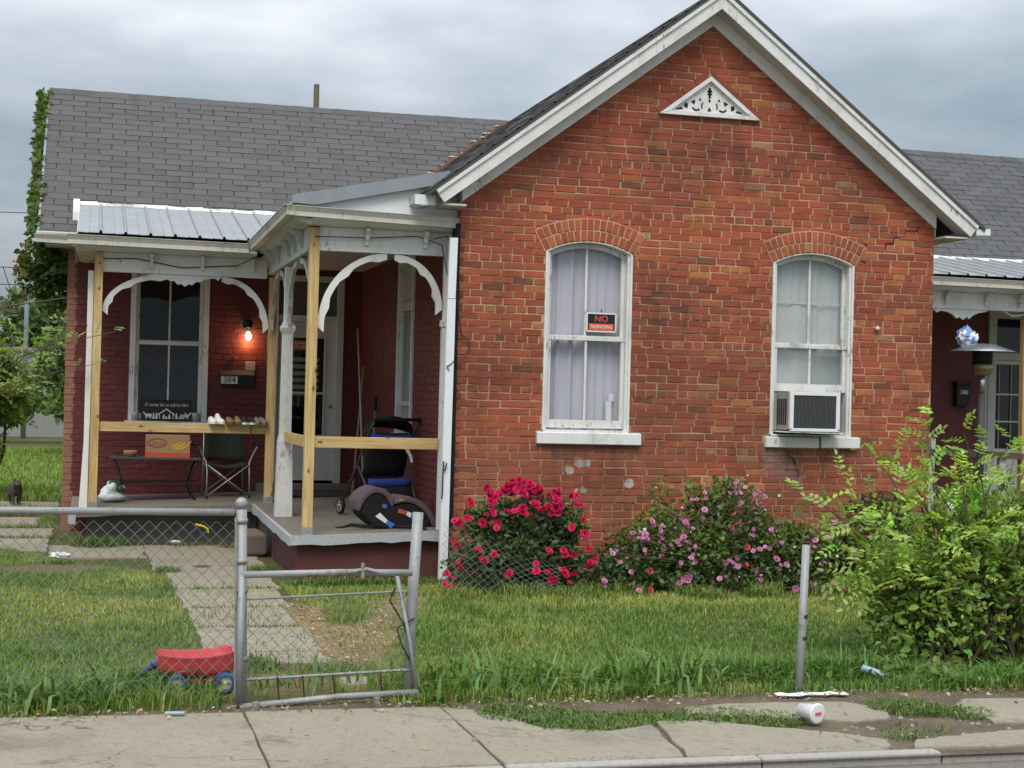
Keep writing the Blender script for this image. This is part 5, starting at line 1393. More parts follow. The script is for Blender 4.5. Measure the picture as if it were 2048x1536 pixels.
# car seat lying on its back at the edge of the porch
s = empty('car_seat', (-.44, .80, dz(-.44, .8)), R(6), 'mauve and black child car seat tipped over at porch edge', 'car seat')
def pad(pts, th, y0, y1, name, mat):
    P_ = [Vector((a, 0, b)) for a, b in pts]; A, B = [], []
    for k in range(len(P_)):
        d = (P_[min(k+1, len(P_)-1)]-P_[max(k-1, 0)]).normalized(); n_ = Vector((-d.z, 0, d.x))
        if n_.z < 0 and abs(d.x) > .3: n_ = -n_
        h_ = th*(.55 if k in (0, len(P_)-1) else 1)
        A.append(((P_[k]+n_*h_/2).x, (P_[k]+n_*h_/2).z)); B.append(((P_[k]-n_*h_/2).x, (P_[k]-n_*h_/2).z))
    m = MB(); m.strip(A, B, y0, y1); m.build(name, mat, s, True, bevel=.022, sub=1)
pad([(-.36, .16), (-.345, .25), (-.29, .325), (-.20, .365), (-.11, .345), (-.045, .28), (-.03, .20)], .065, -.19, .19, 'back_pad', 'mauve')
pad([(-.02, .235), (.06, .275), (.15, .275), (.24, .235), (.32, .165), (.375, .08), (.385, .01)], .065, -.20, .20, 'seat_pad', 'mauve')
m = MB(); m.prism([(-.33, .14), (-.31, .235), (-.265, .295), (-.20, .328), (-.125, .312), (-.075, .265), (-.055, .19), (-.01, .205), (.06, .238), (.145, .238), (.225, .205), (.295, .14), (.34, .07), (.345, .01), (.28, .0), (-.16, .0), (-.24, .05)], -.186, .186); m.build('shell', 'blackfab', s, bevel=.018)
def patch(pts, mat, name='sticker'):
    m = MB(); m.add(pts, [tuple(range(len(pts)))]); m.build(name, mat, s, fix=False)
patch([(-.20, -.190, .115), (-.10, -.190, .05), (-.075, -.190, .075), (-.155, -.190, .15)], 'whiteprint'); patch([(-.10, -.192, .05), (-.045, -.192, .0), (-.005, -.192, .04), (-.075, -.192, .08)], 'blueprint')
patch([(.03, -.190, .19), (.11, -.190, .165), (.10, -.190, .13), (.02, -.190, .15)], 'redprint'); patch([(.115, -.190, .163), (.16, -.190, .145), (.145, -.190, .10), (.105, -.190, .128)], 'whiteprint'); patch([(.162, -.190, .144), (.24, -.190, .10), (.215, -.190, .062), (.15, -.190, .098)], 'blueprint')
patch([(-.13, -.190, .235), (-.085, -.190, .225), (-.095, -.190, .19), (-.135, -.190, .20)], 'blueprint'); patch([(.02, -.203, .275), (.07, -.203, .278), (.07, -.203, .265), (.02, -.203, .262)], 'wood')
m = MB(); m.tube([(-.15, -.16, .03), (-.30, -.20, .02), (-.42, -.16, .035), (-.50, -.2, .018), (-.58, -.18, .012)], [.012, .014, .018, .012, .006], 5); m.tube([(.0, -.25, .02), (.15, -.32, .022), (.22, -.42, .02), (.24, -.46, -.03)], .016, 5); m.build('harness', 'blackfab', s)
# mossy stone block beside the porch
m = MB(); m.cb(-.115, .115, -.26, .26, 0, .26, .035)
tag(m.build('stone_block', 'stone', loc=(-1.57, 2.55, 0), rot=(0, 0, R(3)), bevel=.015), 'weathered square stone block beside the porch side', 'stone block')
# --- right porch things
s = empty('patio_heater', (7.39, 3.2, 0), 0, 'tall patio heater with silver hood beside the right porch', 'patio heater')
MB().lathe([(.0, 2.535), (.14, 2.525), (.40, 2.435), (.405, 2.43), (.14, 2.50), (0, 2.51)], (0, 0, 0), 28).build('hood', 'steel', s, True)
MB().lathe([(.12, 2.28), (.125, 2.44), (.12, 2.495)], (0, 0, 0), 20).build('burner', 'blackmetal', s, True)
MB().lathe([(.09, 2.14), (.12, 2.16), (.12, 2.20), (.135, 2.21), (.135, 2.25), (.12, 2.28)], (0, 0, 0), 20).build('collar', 'brass', s, True)
MB().tube([(0, 0, 1.92), (0, 0, 2.14)], .035, 12).build('valve', 'steel', s, True); MB().tube([(0, 0, .5), (0, 0, 1.92)], .045, 12).build('pole', 'darkgrey', s, True)
MB().lathe([(.24, 0), (.24, .45), (.10, .52), (.05, .56)], (0, 0, 0), 20).build('base', 'blackmetal', s, True)
s = empty('paper_ball', (7.43, 3.62, 2.63), 0, 'blue and white paper ball hanging from the right porch trim', 'ornament')
for nm, mt in (('petal', 'ballblue'), ('petal', 'ballwhite')):
    for k in range(16):
        u = Vector((random.gauss(0, 1), random.gauss(0, 1), random.gauss(0, 1))).normalized(); a = u.cross(Vector((.3, .2, 1))).normalized(); b = u.cross(a)
        m = MB(); c = u*.105
        m.add([c-a*.075-u*.03, c+b*.075-u*.02, c+a*.075+u*.0, c-b*.075+u*.01, c+u*.05], [(0, 1, 4), (1, 2, 4), (2, 3, 4), (3, 0, 4)]); m.build(nm, mt, s, fix=False)
MB().ell((0, 0, 0), (.10, .10, .10), 12, 8).build('core', 'ballblue', s, True)
MB().tube([(0, 0, .1), (0, .02, .26)], .004, 5).build('string', 'wire', s)
s = empty('mailbox', (8.40, 5.4, 1.93), 0, 'narrow black wall mailbox numbered 388 on right porch wall', 'mailbox')
m = MB(); m.cb(-.10, .10, -.10, 0, -.17, .12, .006); m.build('body', 'blackmetal', s); m = MB(); m.cb(-.115, .115, -.12, 0, .121, .17, .006); m.build('lid', 'blackmetal', s)
letters('388', .085, s, (.01, -.103, .02), 'whiteprint', sx=1.0)
for x in (-.05, .05): MB().tube([(x, -.05, -.17), (x, -.05, -.26), (x, -.08, -.27)], .006, 5).build('hook', 'blackmetal', s)
tag(MB().tube([(8.0, 3.72, 2.98), (8.1, 3.68, 2.92), (8.2, 3.68, 2.93), (8.27, 3.68, 2.95), (8.30, 3.66, 2.88)], .012, 6).build('rope', 'oldwhite'), 'pale rope draped under the right porch beam', 'rope')
tag(MB().cb(6.90, 7.02, 3.63, 3.66, 1.20, 1.34, .006).build('meter_box', 'oldwhite'), 'small grey box on edge of the right porch', 'box')
# --- chain link fence, gate, posts
def chain(m, x0, x1, z0, z1, f, cell=.072, r=.0016):
    """diamond mesh between x0..x1, z0..z1; f(x,z)->world"""
    n = int((x1-x0)/(cell/2))
    rows = int((z1-z0)/(cell/2))
    for i in range(-rows, n+1, 2):
        for sg in (1, -1):
            pts = []
            for k in range(rows+1):
                x = x0+(i+k)*cell/2 if sg == 1 else x0+(i+rows-k)*cell/2
                if x0-1e-6 <= x <= x1+1e-6: pts.append(f(x, z0+k*cell/2))
            if len(pts) > 1: m.tube([pts[0]]+pts[2:-1:3]+[pts[-1]], r, 4, False)
FY = -5.41
fence = empty('chain_link_fence', (-3.6, FY, 0), 0, 'low galvanised chain link fence panel left of the gate', 'fence')
def FB(m): return m
m = MB(); chain(m, -3.5, 1.15, .06, 1.0, lambda x, z: (x, .012+.006*math.sin(x*7), z)); m.build('wire_mesh', 'chainwire', fence, fix=False, kind='stuff')
MB().tube([(-3.6, 0, 1.045), (-.5, 0, 1.05), (1.13, 0, 1.045)], .020, 10).build('top_rail', 'galv', fence, True)
MB().tube([(1.20, 0, -.25), (1.165, 0, 1.10)], .030, 12).build('post', 'galv', fence, True)
MB().lathe([(.034, -.03), (.034, 0), (.030, .012), (.016, .024), (0, .028)], (1.165, 0, 1.10), 14).build('post_cap', 'galv', fence, True)
MB().tube([(1.155, -.03, .05), (1.135, -.03, 1.02)], .007, 6).build('tension_bar', 'galv', fence)
for z in (.25, .62, .78, 1.0): MB().lathe([(.036, -.012), (.038, 0), (.036, .012)], (1.192-.026*z, 0, z), 12, 2).build('band', 'galv', fence, True)
MB().tube([(.92, -.01, .98), (.965, -.02, .97), (.985, -.015, .955), (.99, -.01, .935)], .006, 5).build('strap', 'yellowstrap', fence)
gate = empty('metal_gate', (-2.43, -5.50, 0), R(4), 'rusty galvanised walk gate with sagging chain link', 'gate')
MB().tube([(.0, 0, .715), (.55, 0, .722), (.95, 0, .715)], .019, 10).build('top_bar', 'galv', gate, True)
MB().tube([(.0, 0, -.0), (.55, .01, .035), (1.0, .0, .045)], .019, 10).build('bottom_bar', 'galv', gate, True)
MB().tube([(.0, 0, .0), (.0, 0, .715)], .019, 10).build('side_bar', 'galv', gate, True)
MB().tube([(1.0, .0, .045), (.955, .05, .35), (.895, .12, .69)], .012, 8).build('side_bar', 'galv', gate, True)
MB().tube([(.04, .10, .57), (.95, .10, .60)], .007, 6).build('tension_bar', 'galv', gate); MB().tube([(.03, .10, .13), (1.0, .08, .16)], .009, 6).build('tension_bar', 'galv', gate)
m = MB(); chain(m, .02, .93, .13, .58, lambda x, z: (x+.06*z, .07, z+.02*math.sin(x*3))); m.build('wire_mesh', 'chainwire', gate, fix=False, kind='stuff')
for x in (.22, .36, .53, .80): MB().tube([(x, .0, .02), (x-.005, .05, .15)], .005, 6).build('tie', 'blackmetal', gate)
for x in (.09, .76): MB().lathe([(.018, -.06), (.018, .03)], (x, -.02, .0), 8).build('clamp', 'galv', gate)
m = MB(); m.tube([(.58, -.022, .725), (.68, -.03, .742), (.76, -.025, .722)], .011, 7); m.tube([(.66, -.028, .69), (.66, -.028, .775)], .011, 7); m.build('latch', 'galv', gate)
p2 = empty('fence_post', (-1.47, -5.33, 0), 0, 'leaning open ended gate post in front of the porch corner', 'post')
MB().tube([(0, 0, -.25), (.012, 0, .5), (.035, .0, 1.045)], .031, 12).build('pipe', 'galv', p2, True)
MB().tube([(0, -.035, .30), (-.04, -.05, .42), (-.12, -.03, .55), (-.09, -.02, .62)], .006, 5).build('wire', 'wire', p2); MB().tube([(.0, -.04, .22), (-.05, -.06, .30), (-.08, -.05, .40), (.02, -.04, .45)], .005, 5).build('wire', 'wire', p2)
p3_ = empty('fence_post', (.885, -5.47, 0), 0, 'short grey fence post standing in the lawn near the shrub', 'post')
MB().tube([(-.02, 0, -.3), (.015, 0, .875)], .024, 12).build('pipe', 'galv', p3_, True)
for z in (.32, .45): MB().lathe([(.026, -.01), (.026, .01)], (-.004+.03*z, 0, z), 10).build('tie', 'wire', p3_)
old = empty('fallen_fence', (0, -1.05, 0), 0, 'slumped rusty chain link lying against the red rose bush', 'fence')
m = MB(); chain(m, -.35, .75, .0, .62, lambda x, z: (x+.1*z, .30*z+.05*math.sin(x*5), .05+z*(.95-.62*max(0, min(1, (x+.3)/1.0)))), .085, .0016); m.build('wire_mesh', 'chainwire', old, fix=False, kind='stuff')
# --- toy wagon
s = empty('toy_wagon', (-2.63, -4.95, 0), R(3), 'faded red plastic toy wagon with blue wheels on left lawn', 'wagon')
m = MB(); secs = []
for k, (x, hw, zt, zb) in enumerate(((-.215, .085, .225, .13), (-.20, .115, .222, .085), (-.10, .13, .208, .07), (.02, .135, .207, .07), (.12, .135, .215, .07), (.20, .12, .232, .085), (.22, .085, .238, .13))):
    secs.append([(x, -hw*.86, zb), (x, -hw, zb+.05), (x, -hw*1.0, zt-.03), (x, -hw*1.06, zt-.012), (x, -hw*1.06, zt), (x, -hw*.94, zt+.002), (x, -hw*.86, zb+.06), (x, hw*.86, zb+.06), (x, hw*.94, zt+.002), (x, hw*1.06, zt), (x, hw*1.06, zt-.012), (x, hw, zt-.03), (x, hw, zb+.05), (x, hw*.86, zb)])
n = len(secs[0]); vs = [p for q in secs for p in q]
fs = [(a*n+i, a*n+(i+1) % n, (a+1)*n+(i+1) % n, (a+1)*n+i) for a in range(len(secs)-1) for i in range(n)]+[tuple(range(n)), tuple(range((len(secs)-1)*n, len(secs)*n))]
m.add(vs, fs); m.build('tub', 'redplastic', s, True, sub=1)
m = MB(); m.cb(-.15, .15, -.10, .10, .045, .095, .012); m.cb(-.05, .07, -.112, .112, .035, .085, .01); m.build('chassis', 'redplastic', s, bevel=.006)
for x in (-.115, .155):
    for y in (-.135, .135):
        m = MB(); m.lathe([(.038, -.02), (.052, -.022), (.058, -.012), (.058, .012), (.052, .022), (.038, .02), (.038, -.02)], (x, y, .058), 22, 1, False); w_ = m.build('wheel', 'blueplastic', s, True)
        m = MB(); m.lathe([(.0, -.017), (.012, -.018), (.012, -.010), (.028, -.008), (.039, -.014), (.039, .014), (0, .014)], (x, y, .058), 20, 1, False); m.build('hub', 'creamplastic', w_, True)
m = MB(); m.tube([(-.215, 0, .15), (-.26, 0, .13), (-.31, 0, .085), (-.37, -.005, .04)], [.022, .018, .016, .012], 8); m.ell((-.225, 0, .155), (.03, .03, .025), 10, 6); m.cb(-.39, -.36, -.05, .05, .02, .045, .006); m.build('handle', 'blueplastic', s, True)
# --- litter
def crumple(name, loc, r, mat, label, cat, flat=.5):
    m = MB(); m.ell((0, 0, r[2]), r, 12, 7)
    m.v = [tuple(Vector(p)*random.uniform(.75, 1.15)) for p in m.v]
    return tag(m.build(name, mat, None, loc=loc), label, cat)
crumple('paper_wad', (-3.48, 1.78, .04), (.10, .06, .035), 'litterwhite', 'crumpled white paper on bare earth of left lawn', 'litter')
crumple('paper_wad', (-2.30, 4.45-.9, .02), (.06, .03, .02), 'litterwhite', 'small white paper scrap on path before left porch', 'litter')
s = empty('plastic_cup', (.54, -6.40, .065), R(20), 'clear plastic cup with red print lying on broken pavement', 'cup')
m = MB(); m.lathe([(.052, 0), (.050, .004), (.037, .12), (.0, .122), (.0, .118), (.034, .115), (.047, .004)], (0, 0, 0), 20, 1, False); m.build('cup', 'cupwhite', s, True)
MB().lathe([(.0, -.004), (.045, -.005), (.056, -.003), (.056, .006), (.0, .004)], (0, 0, 0), 22, 1, False).build('lid', 'cupwhite', s, True)
MB().lathe([(.0405, .06), (.039, .085)], (0, 0, 0), 20, 1, False).build('print', 'redlogo', s, True); m = MB(); m.bx(-.022, .022, -.009, -.007, -.006, .008); m.build('print', 'redlogo', s)
m = MB(); up1 = [(.66+.045*i, -5.585+.012*math.sin(i*1.7)+random.uniform(-.008, .008)) for i in range(11)]; dn1 = [(x, y-.045-random.uniform(0, .03)) for x, y in up1]
m.add([(x, y, .016+random.uniform(0, .008)) for x, y in up1]+[(x, y, .014) for x, y in dn1], [(i, i+11, i+12, i+1) for i in range(10)])
tag(m.build('torn_paper', 'litterwhite', fix=False), 'long torn strip of white paper at pavement edge', 'litter')
tag(MB().cb(-.05, .05, -.018, .018, 0, .010, .003).build('bottle_label', 'litterblue', loc=(-2.78, -5.74, .024), rot=(0, 0, R(-6))), 'flat pale blue plastic scrap at pavement edge near the gate', 'litter')
tag(MB().lathe([(.0, -.07), (.022, -.068), (.024, .03), (.012, .055), (.012, .07)], (0, 0, .025), 12, 0).build('small_bottle', 'litterblue', loc=(1.46, -5.26, .05), rot=(0, .3, R(-30)), smooth=True), 'small pale bottle lying in grass below the green shrub', 'litter')
# --- grey cat
s = empty('cat', (-4.22, 9.45, .016), R(8), 'grey cat walking towards the street on path beside the house', 'cat')
m = MB()
m.ell((0, .16, .22), (.088, .19, .095), 14, 10); m.ell((0, .02, .215), (.085, .10, .10), 12, 8); m.ell((0, .30, .21), (.085, .11, .10), 12, 8)
m.tube([(0, -.02, .24), (0, -.09, .285)], [.06, .05], 10); m.ell((0, -.115, .30), (.058, .058, .052), 12, 9); m.ell((0, -.165, .285), (.026, .024, .02), 10, 6)
for sx in (-1, 1):
    m.tube([(sx*.032, -.11, .335), (sx*.042, -.108, .385)], [.022, .004], 8)
    m.tube([(sx*.05, .0, .20), (sx*.045, -.01, .11), (sx*.04, .0+sx*.03, .02), (sx*.04, -.03+sx*.03, .012)], [.038, .026, .02, .02], 8)
    m.tube([(sx*.055, .30, .20), (sx*.06, .27, .13), (sx*.055, .34, .07), (sx*.05, .32, .015), (sx*.05, .28, .012)], [.05, .035, .02, .018, .018], 8)
m.tube([(0, .38, .22), (0, .46, .20), (.01, .53, .15), (.02, .58, .12)], [.026, .022, .02, .012], 8)
m.build('body', 'catfur', s, remesh=.009)
m = MB()
for sx in (-1, 1): m.ell((sx*.022, -.163, .312), (.008, .006, .008), 8, 5)
m.build('eyes', 'yellowprint', s)

# ================================================================== vegetation
RED = [(-0.03, -0.81, 0.8), (0.15, -0.75, 0.87), (0.15, -0.79, 0.8), (0.17, -0.79, 0.72), (0.29, -0.73, 0.91), (0.29, -0.79, 0.93), (0.36, -0.79, 0.95), (0.46, -0.69, 0.96), (0.43, -0.78, 0.9), (0.45, -0.79, 0.87), (0.55, -0.68, 0.92), (0.58, -0.75, 0.92), (0.63, -0.71, 0.9), (0.28, -0.81, 0.72), (0.43, -0.78, 0.75), (0.45, -0.85, 0.7), (0.56, -0.77, 0.78), (0.64, -0.75, 0.74), (0.74, -0.79, 0.75), (0.76, -0.78, 0.71), (0.77, -0.74, 0.87), (0.73, -0.83, 0.81), (0.91, -0.72, 0.88), (0.95, -0.77, 0.78), (0.98, -0.85, 0.65), (0.18, -0.9, 0.58), (-0.13, -0.79, 0.62), (-0.07, -0.82, 0.66), (0.08, -0.8, 0.62), (0.03, -0.86, 0.39), (0.16, -0.89, 0.35), (0.08, -0.88, 0.3), (-0.16, -0.94, 0.3), (0.66, -0.87, 0.39), (0.8, -0.92, 0.35), (0.89, -0.87, 0.34), (1.06, -0.85, 0.4), (1.01, -0.98, 0.29), (1.05, -0.98, 0.29), (0.52, -0.99, 0.22), (0.27, -0.92, 0.17), (0.62, -0.97, 0.21), (0.79, -0.95, 0.2), (0.86, -0.99, 0.2), (0.82, -0.99, 0.12), (0.66, -0.99, 0.14), (-0.27, -0.98, 0.2), (-0.26, -0.99, 0.09), (-0.17, -0.88, 0.44), (0.89, -0.8, 0.58), (1.0, -0.84, 0.53), (0.36, -0.69, 0.91), (0.41, -0.71, 0.88), (0.52, -0.69, 0.89), (0.56, -0.73, 0.9), (0.32, -0.79, 0.9), (0.4, -0.68, 0.97), (0.28, -0.7, 0.88)]
PINK = [(1.66, -0.79, 0.61), (1.71, -0.83, 0.6), (1.71, -0.83, 0.56), (1.43, -0.89, 0.54), (1.57, -0.82, 0.52), (1.53, -0.87, 0.48), (1.56, -0.9, 0.49), (1.52, -0.96, 0.4), (1.73, -0.83, 0.49), (1.74, -0.84, 0.4), (1.93, -0.88, 0.64), (1.98, -0.81, 0.59), (2.01, -0.86, 0.58), (1.9, -0.91, 0.51), (1.85, -0.91, 0.47), (1.89, -0.86, 0.43), (1.99, -0.84, 0.44), (2.0, -0.95, 0.43), (1.96, -0.89, 0.39), (1.95, -0.98, 0.33), (2.02, -0.91, 0.29), (1.86, -0.96, 0.28), (1.96, -0.92, 0.16), (1.95, -0.92, 0.12), (1.84, -0.99, 0.11), (1.42, -0.9, 0.2), (2.15, -0.79, 0.85), (2.14, -0.8, 0.9), (2.03, -0.76, 0.83), (2.12, -0.85, 0.75), (2.44, -0.78, 0.95), (2.45, -0.76, 0.9), (2.51, -0.74, 0.9), (2.54, -0.78, 0.95), (2.46, -0.84, 0.8), (2.66, -0.72, 0.86), (2.67, -0.8, 0.82), (2.75, -0.73, 0.79), (2.66, -0.78, 0.66), (2.58, -0.88, 0.52), (2.64, -0.91, 0.4), (2.42, -0.94, 0.25), (2.41, -0.91, 0.32), (2.31, -0.92, 0.28), (2.3, -0.96, 0.16), (2.63, -0.97, 0.13), (2.81, -0.9, 0.22), (2.8, -0.92, 0.31), (2.88, -0.95, 0.27), (2.78, -0.83, 0.56), (2.85, -0.92, 0.46), (2.73, -0.92, 0.41), (3.16, -0.82, 0.47), (3.2, -0.88, 0.48), (3.19, -0.89, 0.42), (3.29, -0.93, 0.51), (3.39, -0.84, 0.64), (3.38, -0.83, 0.62), (3.12, -1.05, 0.1), (3.35, -0.98, 0.1), (3.28, -0.92, 0.28), (1.22, -0.96, 0.37), (1.31, -0.92, 0.29), (1.14, -0.99, 0.13), (1.15, -0.98, 0.08), (1.45, -1.03, 0.05), (1.64, -0.8, 0.64), (2.96, -0.99, 0.05), (3.41, -1.08, 0.05)]
CORAL = [(1.55, -1.01, 0.22), (2.4, -0.82, 0.59), (2.55, -0.84, 0.41), (2.49, -0.97, 0.27), (1.56, -1.02, 0.05)]
RED2 = [(3.91, -0.9, 0.38), (3.93, -0.92, 0.41), (3.87, -0.96, 0.25), (4.06, -0.95, 0.31)]
PINK2 = [(3.57, -0.93, 0.35), (3.74, -0.9, 0.35), (3.39, -0.86, 0.64), (3.37, -0.84, 0.65), (3.53, -0.81, 0.59), (4.02, -0.92, 0.53), (3.72, -0.84, 0.58), (3.79, -0.83, 0.53)]
WHITE = [(4.61, -0.78, 0.76), (4.64, -0.81, 0.73), (4.58, -0.77, 0.67), (4.66, -0.84, 0.68), (4.54, -0.87, 0.62), (4.63, -0.86, 0.59), (4.69, -0.86, 0.53), (4.32, -0.98, 0.45), (4.38, -0.95, 0.47), (4.29, -0.92, 0.52), (4.4, -0.79, 0.62), (4.68, -0.73, 0.81), (4.71, -0.79, 0.62), (4.49, -0.89, 0.59), (5.33, -0.77, 0.77), (5.32, -0.85, 0.57)]
def unit(v): return v/np.maximum(1e-9, np.linalg.norm(v, axis=-1, keepdims=True))
def leaf_arrays(C, A, Nn, L, W, tint, fold=.18):
    """C centres (base), A leaf direction, Nn normal-ish; -> V, F, T"""
    n = len(C); A = unit(A); S = unit(np.cross(A, Nn)); U = np.cross(S, A)
    L = np.broadcast_to(L, (n,))[:, None]; W = np.broadcast_to(W, (n,))[:, None]
    b = C; t = C+A*L-U*L*.14; m1 = C+A*L*.30; m2 = C+A*L*.68-U*L*.05
    l1 = m1-S*W*.46+U*W*fold; r1 = m1+S*W*.46+U*W*fold; l2 = m2-S*W*.40+U*W*fold; r2 = m2+S*W*.40+U*W*fold
    V = np.stack([b, r1, r2, t, l2, l1], 1).reshape(-1, 3)
    i = np.arange(n)[:, None]*6
    F = np.concatenate([i+np.array([q]) for q in ((0, 1, 2), (0, 2, 3), (0, 3, 4), (0, 4, 5))], 0)
    return V, F, np.repeat(tint, 6, 0)
def merge(parts):
    Vs, Fs, Ts, k = [], [], [], 0
    for V, F, T in parts: Vs.append(V); Fs.append(F+k); Ts.append(T); k += len(V)
    return np.concatenate(Vs), np.concatenate(Fs), np.concatenate(Ts)
def rdir(n, zb=0.0):
    v = RNG.normal(size=(n, 3)); v[:, 2] += zb; return unit(v)
def tints(n, base, var=.35, hue=.12):
    k = (1-var+2*var*RNG.random((n, 1)))
    h = 1+hue*RNG.normal(size=(n, 3)); return np.clip(np.array(base)*k*h, .004, .9)
def blob_points(n, blobs, shell=.55):
    """points in a union of ellipsoids (cx,cy,cz,rx,ry,rz), biased towards the outside"""
    w_ = np.array([b[3]*b[4]*b[5] for b in blobs])**.75; idx = RNG.choice(len(blobs), n, p=w_/w_.sum())
    B = np.array(blobs)[idx]; d = rdir(n); r = (RNG.random(n)**(1/3*(1-shell)+.05))
    return B[:, :3]+d*r[:, None]*B[:, 3:6]*(.9+.25*RNG.random((n, 1))), d, r
def foliage(name, n, blobs, L, base, parent, mat='leaf', var=.4, shell=.5, wl=.6, zmin=.01, name_='foliage', hue=.12):
    P, d, r = blob_points(n, blobs, shell)
    P = P[P[:, 2] > zmin]; d = d[:len(P)]; n = len(P)
    A = unit(rdir(n, .1)+d*.6); Nn = unit(rdir(n, .9))
    l = L*(.6+.8*RNG.random(n))
    V, F, T = leaf_arrays(P, A, Nn, l, l*wl, tints(n, base, var, hue))
    return bulk(name_, V, F, T, mat, parent)
# --- flowers ---------------------------------------------------------------
def rosette(r, layers=3, flat=.5):
    m = MB()
    for k in range(layers):
        n = (7, 6, 5)[k] if k < 3 else 4; rr = r*(1-.30*k); tilt = .25+.45*k
        for i in range(n):
            a = 2*PI*(i+.5*k)/n; ca, sa = math.cos(a), math.sin(a); w_ = rr*.62
            def P(u, v, h): return (ca*u-sa*v, sa*u+ca*v, h)
            h1 = rr*math.sin(tilt)*.9; o = rr*math.cos(tilt)
            m.add([P(0, 0, 0), P(o*.6, -w_, h1*.5+.002*k), P(o, 0, h1*1.0), P(o*.6, w_, h1*.5+.002*k)], [(0, 1, 2), (0, 2, 3)])
    return m.mesh('flower')
def put_flowers(pts, r, mat, parent, name='rose', layers=3):
    meshes = []
    for k in range(5):
        me = rosette(r*random.uniform(.85, 1.15), layers); me.materials.append(MT[mat]); meshes.append(me)
    for p in pts:
        o = bpy.data.objects.new(name, random.choice(meshes)); COL.objects.link(o); o.parent = parent
        o.location = Vector(p)-parent.location
        d = Vector((random.uniform(-1.0, .7), -1, random.uniform(-.3, 1.4)))
        o.rotation_euler = d.to_track_quat('Z', 'Y').to_euler(); s_ = random.uniform(.65, 1.25); o.scale = (s_, s_*random.uniform(.8, 1.1), s_*random.uniform(.7, 1.3))
def stems(pts_to, base, spread, n, parent, mat='greenstem', r=.006):
    m = MB()
    for i in range(n):
        b = Vector((base[0]+random.uniform(-spread, spread), base[1]+random.uniform(-.12, .12), 0)); t = Vector(random.choice(pts_to))
        mid = b*.5+t*.5+Vector((random.uniform(-.05, .05), random.uniform(-.05, .05), .08))
        m.tube([b, mid, t], [r, r*.8, r*.5], 5, False)
    m.build('stem', mat, parent, fix=False, kind='stuff')
rb = empty('rose_bush', (.5, -.55, 0), 0, 'bushy rose with bright red blooms left against brick wall', 'rose bush')
def shift(bl, o): return [(b[0]-o[0], b[1]-o[1], b[2]) + tuple(b[3:]) for b in bl]
def rel(pts, o): return [(p[0]-o[0], p[1]-o[1], p[2]) for p in pts]
O = (.5, -.55)
foliage('f', 5200, shift([(.52, -.5, .62, .40, .26, .24), (.22, -.5, .55, .26, .22, .24), (.86, -.5, .58, .24, .22, .22), (.5, -.6, .36, .45, .30, .28), (.15, -.65, .22, .35, .28, .22), (.75, -.6, .26, .30, .25, .24), (1.12, -.7, .16, .30, .22, .16)], O), .055, (.075, .118, .048), rb, var=.5, shell=.45)
foliage('f', 900, shift([(.18, -.62, .62, .16, .14, .14), (.10, -.62, .42, .16, .12, .10), (.45, -.75, .35, .18, .10, .10), (.95, -.66, .62, .12, .10, .10)], O), .05, (.16, .21, .065), rb, var=.35, shell=.4)
stems(rel(RED, O), (0, 0), .25, 22, rb)
RED3 = [(p[0]+random.gauss(0, .035), p[1]+random.uniform(-.03, .03), p[2]+random.gauss(0, .03)) for p in RED for k in range(3 if p[2] > .68 else 1)]
put_flowers(RED, .036, 'red_petal', rb); put_flowers(RED3, .030, 'red_petal', rb)
put_flowers([(p[0]+random.gauss(0, .12), p[1]+.03, p[2]+random.gauss(0, .1)) for p in RED[::4]], .016, 'coral_petal', rb, 'bud', 2)
pb = empty('rose_bush', (2.4, -.65, 0), 0, 'wide sprawling rose with many small pink blooms along wall', 'rose bush')
O = (2.4, -.65)
foliage('f', 9500, shift([(1.62, -.6, .30, .40, .28, .30), (2.05, -.6, .38, .42, .28, .36), (2.5, -.6, .50, .38, .26, .42), (2.9, -.65, .34, .45, .28, .32), (3.35, -.65, .28, .45, .28, .28), (3.75, -.6, .25, .35, .25, .25), (1.45, -.7, .14, .35, .22, .14), (2.3, -.8, .16, .9, .18, .15), (2.3, -.5, .72, .22, .15, .16)], O), .05, (.10, .16, .05), pb, var=.5, shell=.35)
foliage('f', 1500, shift([(1.83, -.5, .78, .10, .08, .26), (1.75, -.55, .62, .16, .10, .12), (2.25, -.5, .86, .24, .10, .12), (1.55, -.6, .48, .16, .10, .10), (2.5, -.55, .93, .22, .10, .10), (2.1, -.8, .4, .3, .1, .2), (3.1, -.8, .4, .4, .1, .2)], O), .05, (.18, .25, .055), pb, var=.4, shell=.3)
stems(rel(PINK, O), (0, 0), 1.0, 40, pb)
PK = PINK+PINK2
PK2 = [(p[0]+random.gauss(0, .045), p[1]+random.uniform(-.02, .05), max(.05, p[2]+random.gauss(0, .04))) for p in PK for k in range(1 if random.random() < .8 else 2)]
put_flowers(PK, .029, 'pink_petal', pb); put_flowers(PK2, .022, 'pink_petal', pb); put_flowers(CORAL, .032, 'coral_petal', pb); put_flowers(RED2, .036, 'red_petal', pb)
put_flowers([(p[0]+random.gauss(0, .15), p[1]+.02, max(.05, p[2]+random.gauss(0, .1))) for p in PK[::2]], .013, 'white_petal', pb, 'bud', 2)
wb = empty('flower_bush', (3.95, -.9, 0), 0, 'white flowering bush half hidden behind the green shrub', 'bush')
O = (3.95, -.9)
foliage('f', 2600, shift([(3.9, -.8, .45, .40, .25, .45), (4.4, -.8, .35, .35, .25, .35)], O), .06, (.07, .11, .04), wb, var=.5)
put_flowers(WHITE, .05, 'white_petal', wb, 'flower', 2)
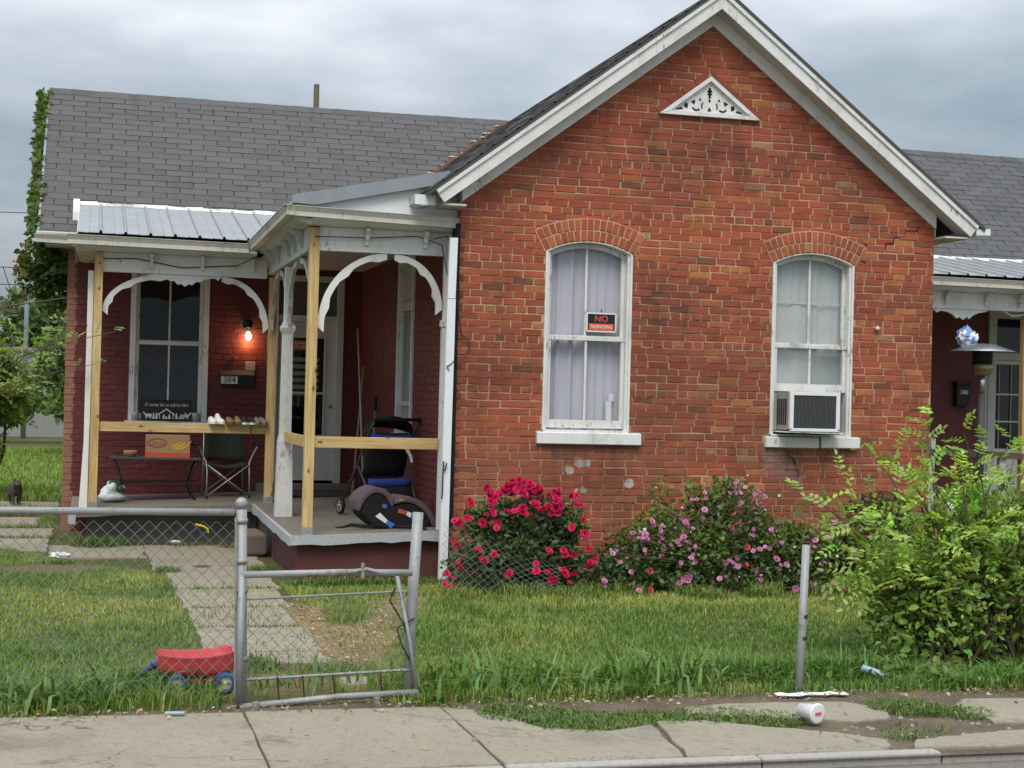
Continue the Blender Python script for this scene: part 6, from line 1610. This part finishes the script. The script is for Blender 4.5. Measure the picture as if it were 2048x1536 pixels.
# --- big pinnate shrub at the right ------------------------------------------
def pinnate(canes, n_leaf, leaflet, base, parent, npair=4, var=.35, mat='leaf', lowdark=False):
    Cs, As, Ns, Ls, Ts = [], [], [], [], []
    m = MB()
    for (b, t, droop) in canes:
        b, t = np.array(b), np.array(t)
        mid = (b+t)/2+np.array([0, 0, droop])
        q = lambda s: (1-s)**2*b+2*s*(1-s)*mid+s*s*t
        m.tube([tuple(q(s)) for s in np.linspace(0, 1, 7)], [.011*(1-.75*s) for s in np.linspace(0, 1, 7)], 5, False)
        for s in np.linspace(.22, 1.0, n_leaf):
            p = q(s); tg = unit((q(min(1, s+.03))-q(s-.03))[None])[0]
            sd = unit(np.cross(tg, RNG.normal(size=3))[None])[0]; ra = unit((sd+tg*.6+np.array([0, 0, .15]))[None])[0]
            ln = leaflet*npair*1.05*(.7+.5*RNG.random()); up_ = unit((np.array([0, 0, 1.])+.5*RNG.normal(size=3))[None])[0]; lat = unit(np.cross(ra, up_)[None])[0]
            col = tints(1, base, var, .10)[0]
            for k in range(npair+1):
                pp = p+ra*ln*(.2+.8*k/npair)-np.array([0, 0, .25*ln*(k/npair)**2])
                if k == npair: Cs.append(pp); As.append(ra); Ns.append(up_); Ls.append(leaflet); Ts.append(col)
                else:
                    for sg in (-1, 1): Cs.append(pp); As.append(lat*sg+ra*.45); Ns.append(up_+.3*RNG.normal(size=3)); Ls.append(leaflet*(.8+.4*RNG.random())); Ts.append(col*(.9+.2*RNG.random()))
    Ls = np.array(Ls); V, F, T = leaf_arrays(np.array(Cs), np.array(As), np.array(Ns), Ls, Ls*.55, np.array(Ts))
    bulk('leaves', V, F, T, mat, parent); m.build('stem', 'bark', parent, fix=False, kind='stuff')
O = Vector((2.75, -4.45, 0))
sb = empty('leafy_shrub', O, 0, 'large bright green leafy shrub at right end of the lawn', 'shrub')
canes = []
for i in range(66):
    a = random.uniform(0, 2*PI); rr = random.uniform(.15, 1.0)
    hz = random.uniform(.55, 1.50)*(1-.25*rr)
    canes.append(((random.uniform(-.55, .6), random.uniform(-.25, .3), 0), (1.05*rr*math.cos(a)+.1, .60*rr*math.sin(a), hz+.12), random.uniform(.1, .4)))
for tx, ty, tz in ((-1.35, .1, 1.12), (-1.25, -.1, 1.02), (-1.1, .0, 1.20), (-.95, .1, 1.08), (-1.0, -.2, .92), (-.85, .0, 1.36), (-.72, .1, 1.46), (-.45, .05, 1.66), (-.5, 0, 1.55), (-.05, 0, 1.45), (.2, .05, 1.50), (.35, .0, 1.42), (-.75, -.3, .75), (-.9, -.3, .68), (-.55, -.35, .5), (-.2, .0, 1.55), (-.60, -.2, 1.25), (-.35, -.2, 1.35)): canes.append(((random.uniform(-.4, .2), random.uniform(-.1, .1), 0), (tx, ty, tz), .35))
for i in range(26): canes.append(((random.uniform(-.5, -.1), random.uniform(-.2, .2), 0), (random.uniform(-1.15, -.35), random.uniform(-.35, .25), random.uniform(.45, 1.25)), random.uniform(.1, .35)))
pinnate(canes, 11, .050, (.33, .48, .105), sb, 4, .45)
foliage('f', 3600, [(0, .05, .42, .85, .5, .42), (-.45, -.05, .35, .45, .4, .35), (.5, -.1, .55, .55, .45, .50), (.1, .0, .85, .60, .35, .30), (-.55, -.1, .15, .5, .4, .2)], .060, (.19, .30, .065), sb, var=.6, shell=.25)
# --- ivy on the left verge of the roof ---------------------------------------
iv = empty('ivy', (-3.93, 5.6, 3.0), 0, 'green ivy climbing the left edge of the grey roof', 'ivy')
bl = []
for t in np.linspace(0, 1, 22):
    y = 5.15+t*2.75; z = zmain(y)-.10
    k = .045+.035*random.random()-(.02 if .30 < t < .5 else 0)
    bl.append((-3.915-.03*random.random(), y, z, k, .12, .12))
bl = [(b[0]+3.93, b[1]-5.6, b[2]-3.0, b[3], b[4], b[5]) for b in bl]
bl += [(.20, .05, .12, .22, .3, .28), (.05, .0, .25, .22, .25, .22), (.25, .1, -.15, .18, .25, .25), (.0, .1, -.02, .2, .2, .2)]
foliage('f', 2300, bl, .07, (.105, .165, .040), iv, var=.5, shell=.5, zmin=-5, wl=.85)
foliage('f', 60, [(-.08, .0, .12, .16, .2, .3)], .08, (.26, .15, .05), iv, var=.4, zmin=-5, wl=.8)
# --- near branches and bushes at the far left --------------------------------
tb = empty('young_tree', (-5.0, 1.7, 0), 0, 'young tree at left edge with thin branches reaching over the path', 'tree')
m = MB(); m.tube([(0, 0, 0), (.03, .02, 1.0), (-.03, .0, 1.9), (.05, .05, 2.9)], [.05, .045, .035, .015], 8, False); m.build('trunk', 'bark', tb, True, fix=False)
pinnate([((.0, 0, 1.5), (1.98, .3, 2.27), .14), ((.0, 0, 1.3), (1.78, .3, 1.94), .12), ((0, 0, 1.6), (1.45, .2, 2.1), .15), ((0, 0, 1.2), (1.3, .1, 1.75), .1), ((0, 0, 1.1), (1.5, .3, 2.2), .2), ((0, 0, 1.8), (1.1, .0, 2.3), .2), ((.0, .0, 1.6), (1.15, .1, 1.6), .2)], 9, .05, (.20, .29, .08), tb, 3, .3)
m = MB(); m.tube([(.0, 0, 2.1), (.4, .05, 2.32), (.9, .1, 2.46), (1.62, .2, 2.60)], [.016, .012, .009, .005], 6); m.tube([(0, 0, 1.7), (.6, .05, 2.0), (1.1, .1, 2.12)], [.014, .011, .006], 6); m.build('branch', 'bark', tb, True)
gb = empty('green_bush', (-4.85, 11.5, 0), 0, 'dense dark green bush behind the cat at left edge', 'bush')
bl = []
for i in range(34):
    an = random.uniform(0, 2*PI); q = random.uniform(0, 1)**.6; z = random.uniform(.55, 2.15); wq = .95*math.sqrt(max(.1, 1-((z-1.2)/1.25)**2))
    bl.append((q*wq*math.cos(an)*1.05-.1, q*.6*math.sin(an), z, random.uniform(.14, .30), random.uniform(.14, .28), random.uniform(.10, .22)))
foliage('f', 7000, bl, .105, (.20, .31, .07), gb, var=.6, shell=.5)
foliage('f', 2200, [(b[0], b[1]-.25, b[2]+.12, b[3]*.8, b[4]*.6, b[5]*.6) for b in bl[::2]], .10, (.26, .36, .08), gb, var=.4, shell=.4)
pinnate([((0, 0, .6), (random.uniform(-1, 1.15), random.uniform(-.5, .1), random.uniform(1.3, 2.8)), .3) for i in range(34)], 8, .085, (.28, .40, .09), gb, 3, .35)
m = MB()
for a in range(5): m.tube([(random.uniform(-.2, .2), random.uniform(-.2, .2), 0), (random.uniform(-.4, .4), 0, .7), (random.uniform(-.6, .7), random.uniform(-.3, .2), 1.6)], [.045, .03, .012], 6, False)
m.build('stem', 'bark', gb, fix=False)
gb2 = empty('low_bush', (-5.4, 8.3, 0), 0, 'low leafy weeds at left edge beyond the path', 'bush')
foliage('f', 1500, [(0, 0, .3, .6, .4, .35), (.5, .2, .2, .4, .3, .25)], .09, (.14, .22, .05), gb2, var=.4)
def far_tree(x, y, h, r, base, label, n=3800, leaf=.42):
    t = empty('far_tree', (x, y, 0), 0, label, 'tree', 'trees on the far side of the yards')
    m = MB(); m.tube([(0, 0, 0), (.1, 0, h*.35), (-.05, .1, h*.75)], [.22, .17, .06], 8, False)
    bl = []
    for i in range(11):
        a = random.uniform(0, 2*PI); q = random.uniform(.1, .75)*r; z = h*random.uniform(.38, .82)
        bl.append((q*math.cos(a), q*math.sin(a), z, r*random.uniform(.30, .5), r*random.uniform(.3, .5), h*random.uniform(.12, .2)))
        m.tube([(0, 0, h*.3), (q*.6*math.cos(a), q*.6*math.sin(a), z*.9)], [.07, .03], 5, False)
    m.build('trunk', 'bark', t, True, fix=False)
    foliage('f', n, bl, leaf, base, t, var=.5, shell=.5, name_='crown')
far_tree(-10.5, 60, 6.6, 4.5, (.14, .19, .09), 'grey green far tree at left edge behind the light pole')
far_tree(-4.6, 66, 7.0, 4.0, (.13, .18, .08), 'round far tree between light pole and house corner')
far_tree(-15.5, 75, 8.2, 6.0, (.15, .19, .10), 'broad far tree furthest left on the horizon')
far_tree(.5, 70, 6.5, 5.0, (.13, .19, .08), 'far tree mostly hidden behind the house corner')
far_tree(-2.9, 27, 3.1, 2.4, (.09, .15, .045), 'dark green tree close behind the ivy at house corner', 3600, .2)
hd = empty('hedge', (-6.5, 36, 0), 0, 'loose green hedge in front of the far garage at left', 'hedge')
foliage('f', 7000, [(x+random.uniform(-.3, .3), random.uniform(-.4, .4), random.uniform(.25, 1.9), .8, .6, .6) for x in np.arange(-4.5, 4.6, .55)], .22, (.15, .22, .07), hd, var=.55, shell=.4)
fh = empty('far_house', (-6.0, 42, 0), 0, 'low grey far garage glimpsed between leaves at left', 'house')
MB().bx(-4, 2.6, 0, 5, 0, 2.3).build('wall', 'farwall', fh); m = MB(); m.prism([(-.5, 2.3), (2.5, 3.1), (5.5, 2.3)], -4.4, 3.0, 'yz'); m.build('roof', 'farroof', fh)
MB().bx(-2.2, -.2, -.03, .0, 0, 1.9).build('door', 'near_black', fh); MB().bx(.6, 2.2, -.03, 0, .9, 1.8).build('window', 'near_black', fh); MB().bx(-4.4, 3.0, -.56, -.5, 2.22, 2.42).build('fascia', 'oldwhite', fh)
# --- poles and wires ---------------------------------------------------------
lp = empty('light_pole', (-5.32, 40, 0), 0, 'tall slim pale light pole far behind at left edge', 'pole')
MB().tube([(0, 0, 0), (.0, 0, 4.4), (.0, 0, 8.3)], [.09, .075, .045], 10).build('pole', 'poleb', lp, True); MB().ell((0, 0, 8.36), (.10, .10, .07), 12, 8).build('lamp_head', 'farwall', lp, True)
up_ = empty('utility_pole', (.79, 16, 0), 0, 'weathered wooden utility pole top rising behind the grey roof', 'pole')
MB().tube([(0, 0, 0), (0, 0, 7.63)], [.07, .055], 10).build('pole', 'polewood', up_, True)
for i, (a, b, lb) in enumerate((((-9.5, 38, 7.25), (-3.0, 40, 7.45), 'upper thin overhead wire crossing the light pole'), ((-9.5, 38, 5.55), (-3.0, 40, 5.62), 'middle thin overhead wire crossing the light pole'), ((-9.5, 38, 5.02), (-3.0, 40, 5.05), 'lowest thin overhead wire above far trees'))):
    tag(MB().tube([a, ((a[0]+b[0])/2, 39, (a[2]+b[2])/2-.06), b], .014, 5).build('overhead_wire', 'wire'), lb, 'wire')
tag(MB().tube([(-6.05, 39, 5.55), (-5.6, 39.5, 4.2), (-5.3, 40, 3.5)], .014, 5).build('guy_wire', 'wire'), 'slanting guy wire beside the light pole', 'wire')
# --- grass -------------------------------------------------------------------
def blades(P, h, w_, tint, lean=.45, curve=.35):
    n = len(P); a = RNG.random(n)*2*PI; d = np.stack([np.cos(a), np.sin(a), np.zeros(n)], 1)
    s = np.stack([-np.sin(a), np.cos(a), np.zeros(n)], 1); h = h[:, None]; w_ = w_[:, None]
    ln = (lean*RNG.random(n))[:, None]; cv = (curve*RNG.random(n))[:, None]
    z = np.array([[0, 0, 1.]])
    m = P+z*h*.55+d*h*ln*.4; t = P+z*h*(1-cv*.5)+d*h*(ln+cv)
    V = np.stack([P-s*w_*.5, P+s*w_*.5, m-s*w_*.42, m+s*w_*.42, t], 1).reshape(-1, 3)
    i = np.arange(n)[:, None]*5
    F = np.concatenate([i+np.array([q]) for q in ((0, 1, 3), (0, 3, 2), (2, 3, 4))], 0)
    return V, F, np.repeat(tint, 5, 0)
def gz(x, y): return (vnoise(x, y, .8, 9)-.5)*.03*(np.abs(x) < 9)*(y < 5)*(y > -5.3)-.006
def scatter(n, x0, x1, y0, y1, keep):
    x = RNG.uniform(x0, x1, n); y = RNG.uniform(y0, y1, n); k = RNG.random(n) < keep(x, y); x, y = x[k], y[k]
    return np.stack([x, y, gz(x, y)], 1)
def visible(x, y): # inside the view plus a margin
    u = (x-CAMP.x)*rt.x+(y-CAMP.y)*rt.y; v = (x-CAMP.x)*fw.x+(y-CAMP.y)*fw.y
    return (np.abs(u) < v*.325+.9)*1.0
def on_path(x, y): return ((x > -2.52)*(x < -1.58)*(y > -5.6)*(y < 1.05))
def lawn_keep(x, y):
    k = visible(x, y)*(1-.93*straw(x, y))*(1-.92*bare(x, y))
    k = k*np.where(on_path(x, y), .02+.10*(vnoise(x, y, 2.2, 4) > .62), 1)
    edge = 3.2-(x+4.1)*1.75
    k = k*np.where((x < -2.5)*(y > np.minimum(edge, 3.25)), .015, 1)
    k = k*np.where((x > -2.5)*(x < 0.02)*(y > -.05), .0 , 1)
    k = k*np.where((x > 0)*(y > -.08), 0, 1)
    k = k*np.where((y > 1.0)*(x > -2.6), .0, 1)
    return k
def lawn_tint(P, warm=0.0):
    x, y = P[:, 0], P[:, 1]; n = len(P)
    m = np.clip(1.5*(vnoise(x, y, 1.1, 7)*.55+vnoise(x, y, 4.5, 8)*.45-.36)+.25*(RNG.random(n)-.5)+.35*np.exp(-((y+1.35)/.6)**2)+.30*np.exp(-(((x+3.2)/.6)**2+((y+1.9)/1.1)**2)), 0, 1)[:, None]
    g = np.array([.120, .220, .036])*(1-m)+np.array([.390, .430, .090])*m
    dry = (RNG.random((n, 1)) < .03+.09*(m > .66))
    g = np.where(dry, np.array([.46, .38, .19]), g)
    return np.clip(g*(.75+.5*RNG.random((n, 1))), 0, 1)
parts = []
P = scatter(340000, -7.0, 6.6, -5.55, 3.4, lawn_keep)
n = len(P); hh = (.028+.035*RNG.random(n))*(.45+1.1*vnoise(P[:, 0], P[:, 1], 1.7, 3))*(.7+.6*vnoise(P[:, 0], P[:, 1], 7, 4)); hh *= 1+.7*(P[:, 1] < -4.4)
parts.append(blades(P, hh, .0042+.003*RNG.random(n), lawn_tint(P), .9, .6))
# tall edge along the fence line
def tall_keep(x, y):
    c = -5.05+.12*np.sin(x*2.1)+.35*(vnoise(x, y*0, 2.6, 1)-.5)
    k = visible(x, y)*np.clip(1-np.abs(y-c)/.46, 0, 1)
    k = k*np.where((x > -2.5)*(x < -1.45), .06, 1)*np.where((x > -2.95)*(x < -2.5), .55, 1)
    return k
P = scatter(60000, -5.5, 3.8, -5.62, -4.5, tall_keep); n = len(P)
tl = np.clip(1-np.abs(P[:, 1]+5.05)/.5, .15, 1)
t_ = lawn_tint(P)*.5+np.array([[.09, .185, .032]])*(.6+.8*RNG.random((n, 1)))*.6
tl = tl*(.35+1.25*vnoise(P[:, 0], P[:, 1]*.4, 2.3, 12))
parts.append(blades(P, (.06+.15*RNG.random(n)**1.5)*tl, .006+.006*RNG.random(n), t_, .7, .8))
# broad weedy blades
P = scatter(5200, -5.5, 3.8, -5.60, -4.75, tall_keep); n = len(P)
parts.append(blades(P, (.07+.16*RNG.random(n)**1.6)*(.4+1.1*vnoise(P[:, 0], P[:, 1], 2.0, 13)), .014+.012*RNG.random(n), tints(n, (.12, .225, .045), .35), 1.0, 1.0))
# tufts along porch, path joints and pavement
def tuft(cx_, cy_, r_, n, h, base=(.12, .19, .04), ry=None):
    a = RNG.random(n)*2*PI; q = r_*RNG.random(n)**.6; P = np.stack([cx_+q*np.cos(a), cy_+(ry or r_)/r_*q*np.sin(a), np.full(n, .0)], 1)
    parts.append(blades(P, h*(.4+.8*RNG.random(n)), .006+.004*RNG.random(n), tints(n, base, .4), .9, .8))
for q in ((-3.15, 3.45, .28, 700, .13), (-2.9, 3.55, .2, 300, .10), (-2.2, 3.5, .2, 160, .06), (-1.7, 3.3, .15, 160, .08), (-1.62, 1.0, .15, 220, .08), (-2.5, .95, .12, 200, .08), (-2.0, -.37, .45, 220, .04, (.12, .19, .04), .06), (-2.05, -1.57, .45, 130, .04, (.12, .19, .04), .06), (-2.1, -2.62, .4, 150, .04, (.12, .19, .04), .06), (-2.3, -4.3, .25, 500, .09), (-1.75, -4.5, .25, 350, .07), (-1.0, -.15, .5, 700, .10, (.13, .21, .04), .12), (-.3, -.15, .3, 400, .09, (.13, .21, .04), .12), (-3.95, 4.35, .5, 300, .06, (.13, .21, .04), .08), (-4.0, 5.65, .5, 360, .08, (.15, .24, .05), .08), (-4.1, 8.0, .7, 1500, .12, (.17, .26, .05), .6), (-3.72, 6.5, .12, 300, .12, (.15, .24, .05), .8)): tuft(*q)
for q in ((-.95, -5.90, .26, 1500, .035), (-.72, -6.12, .30, 1600, .030), (-.30, -6.12, .22, 700, .03), (.05, -6.10, .25, 800, .032), (.35, -6.22, .2, 600, .03), (1.25, -6.05, .22, 900, .05), (1.50, -6.2, .2, 500, .035), (1.0, -6.62, .2, 120, .03), (.1, -6.98, .5, 260, .02, (.12, .18, .04), .03), (-.8, -7.0, .4, 160, .02, (.12, .18, .04), .03), (.85, -6.75, .08, 60, .03)): tuft(*q)
for i in range(26): tuft(random.uniform(-.2, 3.6), -1.0+random.uniform(-.2, .15), .16, 150, random.uniform(.10, .20), (.20, .26, .06))
# far lawn beside the house
P = scatter(30000, -8.5, -3.4, 10.3, 30, lambda x, y: np.ones_like(x)); n = len(P)
parts.append(blades(P, .08+.08*RNG.random(n), .012+.01*RNG.random(n), tints(n, (.19, .28, .05), .4), .8, .6))
V, F, T = merge(parts)
tag(bulk('lawn_grass', V, F, T, 'grass'), 'uneven green lawn and tall weedy grass along the fence line', 'grass', kind='stuff')
# broad-leaved weeds at the lawn edge
wd = []
P = scatter(900, -5.2, 3.6, -5.62, -4.8, tall_keep); n = len(P); P[:, 2] += .02+.07*RNG.random(n)
wd.append(leaf_arrays(P, rdir(n, .2), rdir(n, 1.2), .05+.05*RNG.random(n), .03+.03*RNG.random(n), tints(n, (.14, .24, .06), .35)))
V, F, T = merge(wd); tag(bulk('weeds', V, F, T, 'leaf'), 'broad leaved weeds among the tall grass at pavement edge', 'weeds', kind='stuff')
# dry leaf and chip litter
n = 1500
x = RNG.uniform(-5, 3.3, n); y = np.where(RNG.random(n) < .6, -5.66+.09*RNG.normal(size=n), RNG.uniform(-6.95, -5.6, n)); k = (RNG.random(n) < np.where(y < -5.85, np.where(x > .4, .6, .12), 1)); x, y = x[k], y[k]
n2 = 700; t_ = RNG.random(n2); xs2 = np.concatenate([-1.5+.88*t_+.12*RNG.normal(size=n2), -1.6+.1*RNG.normal(size=n2)]); ys2 = np.concatenate([-3.6+2.55*t_+.1*RNG.normal(size=n2), -1.4-2.8*RNG.random(n2)])
x = np.concatenate([x, xs2]); y = np.concatenate([y, ys2]); n = len(x)
P = np.stack([x, y, np.full(n, .026)], 1); P[-2*n2:, 2] = .012
base = np.array([[.40, .28, .14], [.50, .42, .28], [.22, .15, .09], [.55, .50, .42], [.30, .16, .08]])[RNG.integers(0, 5, n)]
l = .012+.026*RNG.random(n)**2; A = rdir(n); A[:, 2] *= .25
V, F, T = leaf_arrays(P, A, np.array([[0, 0, 1.]])+.5*RNG.normal(size=(n, 3)), l, l*.55, base*(.7+.6*RNG.random((n, 1))))
tag(bulk('leaf_litter', V, F, T, 'leaf'), 'dry leaf and straw litter along the pavement edge and path', 'litter', kind='stuff')
# pebbles on the bare earth at the right
m = MB()
for i in range(170):
    r_ = random.uniform(.006, .02)*random.uniform(.5, 1); k = random.uniform(.25, .55); m.tc = (k, k*.92, k*.8)
    m.ell((random.uniform(.3, 2.4), random.uniform(-6.95, -6.1) if i % 3 else random.uniform(-7.6, -7.2), -.002 if i % 3 else -.113), (r_, r_*.8, r_*.6), 6, 4)
tag(m.build('pebbles', 'leaf', tint=True, fix=False), 'small pale pebbles on bare earth of broken pavement', 'pebbles', kind='stuff')
